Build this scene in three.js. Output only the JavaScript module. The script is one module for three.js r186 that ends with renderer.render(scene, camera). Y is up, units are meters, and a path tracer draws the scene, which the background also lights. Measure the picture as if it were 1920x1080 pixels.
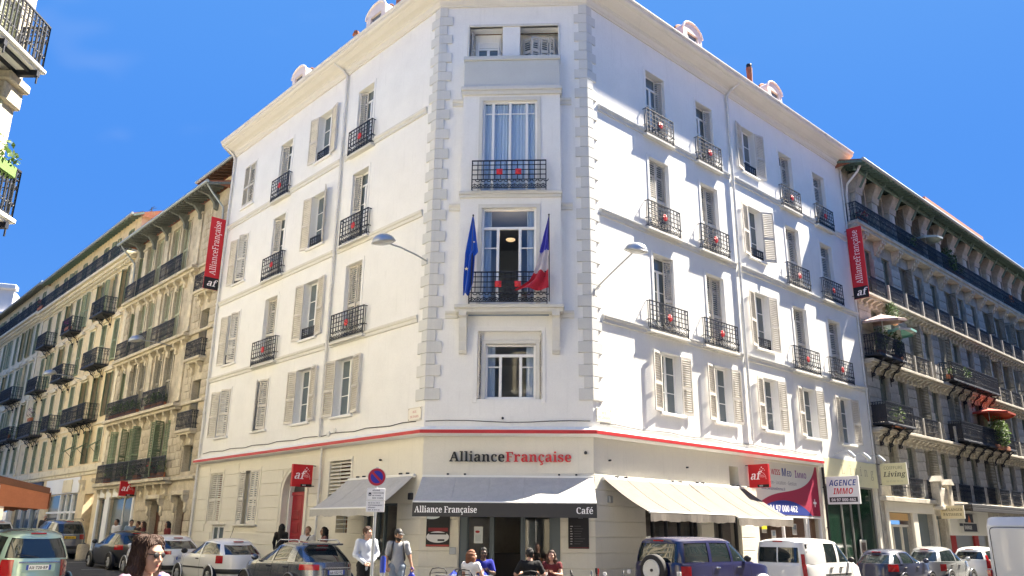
import * as THREE from 'three';
import { FontLoader } from 'three/addons/loaders/FontLoader.js';
import { TextGeometry } from 'three/addons/geometries/TextGeometry.js';

// ---------- camera, sky, sun, exposure ----------
const scene = new THREE.Scene();
const RAD = Math.PI / 180;
const camera = new THREE.PerspectiveCamera(39.45, 1024 / 576, 0.1, 600);
camera.position.set(0, 1.9, 0);
camera.rotation.order = 'YXZ';
camera.rotation.set(16.894 * RAD, 0, 0.602 * RAD);
const renderer = new THREE.WebGLRenderer({ antialias: true });
renderer.setSize(1024, 576);
renderer.toneMapping = THREE.LinearToneMapping;
renderer.toneMappingExposure = 5.6;
renderer.shadowMap.enabled = true;

const SUN = new THREE.Vector3(0.917, 1.36, -0.482).normalize();
const sun = new THREE.DirectionalLight(new THREE.Color().setRGB(1, 0.905, 0.76), 5);
sun.position.copy(SUN).multiplyScalar(120);
sun.castShadow = true; sun.shadow.radius = 2;
Object.assign(sun.shadow.camera, { left: -70, right: 70, top: 70, bottom: -70, near: 1, far: 300 });
sun.shadow.mapSize.set(4096, 4096);
scene.add(sun, sun.target);

let seed = 7;
function rnd() { seed = (seed + 0x6d2b79f5) | 0; let t = Math.imul(seed ^ (seed >>> 15), 1 | seed); t = (t + Math.imul(t ^ (t >>> 7), 61 | t)) ^ t; return ((t ^ (t >>> 14)) >>> 0) / 4294967296; }
const rr = (a, b) => a + (b - a) * rnd();

// periodic value noise
function makeNoise(n) { const g = new Float32Array(n * n); for (let i = 0; i < n * n; i++) g[i] = rnd(); return (x, y) => { x = ((x % n) + n) % n; y = ((y % n) + n) % n; const i = Math.floor(x), j = Math.floor(y), u = x - i, v = y - j, a = u * u * (3 - 2 * u), b = v * v * (3 - 2 * v), i1 = (i + 1) % n, j1 = (j + 1) % n; return (g[j * n + i] * (1 - a) + g[j * n + i1] * a) * (1 - b) + (g[j1 * n + i] * (1 - a) + g[j1 * n + i1] * a) * b; }; }
const N8 = makeNoise(8), N16 = makeNoise(16), N32 = makeNoise(32), N64 = makeNoise(64), N128 = makeNoise(128), N256 = makeNoise(256);
const fbm = (u, v) => N8(u * 8, v * 8) * 0.4 + N16(u * 16, v * 16) * 0.25 + N32(u * 32, v * 32) * 0.16 + N64(u * 64, v * 64) * 0.11 + N128(u * 128, v * 128) * 0.08;

// clear summer sky: deep blue, a little paler low down and towards the sun, a few faint wisps
{
  const W = 1024, H = 512, d = new Float32Array(W * H * 4), dir = new THREE.Vector3();
  for (let j = 0; j < H; j++) for (let i = 0; i < W; i++) {
    const v = (j + 0.5) / H, el = (v - 0.5) * Math.PI, az = ((i + 0.5) / W - 0.5) * 2 * Math.PI;
    dir.set(Math.cos(el) * Math.cos(az), Math.sin(el), Math.cos(el) * Math.sin(az));
    const s = Math.max(0, dir.y), c = Math.max(0, dir.dot(SUN)), h = Math.exp(-s * 7), m = Math.pow(c, 6) * 0.35;
    let r = 0.0125 + 0.034 * h + 0.022 * m + 0.006 * Math.exp(-Math.pow((s - 0.62) / 0.16, 2)), g = 0.052 + 0.045 * h + 0.027 * m + 0.009 * Math.exp(-Math.pow((s - 0.62) / 0.16, 2)), b = 0.164 + 0.008 * h + 0.012 * m;
    if (dir.y > 0.08) { const px = dir.x / (dir.y + 0.3), pz = dir.z / (dir.y + 0.3), n = N64(px * 7 + 5, pz * 16 + 3) * 0.6 + N128(px * 18, pz * 34) * 0.4, mask = N16(px * 2.2 + 9, pz * 2.2 + 4), w = Math.max(0, n - 0.72) * Math.max(0, mask - 0.62) * 2.2; r += w * 0.26; g += w * 0.2; b += w * 0.04; }
    const k = (j * W + i) * 4; d[k] = r; d[k + 1] = g; d[k + 2] = b; d[k + 3] = 1;
  }
  const t = new THREE.DataTexture(d, W, H, THREE.RGBAFormat, THREE.FloatType);
  t.mapping = THREE.EquirectangularReflectionMapping; t.magFilter = t.minFilter = THREE.LinearFilter; t.needsUpdate = true;
  scene.background = t; scene.environment = t;
}

// ---------- naming ----------
const used = {};
function numbered(n) { const c = used[n] = (used[n] ?? -1) + 1; return c ? n + '_' + String(c).padStart(3, '0') : n; }
function tag(o, label, category, group) { o.userData.label = label; o.userData.category = category; if (group) o.userData.group = group; return o; }
function thing(name, label, category, x = 0, y = 0, z = 0, turn = 0, group) {
  const o = new THREE.Group(); o.name = numbered(name); o.position.set(x, y, z); o.rotation.y = turn; scene.add(o); return tag(o, label, category, group);
}
function part(name, geo, mat, parent, x = 0, y = 0, z = 0, turn = 0) {
  const m = new THREE.Mesh(geo, mat); m.name = name; m.castShadow = m.receiveShadow = true; m.position.set(x, y, z); m.rotation.y = turn; parent.add(m); return m;
}
function grp(name, parent, x = 0, y = 0, z = 0, turn = 0) { const g = new THREE.Group(); g.name = name; g.position.set(x, y, z); g.rotation.y = turn; parent.add(g); return g; }
function struct(name, geo, mat) { const m = part(numbered(name), geo, mat, scene); m.userData.kind = 'structure'; return m; }

// ---------- geometry kit ----------
const V = (x, y, z) => new THREE.Vector3(x, y, z);
class MB {
  constructor() { this.p = []; this.n = []; this.c = null; }
  tri(a, b, c) { const ux = b[0] - a[0], uy = b[1] - a[1], uz = b[2] - a[2], vx = c[0] - a[0], vy = c[1] - a[1], vz = c[2] - a[2]; let nx = uy * vz - uz * vy, ny = uz * vx - ux * vz, nz = ux * vy - uy * vx; const l = Math.hypot(nx, ny, nz) || 1; nx /= l; ny /= l; nz /= l; this.p.push(...a, ...b, ...c); this.n.push(nx, ny, nz, nx, ny, nz, nx, ny, nz); return this; }
  quad(a, b, c, d) { this.tri(a, b, c); return this.tri(a, c, d); }
  box(x0, x1, y0, y1, z0, z1) {
    const A = [x0, y0, z1], B = [x1, y0, z1], C = [x1, y1, z1], D = [x0, y1, z1], E = [x0, y0, z0], F = [x1, y0, z0], G = [x1, y1, z0], H = [x0, y1, z0];
    return this.quad(A, B, C, D).quad(F, E, H, G).quad(E, A, D, H).quad(B, F, G, C).quad(D, C, G, H).quad(E, F, B, A);
  }
  // box with chamfered edges
  cbox(x0, x1, y0, y1, z0, z1, b = 0.01) {
    const P = (sx, sy, sz, k) => [sx ? x1 - (k === 0 ? 0 : b) : x0 + (k === 0 ? 0 : b), sy ? y1 - (k === 1 ? 0 : b) : y0 + (k === 1 ? 0 : b), sz ? z1 - (k === 2 ? 0 : b) : z0 + (k === 2 ? 0 : b)];
    const face = (k, s) => { const o = [0, 1, 2].filter(i => i !== k), c = [[0, 0], [1, 0], [1, 1], [0, 1]].map(q => { const t = [0, 0, 0]; t[k] = s; t[o[0]] = q[0]; t[o[1]] = q[1]; return P(...t, k); }); const flip = (k === 1) !== (s === 0); if (flip) c.reverse(); this.quad(...c); };
    for (const k of [0, 1, 2]) for (const s of [0, 1]) face(k, s);
    const cx = (x0 + x1) / 2, cy = (y0 + y1) / 2, cz = (z0 + z1) / 2;
    const out = (a, bq, c, d) => { const m = [(a[0] + bq[0] + c[0] + (d || a)[0]) / 4 - cx, (a[1] + bq[1] + c[1] + (d || a)[1]) / 4 - cy, (a[2] + bq[2] + c[2] + (d || a)[2]) / 4 - cz]; const u = [bq[0] - a[0], bq[1] - a[1], bq[2] - a[2]], v = [c[0] - a[0], c[1] - a[1], c[2] - a[2]]; const n = [u[1] * v[2] - u[2] * v[1], u[2] * v[0] - u[0] * v[2], u[0] * v[1] - u[1] * v[0]]; const ok = n[0] * m[0] + n[1] * m[1] + n[2] * m[2] > 0; if (d) ok ? this.quad(a, bq, c, d) : this.quad(d, c, bq, a); else ok ? this.tri(a, bq, c) : this.tri(c, bq, a); };
    for (const [k, l, m] of [[0, 1, 2], [0, 2, 1], [1, 2, 0]]) for (const s of [0, 1]) for (const t of [0, 1]) { const q = (r, kk) => { const w = [0, 0, 0]; w[k] = s; w[l] = t; w[m] = r; return P(...w, kk); }; out(q(0, k), q(1, k), q(1, l), q(0, l)); }
    for (const i of [0, 1]) for (const j of [0, 1]) for (const k of [0, 1]) out(P(i, j, k, 0), P(i, j, k, 1), P(i, j, k, 2));
    return this;
  }
  add(geo, m) {
    const g = geo.index ? geo.toNonIndexed() : geo, p = g.attributes.position, n = g.attributes.normal, v = V(), nm = m ? new THREE.Matrix3().getNormalMatrix(m) : null;
    for (let i = 0; i < p.count; i++) { v.fromBufferAttribute(p, i); if (m) v.applyMatrix4(m); this.p.push(v.x, v.y, v.z); v.fromBufferAttribute(n, i); if (nm) v.applyMatrix3(nm).normalize(); this.n.push(v.x, v.y, v.z); }
    return this;
  }
  // rectangular bar between two points
  bar(a, b, w, d = w, up) {
    const A = V(...a), B = V(...b), z = B.clone().sub(A), L = z.length(); z.normalize(); const u = up ? V(...up) : Math.abs(z.y) > 0.9 ? V(0, 0, 1) : V(0, 1, 0), x = u.clone().cross(z).normalize(), y = z.clone().cross(x);
    const s = new MB().box(-w / 2, w / 2, -d / 2, d / 2, 0, L), m = new THREE.Matrix4().makeBasis(x, y, z).setPosition(A); return this.add(s.raw(), m);
  }
  tube(pts, r, sides = 6, cap = true) {
    const P = pts.map(p => V(...p)), N = P.length, rings = []; let prevX = null;
    for (let i = 0; i < N; i++) { const t = (i === 0 ? P[1].clone().sub(P[0]) : i === N - 1 ? P[i].clone().sub(P[i - 1]) : P[i + 1].clone().sub(P[i - 1])).normalize(); let x = prevX ? prevX.clone().sub(t.clone().multiplyScalar(prevX.dot(t))) : (Math.abs(t.y) > 0.9 ? V(1, 0, 0) : V(0, 1, 0)).cross(t); x.normalize(); prevX = x; const y = t.clone().cross(x), R = Array.isArray(r) ? r[i] : r, ring = []; for (let k = 0; k < sides; k++) { const a = k / sides * 2 * Math.PI, d = x.clone().multiplyScalar(Math.cos(a)).add(y.clone().multiplyScalar(Math.sin(a))); ring.push([P[i].clone().addScaledVector(d, R), d]); } rings.push(ring); }
    const q = (a) => { this.p.push(a[0].x, a[0].y, a[0].z); this.n.push(a[1].x, a[1].y, a[1].z); };
    for (let i = 0; i < N - 1; i++) for (let k = 0; k < sides; k++) { const a = rings[i][k], b = rings[i][(k + 1) % sides], c = rings[i + 1][(k + 1) % sides], d = rings[i + 1][k]; q(a); q(b); q(c); q(a); q(c); q(d); }
    if (cap) { for (const [i, f] of [[0, 1], [N - 1, 0]]) for (let k = 1; k < sides - 1; k++) { const a = rings[i][0][0].toArray(), b = rings[i][k][0].toArray(), c = rings[i][k + 1][0].toArray(); f ? this.tri(a, c, b) : this.tri(a, b, c); } }
    return this;
  }
  ext(shape, z0, z1, m) { const g = new THREE.ExtrudeGeometry(shape, { depth: z1 - z0, bevelEnabled: false, curveSegments: 8 }); g.translate(0, 0, z0); return this.add(g, m); }
  raw() { const g = new THREE.BufferGeometry(); g.setAttribute('position', new THREE.Float32BufferAttribute(this.p, 3)); g.setAttribute('normal', new THREE.Float32BufferAttribute(this.n, 3)); return g; }
  geo() {
    const g = this.raw(), p = this.p, n = this.n, uv = new Float32Array(p.length / 3 * 2);
    for (let i = 0; i < p.length; i += 9) { const ax = Math.abs(n[i] + n[i + 3] + n[i + 6]), ay = Math.abs(n[i + 1] + n[i + 4] + n[i + 7]), az = Math.abs(n[i + 2] + n[i + 5] + n[i + 8]); for (let k = 0; k < 3; k++) { const j = i + k * 3, x = p[j], y = p[j + 1], z = p[j + 2], o = j / 3 * 2; if (ax > ay && ax > az) { uv[o] = z; uv[o + 1] = y; } else if (ay > az) { uv[o] = x; uv[o + 1] = z; } else { uv[o] = x; uv[o + 1] = y; } } }
    g.setAttribute('uv', new THREE.BufferAttribute(uv, 2)); return g;
  }
}
const mb = () => new MB();
const boxG = (...a) => mb().box(...a).geo();
const M4 = (x = 0, y = 0, z = 0, rx = 0, ry = 0, rz = 0) => new THREE.Matrix4().compose(V(x, y, z), new THREE.Quaternion().setFromEuler(new THREE.Euler(rx, ry, rz, 'YXZ')), V(1, 1, 1));
const cache = {};
const once = (k, f) => cache[k] ?? (cache[k] = f());
function rectShape(x0, x1, y0, y1) { const s = new THREE.Shape(); s.moveTo(x0, y0); s.lineTo(x1, y0); s.lineTo(x1, y1); s.lineTo(x0, y1); s.closePath(); return s; }
function polyShape(pts) { const s = new THREE.Shape(); pts.forEach((p, i) => i ? s.lineTo(p[0], p[1]) : s.moveTo(p[0], p[1])); s.closePath(); return s; }
// wall slab (front face z = 0, back at -t) with rectangular or polygon holes
function wallGeo(x0, x1, y0, y1, t, holes) { const s = rectShape(x0, x1, y0, y1); for (const h of holes) s.holes.push(h.pts ? polyShape(h.pts) : rectShape(h[0], h[1], h[2], h[3])); return mb().ext(s, -t, 0).geo(); }
// sweep a profile [(out, h)...] along a plan polyline [(x, z)...] (outward = to the left-hand normal given by nrm sign), mitred
function sweepPlan(plan, prof, closed = false, side = 1) {
  const n = plan.length, dirs = [], m = mb();
  for (let i = 0; i < n - 1; i++) { const dx = plan[i + 1][0] - plan[i][0], dz = plan[i + 1][1] - plan[i][1], l = Math.hypot(dx, dz); dirs.push([dx / l, dz / l]); }
  const off = [];
  for (let i = 0; i < n; i++) { const a = dirs[Math.max(0, i - 1)], b = dirs[Math.min(n - 2, i)], na = [-a[1] * side, a[0] * side], nb = [-b[1] * side, b[0] * side]; let mx = na[0] + nb[0], mz = na[1] + nb[1]; const d = (mx * na[0] + mz * na[1]); off.push([mx / d, mz / d]); }
  const pt = (i, k) => [plan[i][0] + off[i][0] * prof[k][0], prof[k][1], plan[i][1] + off[i][1] * prof[k][0]];
  const K = prof.length, w = side > 0 ? (a, b, c, d) => m.quad(a, b, c, d) : (a, b, c, d) => m.quad(d, c, b, a);
  for (let i = 0; i < n - 1; i++) for (let k = 0; k < K; k++) { const k2 = (k + 1) % K; if (k2 === 0 && !closed) continue; w(pt(i, k), pt(i, k2), pt(i + 1, k2), pt(i + 1, k)); }
  if (closed) for (const i of [0, n - 1]) for (let k = 1; k < K - 1; k++) { const a = pt(i, 0), b = pt(i, k), c = pt(i, k + 1); (i === 0) === (side > 0) ? m.tri(a, c, b) : m.tri(a, b, c); }
  return m;
}

// ---------- textures and materials ----------
function tex(size, f, srgb, metres) {
  const d = new Uint8Array(size * size * 4);
  for (let j = 0; j < size; j++) for (let i = 0; i < size; i++) { const c = f((i + 0.5) / size, (j + 0.5) / size), k = (j * size + i) * 4; if (typeof c === 'number') d[k] = d[k + 1] = d[k + 2] = Math.max(0, Math.min(255, c * 255)); else { d[k] = Math.min(255, c[0] * 255); d[k + 1] = Math.min(255, c[1] * 255); d[k + 2] = Math.min(255, c[2] * 255); } d[k + 3] = 255; }
  const t = new THREE.DataTexture(d, size, size); t.wrapS = t.wrapT = THREE.RepeatWrapping; t.magFilter = THREE.LinearFilter; t.minFilter = THREE.LinearMipmapLinearFilter; t.generateMipmaps = true; if (srgb) t.colorSpace = THREE.SRGBColorSpace; t.repeat.set(1 / metres, 1 / metres); t.needsUpdate = true; return t;
}
const T = {
  plaster: tex(512, (u, v) => { const a = fbm(u, v), b = N256(u * 256, v * 256), st = N64(u * 64, v * 4) * 0.5 + N128(u * 128, v * 8) * 0.5; return 0.95 + 0.022 * (a - 0.5) * 2 + 0.02 * (b - 0.5) - 0.06 * Math.max(0, st - 0.62); }, true, 5.3),
  plasterB: tex(512, (u, v) => 0.5 + 0.55 * (N128(u * 128, v * 128) - 0.5) + 0.35 * (N32(u * 32, v * 32) - 0.5) + 0.2 * (N256(u * 256, v * 256) - 0.5), false, 2.6),
  stone: tex(512, (u, v) => { const a = fbm(u + 0.3, v + 0.1), b = N256(u * 256, v * 256), c = N128(u * 128 + 4, v * 128 + 9), st = N64(u * 64, v * 5); const k = 0.86 + 0.16 * (a - 0.5) * 2 + 0.09 * (b - 0.5) - 0.14 * Math.max(0, c - 0.66) * 2 - 0.12 * Math.max(0, st - 0.6); return [k, k * 0.985, k * 0.96]; }, true, 3.7),
  asphalt: tex(512, (u, v) => { const a = fbm(u, v), b = N256(u * 256, v * 256); return 0.72 + 0.3 * (a - 0.5) + 0.5 * (b - 0.5) * (b > 0.7 ? 1.2 : 0.7); }, true, 4.1),
  asphaltB: tex(256, (u, v) => N128(u * 128, v * 128) * 0.6 + N64(u * 64, v * 64) * 0.4, false, 0.9),
  tiles: tex(512, (u, v) => { const a = fbm(u, v), b = N64(u * 64, v * 64); return [0.85 + 0.25 * (a - 0.5), 0.8 + 0.3 * (b - 0.5), 0.78 + 0.3 * (b - 0.5)]; }, true, 2.2),
  cloth: tex(256, (u, v) => 0.93 + 0.06 * (N256(u * 256, v * 32) - 0.5) + 0.06 * (N256(u * 32, v * 256) - 0.5) + 0.08 * (fbm(u, v) - 0.5), true, 1.1),
  wood: tex(256, (u, v) => 0.82 + 0.3 * (N128(u * 128, v * 6) - 0.5) + 0.2 * (N32(u * 32, v * 3) - 0.5), true, 0.8),
  grime: tex(512, (u, v) => { const a = fbm(u + 0.5, v + 0.7), c = N64(u * 64, v * 64); return Math.min(1, 0.96 - 0.18 * Math.max(0, a - 0.5) * 2 - 0.08 * Math.max(0, c - 0.6)); }, true, 3.1),
};
function mat(r, g, b, o = {}) { const { phys, ...q } = o; const m = phys ? new THREE.MeshPhysicalMaterial({ roughness: 0.8, ...q }) : new THREE.MeshStandardMaterial({ roughness: 0.8, ...q }); m.color.setRGB(r, g, b); return m; }
const plasterOpt = (s = 0.004) => ({ map: T.plaster, bumpMap: T.plasterB, bumpScale: s, roughness: 0.92 });
const stoneOpt = { map: T.stone, bumpMap: T.plasterB, bumpScale: 0.008, roughness: 0.95 };
const M = {
  white: mat(0.90, 0.89, 0.86, plasterOpt()), cream: mat(0.80, 0.76, 0.65, plasterOpt()), quoin: mat(0.71, 0.705, 0.675, plasterOpt(0.003)), trim: mat(0.74, 0.725, 0.67, plasterOpt(0.003)), cornice: mat(0.79, 0.765, 0.69, plasterOpt(0.003)),
  greyPaint: mat(0.63, 0.64, 0.62, plasterOpt(0.003)), red: mat(0.50, 0.025, 0.03, { roughness: 0.5 }), redDoor: mat(0.33, 0.008, 0.02, { roughness: 0.45, map: T.grime }),
  shutter: mat(0.70, 0.66, 0.59, { roughness: 0.7, map: T.grime }), winWhite: mat(0.82, 0.82, 0.81, { roughness: 0.45 }),
  glass: mat(0.12, 0.15, 0.165, { roughness: 0.04, phys: true, ior: 1.6 }), clear: mat(1, 1, 1, { roughness: 0.02, phys: true, transmission: 1, thickness: 0, ior: 1.5 }),
  iron: mat(0.010, 0.014, 0.026, { roughness: 0.55 }), pipe: mat(0.76, 0.75, 0.71, { roughness: 0.6, map: T.grime }), black: mat(0.01, 0.01, 0.012, { roughness: 0.6 }), dark: mat(0.03, 0.03, 0.035, { roughness: 0.7 }),
  emblem: mat(0.62, 0.03, 0.035, { roughness: 0.4 }), emblemMid: mat(0.7, 0.18, 0.17, { roughness: 0.4 }), curtain: mat(0.46, 0.57, 0.70, { roughness: 1 }),
  tile: mat(0.42, 0.19, 0.11, { map: T.tiles, roughness: 0.9 }), pinkWall: mat(0.78, 0.64, 0.57, plasterOpt()), lampGrey: mat(0.42, 0.44, 0.46, { roughness: 0.35, metalness: 0.6 }), lampGlass: mat(0.75, 0.76, 0.74, { roughness: 0.15, phys: true, transmission: 0.4, thickness: 0 }),
  awning: mat(0.52, 0.505, 0.475, { map: T.cloth, roughness: 0.95 }), valance: mat(0.075, 0.073, 0.07, { map: T.cloth, roughness: 0.9 }), awnBar: mat(0.78, 0.77, 0.72, { roughness: 0.5 }),
  asphalt: mat(0.105, 0.102, 0.098, { map: T.asphalt, bumpMap: T.asphaltB, bumpScale: 0.006, roughness: 0.93 }), kerb: mat(0.42, 0.41, 0.385, { map: T.stone, bumpMap: T.plasterB, bumpScale: 0.005, roughness: 0.9 }), pave: mat(0.30, 0.29, 0.27, { map: T.asphalt, bumpMap: T.asphaltB, bumpScale: 0.004, roughness: 0.92 }), paint: mat(0.62, 0.6, 0.55, { map: T.grime, roughness: 0.85 }),
};
// picture drawn on a canvas, for lettering and printed panels
function canvasMat(w, h, draw, o = {}) { const c = document.createElement('canvas'); c.width = w; c.height = h; const g = c.getContext('2d'); draw(g, w, h); const t = new THREE.CanvasTexture(c); t.colorSpace = THREE.SRGBColorSpace; t.anisotropy = 8; return new THREE.MeshStandardMaterial({ map: t, roughness: 0.6, ...o }); }
// thin printed board: front face carries the print (uv 0..1), rest is one colour
function boardGeo(w, h) { const g = new THREE.PlaneGeometry(w, h); return g; }
const font = await new FontLoader().loadAsync('fonts/droid/droid_serif_bold.typeface.json');

// ---------- frames of the street fronts: x to the right seen from the street, z out of the wall ----------
const K = 1.18, HC = 1.9, ky = h => HC + (h - HC) * K;
function frame(x, z, turn) { return { x, z, turn, c: Math.cos(turn), s: Math.sin(turn) }; }
const FL = frame(-2.2526 * K, -21.0397 * K, -47.24 * RAD), FR = frame(2.1319 * K, -20.8071 * K, 42.76 * RAD), FC = frame(-2.2526 * K, -21.0397 * K, -3.037 * RAD);
const CW = 4.3907 * K;
const world = (F, x, o) => [F.x + F.c * x + F.s * o, F.z - F.s * x + F.c * o];
// street level rises gently to the left
const gy = x => x < 0 ? 0.012 * -x + 0.0005 * x * x : 0;
function put(o, F, x, y, out, parent) { const [wx, wz] = world(F, x, out); const b = parent && parent !== scene ? parent.position : V(0, 0, 0); o.position.set(wx - b.x, y - b.y, wz - b.z); o.rotation.y = F.turn; return o; }
function partF(name, geo, m, parent, F, x, y, out) { const o = part(name, geo, m, parent); return put(o, F, x, y, out, parent); }
function grpF(name, parent, F, x, y, out) { const o = grp(name, parent); return put(o, F, x, y, out, parent); }
// ---------- ground: one sheet, rising gently to the left ----------
{
  const m = mb(), xs = [-300, -160, -110]; for (let x = -80; x <= 80; x += 2.5) xs.push(x); xs.push(110, 160, 300);
  const zs = [140, 60, 30]; for (let z = 10; z >= -80; z -= 15) zs.push(z); zs.push(-120, -200, -300);
  const g = x => x < -80 ? gy(-80) : gy(x);
  for (let i = 0; i < xs.length - 1; i++) for (let j = 0; j < zs.length - 1; j++) m.quad([xs[i], g(xs[i]), zs[j]], [xs[i + 1], g(xs[i + 1]), zs[j]], [xs[i + 1], g(xs[i + 1]), zs[j + 1]], [xs[i], g(xs[i]), zs[j + 1]]);
  struct('road', m.geo(), M.asphalt);
}
// pavement strip beside a front, following the street level; a kerb of stone blocks on its edge
function pavement(F, xa, xb, o0, o1, kerbBlocks) {
  const m = mb(), n = Math.max(2, Math.round(Math.abs(xb - xa) / 1.5)), Y = (x, o) => gy(world(F, x, o)[0]) + 0.14;
  const P = (x, o, d = 0) => { const [a, b] = world(F, x, o); return [a, Y(x, o) - d, b]; };
  for (let i = 0; i < n; i++) { const a = xa + (xb - xa) * i / n, b = xa + (xb - xa) * (i + 1) / n; m.quad(P(a, o1), P(b, o1), P(b, o0), P(a, o0)); m.quad(P(a, o1, 0.3), P(b, o1, 0.3), P(b, o1), P(a, o1)); }
  const g = struct('pavement', m.geo(), M.pave);
  if (kerbBlocks) for (let i = 0; i < kerbBlocks; i++) { const L = (xb - xa) / kerbBlocks, a = xa + L * i, x = a + L / 2; const k = part('kerb_stone', once('kerb' + L.toFixed(2), () => mb().cbox(-L / 2 + 0.006, L / 2 - 0.006, -0.3, 0.008, 0, 0.24, 0.02).geo()), M.kerb, g); put(k, F, x, Y(x, o1), o1, scene); }
  return g;
}
pavement(FL, -31, -1.3, -0.2, 2.3, 24); pavement(FL, -62, -31.1, -0.2, 2.3, 0); pavement(FR, 1.3, 46, -0.2, 2.3, 36);
{ // corner pavement in front of the cafe
  const m = mb(), a = world(FL, -1.3, 2.3), b = world(FR, 1.3, 2.3), c = world(FC, CW / 2, 5.2), d = world(FC, CW / 2 + 2.6, 4.9), e = world(FC, CW / 2 - 2.6, 4.9), f = world(FL, -1.3, -0.2), g = world(FR, 1.3, -0.2), Y = p => [p[0], gy(p[0]) + 0.14, p[1]];
  m.quad(Y(f), Y(a), Y(e), Y(c)).quad(Y(f), Y(c), Y(d), Y(b)).tri(Y(f), Y(b), Y(g));
  const rim = [a, e, c, d, b]; for (let i = 0; i < 4; i++) { const p = Y(rim[i]), q = Y(rim[i + 1]); m.quad([p[0], p[1] - 0.3, p[2]], [q[0], q[1] - 0.3, q[2]], q, p); }
  struct('pavement', m.geo(), M.pave);
}
// zebra bars across the left street
for (let i = 0; i < 9; i++) { const x = -6 - i * 0.02, o = 3 + i * 0.98; const [wx, wz] = world(FL, 2.2, o); const m = mb(), q = (dx, dz) => { const [a, b] = world(FL, 2.2 + dx, o + dz); return [a, gy(a) + 0.006, b]; }; m.quad(q(-1.5, 0), q(1.5, 0), q(1.5, 0.5), q(-1.5, 0.5)); const z = struct('crossing_bar', m.geo(), M.paint); }
for (let i = 0; i < 3; i++) { const m = mb(), q = (x, o) => { const [a, b] = world(FL, x, o); return [a, gy(a) + 0.006, b]; }; m.quad(q(-26 + i * 5.3, 2.7), q(-25.88 + i * 5.3, 2.7), q(-25.88 + i * 5.3, 4.7), q(-26 + i * 5.3, 4.7)); struct('parking_line', m.geo(), M.paint); }

// ---------- shared facade pieces ----------
// louvred shutter leaf hinged at x = 0, reaching to +x (dir 1) or -x (dir -1)
function shutterGeo(w, h, dir = 1) {
  return once(`sh${w.toFixed(2)}_${h.toFixed(2)}_${dir}`, () => {
    const m = mb(), X = (a, b) => dir > 0 ? [a, b] : [-b, -a], f = 0.055, z0 = -0.02, z1 = 0.02;
    const bx = (a, b, c, d, e = z0, g = z1) => { const [p, q] = X(a, b); m.box(p, q, c, d, e, g); };
    bx(0.004, f, 0, h); bx(w - f, w - 0.004, 0, h); bx(f, w - f, 0, 0.1); bx(f, w - f, h - 0.08, h); const mid = h * 0.46; bx(f, w - f, mid - 0.05, mid + 0.05);
    for (const [a, b] of [[0.1, mid - 0.05], [mid + 0.05, h - 0.08]]) { const n = Math.max(3, Math.round((b - a) / 0.082)); for (let i = 0; i < n; i++) { const y = a + (b - a) * (i + 0.5) / n, [p, q] = X(f, w - f); m.quad([p, y - 0.036, 0.019], [q, y - 0.036, 0.019], [q, y + 0.006, -0.012], [p, y + 0.006, -0.012]); m.quad([p, y - 0.036, 0.019], [p, y - 0.046, 0.013], [q, y - 0.046, 0.013], [q, y - 0.036, 0.019]); } }
    return m.geo();
  });
}
// wrought-iron panel with a grid above and a band of arcs below
function railGeo(w, h, d = 0.15) {
  return once(`rail${w.toFixed(2)}_${h.toFixed(2)}_${d}`, () => {
    const m = mb(), b = 0.027, yb = h * 0.31, n = Math.round(w / 0.185), rows = 4;
    m.box(-w / 2 - 0.015, w / 2 + 0.015, h - 0.035, h, -0.02, 0.02); m.box(-w / 2, w / 2, 0, 0.025, -0.012, 0.012); m.box(-w / 2, w / 2, yb - 0.012, yb + 0.012, -0.012, 0.012);
    for (const s of [-1, 1]) { m.box(s * w / 2 - 0.016, s * w / 2 + 0.016, -0.06, h, -0.016, 0.016); for (const y of [h - 0.02, 0.02, yb]) m.box(s * w / 2 - 0.01, s * w / 2 + 0.01, y - 0.012, y + 0.012, -d, 0); for (let i = 1; i < 2; i++) m.box(s * w / 2 - 0.009, s * w / 2 + 0.009, 0, h, -d * 0.5 - 0.009, -d * 0.5 + 0.009); }
    for (let i = 1; i < n; i++) { const x = -w / 2 + w * i / n; m.box(x - b / 2, x + b / 2, yb, h - 0.03, -0.009, 0.009); }
    for (let r = 1; r < rows; r++) { const y = yb + (h - yb) * r / rows; m.box(-w / 2, w / 2, y - b / 2, y + b / 2, -0.008, 0.008); }
    const arc = (cx, cy, r, a0, a1) => { const p = []; for (let k = 0; k <= 7; k++) { const a = (a0 + (a1 - a0) * k / 7) * RAD; p.push([cx + r * Math.cos(a), cy + r * Math.sin(a), 0]); } m.tube(p, 0.015, 4, false); };
    const c = w / n; for (let i = 0; i < n; i++) { const x = -w / 2 + c * (i + 0.5); arc(x, 0.02, c * 0.62, 20, 160); arc(x, 0.02, c * 0.32, 0, 180); arc(x + c / 2, yb, c * 0.4, 180, 360); m.box(x - 0.008, x + 0.008, 0.02, yb * 0.55, -0.008, 0.008); }
    return m.geo();
  });
}
const rosetteGeo = () => once('ros', () => { const m = mb(); for (let k = 0; k < 8; k++) { const a = k * Math.PI / 4, g = new THREE.SphereGeometry(0.05, 8, 6); g.scale(1.35, 0.75, 0.5); m.add(g, new THREE.Matrix4().makeRotationZ(a).multiply(M4(0.075, 0, 0))); } return m.geo(); });
const rosetteMid = () => once('rosm', () => mb().add(new THREE.SphereGeometry(0.034, 10, 8)).geo());
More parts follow.
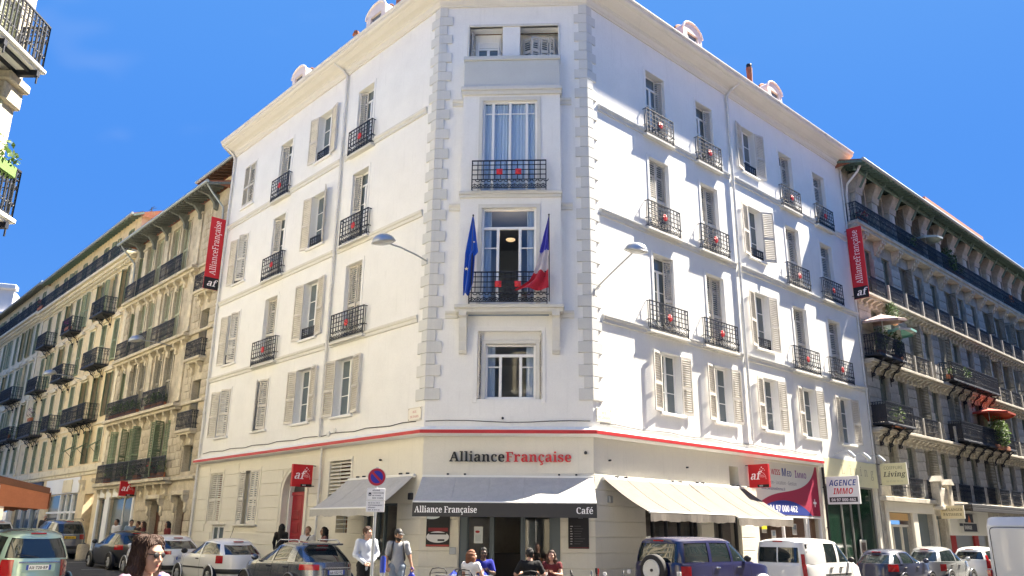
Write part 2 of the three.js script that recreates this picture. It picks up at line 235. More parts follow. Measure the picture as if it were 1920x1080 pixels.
// casement: white frame with a transom and bars; panes apart
function casement(g, w, h, z, o = {}) {
  const key = `cas${w.toFixed(2)}_${h.toFixed(2)}_${o.transom ?? 0.8}_${o.bars ?? 2}`, f = 0.055, tr = (o.transom ?? 0.8) * h;
  part('frame', once(key, () => { const m = mb(); m.cbox(-w / 2, -w / 2 + f, 0, h, -0.035, 0.035, 0.008).cbox(w / 2 - f, w / 2, 0, h, -0.035, 0.035, 0.008).cbox(-w / 2 + f, w / 2 - f, h - f, h, -0.034, 0.034, 0.008).cbox(-w / 2 + f, w / 2 - f, 0, f * 1.6, -0.034, 0.034, 0.008).cbox(-0.05, 0.05, f * 1.6, tr - 0.035, -0.033, 0.04, 0.008); if (tr < h - 0.1) m.cbox(-w / 2 + f, w / 2 - f, tr - 0.035, tr + 0.035, -0.033, 0.042, 0.008); for (const s of [-1, 1]) { const a = s < 0 ? -w / 2 + f : 0.05, b = s < 0 ? -0.05 : w / 2 - f; for (let i = 1; i <= (o.bars ?? 2); i++) { const y = f * 1.6 + (tr - f * 1.6) * i / ((o.bars ?? 2) + 1); m.box(a, b, y - 0.014, y + 0.014, -0.015, 0.02); } } return m.geo(); }), o.fm ?? M.winWhite, g, 0, 0, z);
  const gm = o.gm ?? M.glass;
  for (const s of [-1, 1]) part('pane', once(key + 'p', () => boxG(-(w / 2 - f - 0.05) / 2, (w / 2 - f - 0.05) / 2, f * 1.6, tr - 0.035, -0.004, 0.004)), gm, g, s * (w / 2 - f + 0.05) / 2, 0, z - 0.005);
  if (tr < h - 0.1) part('pane', once(key + 'q', () => boxG(-w / 2 + f, w / 2 - f, tr + 0.035, h - f, -0.004, 0.004)), gm, g, 0, 0, z - 0.005);
}
function surroundGeo(w, h, b, t, sill) { return once(`sur${w.toFixed(2)}_${h.toFixed(2)}_${b}_${t}_${sill}`, () => { const m = mb(); m.cbox(-w / 2 - b, -w / 2, -(sill || 0), h, 0, t, 0.006).cbox(w / 2, w / 2 + b, -(sill || 0), h, 0, t, 0.006).cbox(-w / 2 - b, w / 2 + b, h, h + b, 0, t, 0.006); return m.geo(); }); }
// tall window with a low iron railing; leaf: which jamb carries the folded louvre, or 'closed'
function frenchWindow(root, F, x, y0, y1, w, railW, leaf, o = {}) {
  const g = grpF('window', root, F, x, y0, 0), h = y1 - y0;
  part('surround', surroundGeo(w, h, 0.12, 0.022, 0), M.white, g);
  casement(g, w, h, -0.29, { transom: 0.82, bars: 2 });
  const lw = w / 2;
  if (leaf === 'closed') { part('shutter', shutterGeo(lw - 0.01, h - 0.02, 1), M.shutter, g, -w / 2 + 0.005, 0.01, -0.16, o.a ? o.a * RAD : 0); part('shutter', shutterGeo(lw - 0.01, h - 0.02, -1), M.shutter, g, w / 2 - 0.005, 0.01, -0.16, o.b ? -o.b * RAD : 0); }
  else if (leaf) { const d = leaf === 'left' ? 1 : -1; part('shutter', shutterGeo(0.36, h - 0.06, d), M.shutter, g, d * -(w / 2 - 0.01), 0.01, -0.07, d * (o.fold ?? 26) * RAD); part('shutter', shutterGeo(0.2, h - 0.06, -d), M.shutter, g, d * (w / 2 - 0.01), 0.01, -0.05, -d * 80 * RAD); }
  part('sill', once('fsill' + railW.toFixed(2), () => mb().cbox(-railW / 2 - 0.05, railW / 2 + 0.05, -0.09, -0.005, -0.02, 0.2, 0.012).geo()), M.trim, g);
  part('railing', railGeo(railW, 0.98, 0.16), M.iron, g, 0, 0.06, 0.165);
  part('emblem', rosetteGeo(), M.emblem, g, 0, 0.58, 0.19); part('emblem_centre', rosetteMid(), M.emblemMid, g, 0, 0.58, 0.225);
  return g;
}
// window with outside shutters; aL / aR opening angle of the leaves (0 closed, 180 flat on the wall)
function shutterWindow(root, F, x, y0, y1, w, aL, aR, o = {}) {
  const g = grpF('window', root, F, x, y0, 0), h = y1 - y0, lw = w / 2;
  part('surround', surroundGeo(w, h, 0.1, 0.02, 0), M.white, g);
  casement(g, w, h, -0.27, { transom: 1, bars: 2 });
  if (aL !== null) part('shutter', shutterGeo(lw, h - 0.02, 1), o.sm ?? M.shutter, g, -w / 2, 0.01, 0.035, -aL * RAD);
  if (aR !== null) part('shutter', shutterGeo(lw, h - 0.02, -1), o.sm ?? M.shutter, g, w / 2, 0.01, 0.035, aR * RAD);
  part('sill', once('ssill' + w.toFixed(2), () => mb().cbox(-w / 2 - 0.14, w / 2 + 0.14, -0.1, -0.004, -0.02, 0.09, 0.012).geo()), M.white, g);
  if (o.rail) part('railing', railGeo(w - 0.06, 0.42, 0.02), M.iron, g, 0, 0.04, -0.03);
  return g;
}
const pipeGeo = (pts, r = 0.06) => mb().tube(pts, r, 10).geo();

// ================= the white corner building =================
const hall = thing('corner_building', 'white corner building with chamfered corner, grey quoins and red line over ground floor', 'building', 0, 0, FC.z, 0);
{
  const R0 = hall, LL = 14.4 * K, RL = 16.55 * K, GT = ky(4.31), TOP = ky(17.3), t = 0.42;
  const holesL = [], holesR = [], glL = [], glR = [];
  const rowsF = [[7.5, 9.95, 1.85], [10.68, 13.13, 1.6], [13.83, 16.2, 1.4]], rowsS = [[7.95, 9.93], [11.2, 13.14], [14.47, 16.3]];
  const win = (list, cx, w, a, b) => list.push([cx - w / 2, cx + w / 2, ky(a), ky(b)]);
  // left front
  const lc = { A: -3.98 * K, B: -6.6 * K, C: -9.5 * K, D: -12.55 * K };
  const leafL = { A: ['closed', 'left', 'left'], C: ['closed', 'left', 'left'] };
  rowsF.forEach(([a, b, rw], i) => { for (const c of ['A', 'C']) { win(holesL, lc[c], 1.1, a, b); frenchWindow(R0, FL, lc[c], ky(a), ky(b), 1.1, rw * K * (c === 'C' ? 0.96 : 1), leafL[c][i], { a: c === 'A' ? 0 : 14, b: 4, fold: 20 + 6 * i }); } });
  rowsS.forEach(([a, b], i) => { win(holesL, lc.B, 1.12, a, b); shutterWindow(R0, FL, lc.B, ky(a), ky(b), 1.12, 172, [173, 148, 170][i], { rail: true }); win(holesL, lc.D, 1.14, a, b); shutterWindow(R0, FL, lc.D, ky(a), ky(b), 1.14, [170, 172, 0][i], [12, 18, 0][i], { rail: i < 2 }); });
  for (const [c, w, p, q] of [['A', 1.18, 173, 170], ['B', 1.12, 172, 170], ['C', 1.08, 24, 12], ['D', 1.12, 165, 20]]) { const x = c === 'A' ? -4.12 * K : lc[c]; win(holesL, x, w, 5.18, 6.93); shutterWindow(R0, FL, x, ky(5.18), ky(6.93), w, p, q); }
  // right front
  const rc = [3.32 * K, 6.08 * K, 8.9 * K, 11.6 * K, 14.3 * K];
  const leafR = [['right', 'closed', 'right'], ['closed', 'closed', 'right'], 0, ['closed', 'closed', 'closed'], ['closed', 'closed', 'closed']];
  rowsF.forEach(([a, b, rw], i) => { for (const c of [0, 1, 3, 4]) { win(holesR, rc[c], 1.16, a, b); frenchWindow(R0, FR, rc[c], ky(a), ky(b), 1.16, rw * K, leafR[c][i], { a: [0, 6, 0, 22, 10][c], b: [0, 3, 0, 8, 16][c], fold: 22 + 7 * ((c + i) % 3) }); } });
  rowsS.forEach(([a, b], i) => { win(holesR, rc[2], 1.1, a, b); shutterWindow(R0, FR, rc[2], ky(a), ky(b), 1.1, [170, 172, 171][i], [172, 150, 168][i], { rail: true }); });
  [3.45, 6.15, 9.02, 11.7, 14.5].forEach((s, i) => { win(holesR, s * K, 1.12, 5.2, 6.95); shutterWindow(R0, FR, s * K, ky(5.2), ky(6.95), 1.12, [170, 171, 172, 172, 173][i], [175, 173, 174, 172, 170][i]); });
  partF('wall', wallGeo(-LL, 0, GT, TOP, t, holesL), M.white, R0, FL, 0, 0, 0);
  partF('wall', wallGeo(0, RL, GT, TOP, t, holesR), M.white, R0, FR, 0, 0, 0);
  // corner front: upper wall with openings for the bay windows
  const cw3 = [1.38 * K, 2.94 * K], cw1 = [1.36 * K, 3.05 * K];
  const holesC = [[0.9 * K, 3.56 * K, ky(15.42), ky(16.5)], [0.95 * K, 3.42 * K, ky(7.6), ky(14.1)], [cw1[0], cw1[1], ky(5.22), ky(7.05)]];
  partF('wall', wallGeo(0, CW, GT, TOP, t, holesC), M.white, R0, FC, 0, 0, 0);
  // bay over two storeys
  const bx0 = 0.80 * K, bx1 = 3.60 * K, bo = 0.3;
  const bay = grpF('bay', R0, FC, 0, 0, bo);
  part('bay_wall', wallGeo(bx0, bx1, ky(7.62), ky(14.3), 0.25, [[cw3[0], cw3[1], ky(11.0), ky(13.85)], [1.42 * K, 2.92 * K, ky(7.7), ky(10.5)]]), M.white, bay);
  for (const s of [0, 1]) part('bay_side', boxG(s ? bx1 - 0.2 : bx0, s ? bx1 : bx0 + 0.2, ky(7.62), ky(14.3), -bo, -0.251), M.white, bay);
  const band = (a, b, y0, y1, out) => part('band', mb().cbox(a, b, y0, (y0 + y1) / 2, -bo, out * 0.6, 0.012).cbox(a - 0.03, b + 0.03, (y0 + y1) / 2, y1, -bo, out, 0.015).geo(), M.trim, bay);
  band(bx0 - 0.02, bx1 + 0.02, ky(10.8), ky(11.0), 0.09); band(bx0 - 0.05, bx1 + 0.05, ky(7.5), ky(7.7), 0.16); band(bx0 - 0.05, bx1 + 0.05, ky(14.03), ky(14.28), 0.13);
  part('parapet', mb().cbox(bx0, bx1, ky(14.28), ky(15.18), -bo - 0.2, 0.0, 0.015).cbox(bx0 - 0.03, bx1 + 0.03, ky(15.18), ky(15.32), -bo - 0.2, 0.06, 0.02).geo(), M.greyPaint, bay);
  for (const xx of [0.86 * K, 3.34 * K]) part('corbel', mb().ext(polyShape([[0, ky(7.52)], [bo + 0.1, ky(7.52)], [bo + 0.1, ky(7.4)], [bo, ky(7.36)], [bo - 0.02, ky(7.1)], [bo * 0.55, ky(6.75)], [bo * 0.5, ky(6.5)], [bo * 0.3, ky(6.42)], [0, ky(6.42)]]), 0, 0.24, new THREE.Matrix4().makeRotationY(-Math.PI / 2)).geo(), M.trim, bay, xx + 0.24, 0, -bo);
  // windows of the bay (clear glass, curtains and a dim room behind)
  const bayWin = (y0, y1, x0, x1, F, out, kind) => {
    const w = x1 - x0, h = y1 - y0, g = grpF('window', R0, F, (x0 + x1) / 2, y0, out), f = 0.07, hw = w / 2, m = mb();
    part('surround', surroundGeo(w, h, 0.13, 0.03, 0), M.trim, g);
    m.cbox(-hw, -hw + f, 0, h, -0.16, -0.08, 0.008).cbox(hw - f, hw, 0, h, -0.16, -0.08, 0.008).cbox(-hw + f, hw - f, h - f, h, -0.158, -0.082, 0.008).cbox(-hw + f, hw - f, 0, 0.1, -0.158, -0.082, 0.008);
    const mul = kind === 3 ? [-0.36 * w / 1.0 * 0.86, 0, 0.36 * w * 0.86] : [-0.19 * w * 1.06, 0.19 * w * 1.06], tr = kind === 3 ? h * 0.88 : h * 0.79, tops = kind === 3 ? h - f : tr;
    for (const u of mul) m.cbox(u - 0.045, u + 0.045, 0.1, tops, -0.158, -0.075, 0.008);
    if (kind !== 3) m.cbox(-hw + f, hw - f, tr - 0.04, tr + 0.05, -0.157, -0.074, 0.008);
    const cols = [-hw + f, ...mul, hw - f]; for (let i = 0; i < cols.length - 1; i++) if (kind === 3 || i !== 1) m.box(cols[i] + 0.02, cols[i + 1] - 0.02, kind === 3 ? h * 0.86 : h * 0.58, (kind === 3 ? h * 0.86 : h * 0.58) + 0.03, -0.14, -0.09);
    part('frame', m.geo(), M.winWhite, g);
    const open = kind === 2;
    for (let i = 0; i < cols.length - 1; i++) { if (open && i === 1) continue; part('pane', boxG(cols[i] + 0.04, cols[i + 1] - 0.04, 0.1, tops, -0.125, -0.118), M.clear, g); }
    if (kind !== 3) part('pane', boxG(-hw + f, hw - f, tr + 0.05, h - f, -0.125, -0.118), M.clear, g);
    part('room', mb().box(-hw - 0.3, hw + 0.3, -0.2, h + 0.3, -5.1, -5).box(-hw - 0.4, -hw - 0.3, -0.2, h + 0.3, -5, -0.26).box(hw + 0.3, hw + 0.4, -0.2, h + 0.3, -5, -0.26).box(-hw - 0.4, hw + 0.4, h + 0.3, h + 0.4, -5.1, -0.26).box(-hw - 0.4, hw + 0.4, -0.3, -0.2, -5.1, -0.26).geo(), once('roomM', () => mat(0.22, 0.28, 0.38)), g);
    const cur = (a, b) => { const c = mb(), n = 26, y1c = h - 0.06; let p = null; for (let i = 0; i <= n; i++) { const q = [a + (b - a) * i / n, -0.21 + 0.03 * Math.sin(i * 1.9 + a * 7)]; if (p) c.quad([p[0], 0.03, p[1]], [q[0], 0.03, q[1]], [q[0], y1c, q[1]], [p[0], y1c, p[1]]); p = q; } part('curtain', c.geo(), M.curtain, g); };
    if (kind === 3) { cur(-hw + 0.02, -0.03); cur(0.03, hw - 0.02); } else { cur(-hw, -hw + 0.3); cur(hw - 0.3, hw); }
    return g;
  };
  const w3 = bayWin(ky(11.0), ky(13.85), cw3[0], cw3[1], FC, bo, 3), w2 = bayWin(ky(7.72), ky(10.5), 1.42 * K, 2.92 * K, FC, bo, 2);
  const plateGeo = once('plate', () => mb().cbox(-0.1, 0.1, -0.1, 0.1, 0, 0.02, 0.006).add(new THREE.SphereGeometry(0.07, 10, 6).scale(1, 1, 0.4), M4(0, 0, 0.02)).geo());
  for (const [g, w] of [[w3, 2.06 * K], [w2, 2.08 * K]]) { part('railing', railGeo(w, 1.0, 0.2), M.iron, g, 0, 0.02, 0.22); for (const s of [-1, 1]) part('emblem', plateGeo, M.emblem, g, s * 0.31, 0.6, 0.235); }
  // ceiling lamp burning inside the open window
  { const lampY = ky(10.22), lp = grp('ceiling_lamp', w2); part('glass_shade', mb().add(new THREE.SphereGeometry(0.16, 16, 8, 0, Math.PI * 2, Math.PI / 2, Math.PI / 2).scale(1, 0.45, 1), M4(0, 2.55, -1.0)).geo(), new THREE.MeshStandardMaterial({ color: 0xffe9c8, emissive: 0xffd9a0, emissiveIntensity: 0.15 }), w2); w2.remove(lp); const pl = new THREE.PointLight(0xffdcae, 0.25, 0, 2); pl.castShadow = true; const [a, b] = world(FC, 2.17 * K, bo - 1.0); pl.position.set(a, lampY - 0.25, b); scene.add(pl); }
  // first floor window with folded shutters in the reveal
  const w1 = bayWin(ky(5.22), ky(6.72), 1.56 * K, 2.9 * K, FC, -0.12, 1);
  part('shutter_box', boxG(-1.0 * 0.86 * K, 1.0 * 0.86 * K, ky(6.73) - ky(5.22), ky(7.05) - ky(5.22) + 0.1, -0.3, -0.05), M.white, w1);
  for (const s of [-1, 1]) { part('shutter', shutterGeo(0.3, ky(7.0) - ky(5.25), -s), M.shutter, w1, s * 0.84 * K, 0.02, 0.16, s * -78 * RAD + (s > 0 ? 0 : 0)); part('jamb', boxG(s > 0 ? 0.67 * K : -0.86 * K, s > 0 ? 0.86 * K : -0.67 * K, 0, ky(6.73) - ky(5.22), -0.29, -0.06), M.white, w1); }
  partF('surround', surroundGeo(cw1[1] - cw1[0], ky(7.05) - ky(5.22), 0.13, 0.03, 0.12), M.white, R0, FC, (cw1[0] + cw1[1]) / 2, ky(5.22), 0);
  // loggia at the top
  const lg = grpF('loggia', R0, FC, 0, 0, 0);
  part('back_wall', boxG(0.8 * K, 3.66 * K, ky(15.3), ky(16.6), -0.75, -0.65), M.white, lg); part('pier', mb().cbox(1.9 * K, 2.42 * K, ky(15.3), ky(16.55), -0.3, 0.004, 0.01).geo(), M.white, lg);
  part('loggia_frame', mb().cbox(0.86 * K, 3.6 * K, ky(16.5), ky(16.58), -0.1, 0.05, 0.01).cbox(0.84 * K, 0.9 * K, ky(15.35), ky(16.5), -0.1, 0.05, 0.01).cbox(3.56 * K, 3.62 * K, ky(15.35), ky(16.5), -0.1, 0.05, 0.01).geo(), M.trim, lg);
  { const g = grpF('window', R0, FC, 1.44 * K, ky(15.3), -0.42); casement(g, 0.78, 1.1, -0.05, { transom: 0.72, bars: 0 }); part('reveal', mb().box(-0.6, 0.6, 0.86, 1.4, -0.08, -0.04).box(-0.6, -0.39, 0, 0.86, -0.08, -0.04).box(0.39, 0.6, 0, 0.86, -0.08, -0.04).geo(), M.white, g); for (const s of [-1, 1]) part('shutter', shutterGeo(0.3, 1.24, -s), M.shutter, g, s * 0.56, 0.08, 0.3, s * -72 * RAD); }
  { const g = grpF('window', R0, FC, 2.98 * K, ky(15.3), -0.42); part('shutter', shutterGeo(0.34, 1.05, 1), M.shutter, g, -0.55, 0.08, 0.02, -24 * RAD); part('shutter', shutterGeo(0.3, 1.05, -1), M.shutter, g, 0.02, 0.08, 0.16, 24 * RAD); part('shutter', shutterGeo(0.3, 1.05, 1), M.shutter, g, 0.06, 0.08, 0.16, -20 * RAD + 40 * RAD); part('shutter', shutterGeo(0.2, 1.05, -1), M.shutter, g, 0.55, 0.08, 0.06, 30 * RAD); casement(g, 1.1, 1.1, -0.05, { transom: 1, bars: 1 }); }
  // string courses
  const loc = (F, x, o) => { const [a, b] = world(F, x, o); return [a, b - FC.z]; };
  const strProf = y => [[0, y], [0.05, y + 0.01], [0.055, y + 0.12], [0.085, y + 0.14], [0.1, y + 0.2], [0.1, y + 0.235], [0, y + 0.26]];
  for (const y of [7.38, 10.5, 13.8]) {
    for (const [a, b] of [[-LL + 0.02, -5.35 * K], [-5.05 * K, -0.47 * K]]) part('string_course', sweepPlan([loc(FL, a, 0), loc(FL, b, 0)], strProf(ky(y)), true, 1).geo(), M.trim, R0);
    for (const [a, b] of [[0.45 * K, 7.4 * K], [7.68 * K, RL - 0.02]]) part('string_course', sweepPlan([loc(FR, a, 0), loc(FR, b, 0)], strProf(ky(y)), true, 1).geo(), M.trim, R0);
    for (const [a, b] of [[0.46 * K, bx0 - 0.005], [bx1 + 0.005, CW - 0.46 * K]]) part('string_course', sweepPlan([loc(FC, a, 0), loc(FC, b, 0)], strProf(ky(y) + 0.02), true, 1).geo(), M.trim, R0);
  }
  // cornice with gutter, red line
  const plan = [loc(FL, -LL - 0.1, 0), loc(FL, 0, 0), loc(FR, 0, 0), loc(FR, RL + 0.05, 0)];
  const cb = ky(17.2);
  const cp = [[0, 0], [0.05, 0], [0.06, 0.05], [0.1, 0.08], [0.14, 0.2], [0.19, 0.23], [0.19, 0.27], [0.26, 0.3], [0.38, 0.335], [0.5, 0.40], [0.56, 0.43], [0.57, 0.46], [0.66, 0.48], [0.72, 0.53], [0.73, 0.6], [0.7, 0.62], [0, 0.64]];
  part('cornice', sweepPlan(plan, cp.map(([o, h]) => [o, cb + h]), true, 1).geo(), M.cornice, R0);
  part('gutter', sweepPlan(plan, [[0.6, 0.62], [0.74, 0.62], [0.79, 0.68], [0.79, 0.72], [0.6, 0.72]].map(([o, h]) => [o, cb + h]), true, 1).geo(), M.pipe, R0);
  const planF = [loc(FL, -LL - 0.05, 0), loc(FL, 0, 0), loc(FR, 0, 0), loc(FR, 12.0 * K, 0)];
  part('canopy_ledge', sweepPlan(planF, [[0, ky(4.25)], [0.2, ky(4.3)], [0.2, ky(4.42)], [0.16, ky(4.44)], [0, ky(4.5)]], true, 1).geo(), M.white, R0);
  part('red_line', sweepPlan(planF, [[0.203, ky(4.315)], [0.222, ky(4.32)], [0.222, ky(4.4)], [0.203, ky(4.405)]], true, 1).geo(), M.red, R0);
  // quoins
  const quoinTones = [M.quoin, mat(0.735, 0.725, 0.69, plasterOpt(0.003)), mat(0.685, 0.685, 0.66, plasterOpt(0.003))];
  const qn = 38, q0 = ky(5.19), q1 = ky(17.2), qh = (q1 - q0) / qn;
  for (const [F1, e1, F2, e2] of [[FL, -1, FC, 1], [FC, -1, FR, 1]]) for (let i = 0; i < qn; i++) {
    const wide = i % 2 === 0, key = `quoin${F1 === FL}${wide}`, c1 = F1 === FL ? 0 : CW, a = wide ? 0.38 * K : 0.22 * K, b = wide ? (F1 === FL ? 0.38 : 0.36) * K : 0.22 * K;
    const geo = once(key, () => {
      const d1 = F1 === FL ? 0 : CW, P = (F, x, o) => { const [X, Z] = world(F, x, o), [x0, z0] = world(F1, d1, 0); return [X - x0, Z - z0]; }, la = F1 === FC ? b : a, lb = F1 === FC ? a : b, m = mb();
      const ring = (t, dd) => { const plan = [P(F1, d1 - la + dd, 0), P(F1, d1, 0), P(F2, lb - dd, 0)]; return plan; };
      const prof = (t) => [[0, t], [0.035, t], [0.048, t + 0.013], [0.048, qh - 0.013 - t], [0.035, qh - t], [0, qh - t]];
      return m.add(sweepPlan(ring(0, 0), prof(0.004), true, 1).raw()).geo();
    });
    const [x0, z0] = world(F1, c1, 0); part('quoin_block', geo, quoinTones[Math.floor(rnd() * 3)], R0, x0, q0 + i * qh, z0 - FC.z);
  }
  // downpipes
  const dp = (F, x, y0, y1, off) => partF('downpipe', mb().tube([[0, y0, 0.09], [0, y1 - 0.75, 0.09], [off * 0.12, y1 - 0.5, 0.2], [off * 0.3, y1 - 0.2, 0.55], [off * 0.3, y1 + 0.12, 0.62]], 0.055, 10).tube([[0, y0 + 2, 0.09], [0, y0 + 2.1, 0.09]], 0.07, 10).tube([[0, y0 + 7, 0.09], [0, y0 + 7.1, 0.09]], 0.07, 10).geo(), M.pipe, R0, F, x, 0, 0);
  dp(FL, -5.2 * K, ky(4.62), ky(17.75), -1); dp(FR, 7.54 * K, ky(4.75), ky(17.75), 1); dp(FL, -14.2 * K, ky(4.5), ky(17.75), -0.6);
  partF('downpipe', mb().tube([[0, 0.1, 0.08], [0, ky(4.28), 0.08]], 0.06, 10).geo(), M.pipe, R0, FL, -14.2 * K, 0, 0); partF('downpipe', mb().tube([[0, 0.1, 0.08], [0, ky(4.28), 0.08]], 0.045, 8).geo(), M.pipe, R0, FL, -5.0 * K, 0, 0);
  partF('downpipe', mb().tube([[0, ky(4.6), 0.06], [0, ky(17.1), 0.06]], 0.05, 8).geo(), M.pipe, R0, FR, RL - 0.15, 0, 0);
  // cables and small fixtures on the ledge
  partF('cable', mb().tube([...Array(24)].map((_, i) => [-0.4 - i * 0.7, ky(4.66) + 0.03 * Math.sin(i * 2.1), 0.02]), 0.014, 5).geo(), M.dark, R0, FL, 0, 0, 0); partF('cable', mb().tube([...Array(20)].map((_, i) => [0.3 + i * 0.72, ky(4.62) + 0.03 * Math.sin(i * 1.7), 0.02]), 0.014, 5).geo(), M.dark, R0, FR, 0, 0, 0); partF('cable', mb().tube([...Array(9)].map((_, i) => [0.05 + i * 0.63, ky(4.64) + 0.03 * Math.sin(i * 1.1), 0.02]), 0.012, 5).geo(), M.dark, R0, FC, 0, 0, 0);
  // roof
  const ridge = (i) => { const p = plan[i]; return p; };
  { const m = mb(), y0 = cb + 0.63, A = loc(FL, -LL, 0.6), B = loc(FL, 0, 0.6), C = loc(FR, 0, 0.6), D = loc(FR, RL, 0.6), c = [0.8, -12], y1 = y0 + 2.2, Y = (p, y) => [p[0], y, p[1]], E = loc(FL, -LL, -9), G = loc(FR, RL, -9), H = [0.3, loc(FL, 0, -9)[1] - 3]; m.quad(Y(A, y0), Y(B, y0), Y(H, y1), Y(E, y1)).tri(Y(B, y0), Y(C, y0), Y(H, y1)).quad(Y(C, y0), Y(D, y0), Y(G, y1), Y(H, y1)); { const A2 = loc(FL, -LL + 0.03, -0.43), D2 = loc(FR, RL - 0.03, -0.43), E2 = loc(FL, -LL + 0.03, -9), G2 = loc(FR, RL - 0.03, -9); m.quad(Y(A2, y0), Y(E2, y1), Y(E2, 0), Y(A2, 0)).quad(Y(D2, y0), Y(D2, 0), Y(G2, 0), Y(G2, y1)); } m.quad(Y(E, y1), Y(H, y1), Y(H, 0), Y(E, 0)).quad(Y(H, y1), Y(G, y1), Y(G, 0), Y(H, 0)); part('roof', m.geo(), M.tile, R0); }
  // dormers with a round hood
  const dormer = (F, s, y, w, h) => {
    const g = grpF('dormer', R0, F, s, y, -0.8), n = 12, hood = []; for (let i = 0; i <= n; i++) { const a = Math.PI * i / n; hood.push([-w / 2 * Math.cos(a) * -1, h * 0.72 + w * 0.36 * Math.sin(a)]); }
    const front = polyShape([[-w / 2, -0.6], [w / 2, -0.6], ...hood.slice().sort((p, q) => q[0] - p[0])]); front.holes.push(rectShape(-w * 0.28, w * 0.28, h * 0.12, h * 0.72));
    part('dormer_wall', mb().ext(front, -1.6, 0).geo(), once('dormerM', () => mat(0.78, 0.75, 0.71, plasterOpt())), g); const rim = [...hood].sort((p, q) => q[0] - p[0]);
    part('hood', mb().tube(rim.map(p => [p[0] * 1.04, p[1] + 0.02, 0.02]), 0.05, 6).geo(), M.white, g); part('ridge_tiles', mb().tube(rim.map(p => [p[0] * 0.9, p[1] + 0.09, -0.5]), 0.07, 5).tube(rim.map(p => [p[0] * 0.9, p[1] + 0.09, -0.9]), 0.07, 5).tube(rim.map(p => [p[0] * 0.9, p[1] + 0.1, -1.3]), 0.08, 5).geo(), M.tile, g);
    part('window_frame', mb().box(-w * 0.24, -w * 0.2, h * 0.12, h * 0.62, -0.12, -0.04).box(w * 0.2, w * 0.24, h * 0.12, h * 0.62, -0.12, -0.04).box(-w * 0.24, w * 0.24, h * 0.34, h * 0.38, -0.12, -0.04).geo(), M.winWhite, g); part('pane', boxG(-w * 0.28, w * 0.28, h * 0.12, h * 0.72, -0.1, -0.09), M.glass, g);
  };
  dormer(FL, -10.5 * K, ky(18.6), 1.3, 2.0); dormer(FL, -4.85 * K, ky(18.6), 1.45, 2.05); dormer(FR, 6.75 * K, ky(18.5), 1.4, 2.0); dormer(FR, 12.65 * K, ky(18.55), 1.35, 1.9);
  { const g = grpF('chimney', R0, FR, 11.15 * K, ky(17.6), -1.1); part('stack', mb().cbox(-0.35, 0.35, 0, 2.05, -0.4, 0.4, 0.03).geo(), M.pinkWall, g); part('chimney_pot', mb().tube([[0, 2.05, 0], [0, 2.5, 0], [0, 3.2, 0]], [0.14, 0.12, 0.15], 10).geo(), M.tile, g); part('cowl', mb().tube([[0, 3.2, 0], [0, 3.35, 0], [0.12, 3.42, 0]], [0.13, 0.13, 0.1], 8).geo(), M.black, g); }
  { const g = grpF('chimney', R0, FL, -5.85 * K, ky(17.9), -0.6); part('stack', mb().tube([[0, 0, 0], [0, 1.75, 0]], 0.09, 8).tube([[0.3, 0, 0], [0.3, 1.4, 0]], 0.12, 8).geo(), M.lampGrey, g); part('cowl', mb().tube([[0, 1.75, 0], [0, 1.95, 0]], [0.17, 0.1], 8).tube([[0.3, 1.4, 0], [0.3, 1.62, 0]], [0.2, 0.12], 8).geo(), M.tile, g); }
  { const g = grpF('chimney', R0, FL, -3.0 * K, ky(18.1), -0.9); part('stack', mb().cbox(-0.4, 0.4, 0, 1.9, -0.3, 0.3, 0.03).geo(), M.tile, g); }

  // ---- ground floor ----
  const GB = -0.4;
  const courses = [4.14, 3.75, 3.34, 2.94, 2.56, 2.18, 1.8, 1.42, 1.04, 0.66, 0.28];
  const openL = [[-13.05 * K, -12.0 * K, 2.07, 3.88], [-10.6 * K, -9.1 * K, 2.07, 3.83], [-7.33 * K, -5.9 * K, -1, 3.0], [-4.58 * K, -3.42 * K, 2.8, 3.85], [-4.06 * K, -3.44 * K, 1.83, 2.3], [-2.6 * K, -1.05 * K, 1.16, 2.6], [-12.45 * K, -11.5 * K, 1.1, 2.0]];
  const arch = [], ax0 = -7.33 * K, ax1 = -5.9 * K, ac = (ax0 + ax1) / 2, ar = (ax1 - ax0) / 2, spring = ky(2.98);
  arch.push([ax0, -0.3], [ax1, -0.3]); for (let i = 0; i <= 14; i++) { const a = Math.PI * i / 14; arch.push([ac + ar * Math.cos(a), spring + ar * Math.sin(a)]); }
  const hL = openL.filter((_, i) => i !== 2).map(o => [o[0], o[1], ky(o[2]), ky(o[3])]); hL.push({ pts: arch });
  partF('ground_floor_wall', wallGeo(-LL, 0, GB, GT + 0.02, 0.4, hL), M.cream, R0, FL, 0, 0, -0.03);
  const openC = [[1.0 * K, 3.52 * K, -1, 2.75]];
  partF('ground_floor_wall', wallGeo(0, CW, GB, GT + 0.02, 0.4, openC.map(o => [o[0], o[1], -0.3, ky(o[3])])), M.cream, R0, FC, 0, 0, -0.03);
  const openR = [[2.05 * K, 4.52 * K, -1, 2.75], [5.22 * K, 6.62 * K, -1, 2.75], [6.22 * K, 6.74 * K, 3.2, 3.9], [7.7 * K, 11.95 * K, -1, 4.2], [12.25 * K, 16.3 * K, -1, 3.66]];
  partF('ground_floor_wall', wallGeo(0, RL, GB, GT + 0.02, 0.4, openR.map(o => [o[0], o[1], o[2] < 0 ? -0.3 : ky(o[2]), ky(o[3])])), M.cream, R0, FR, 0, 0, -0.03);
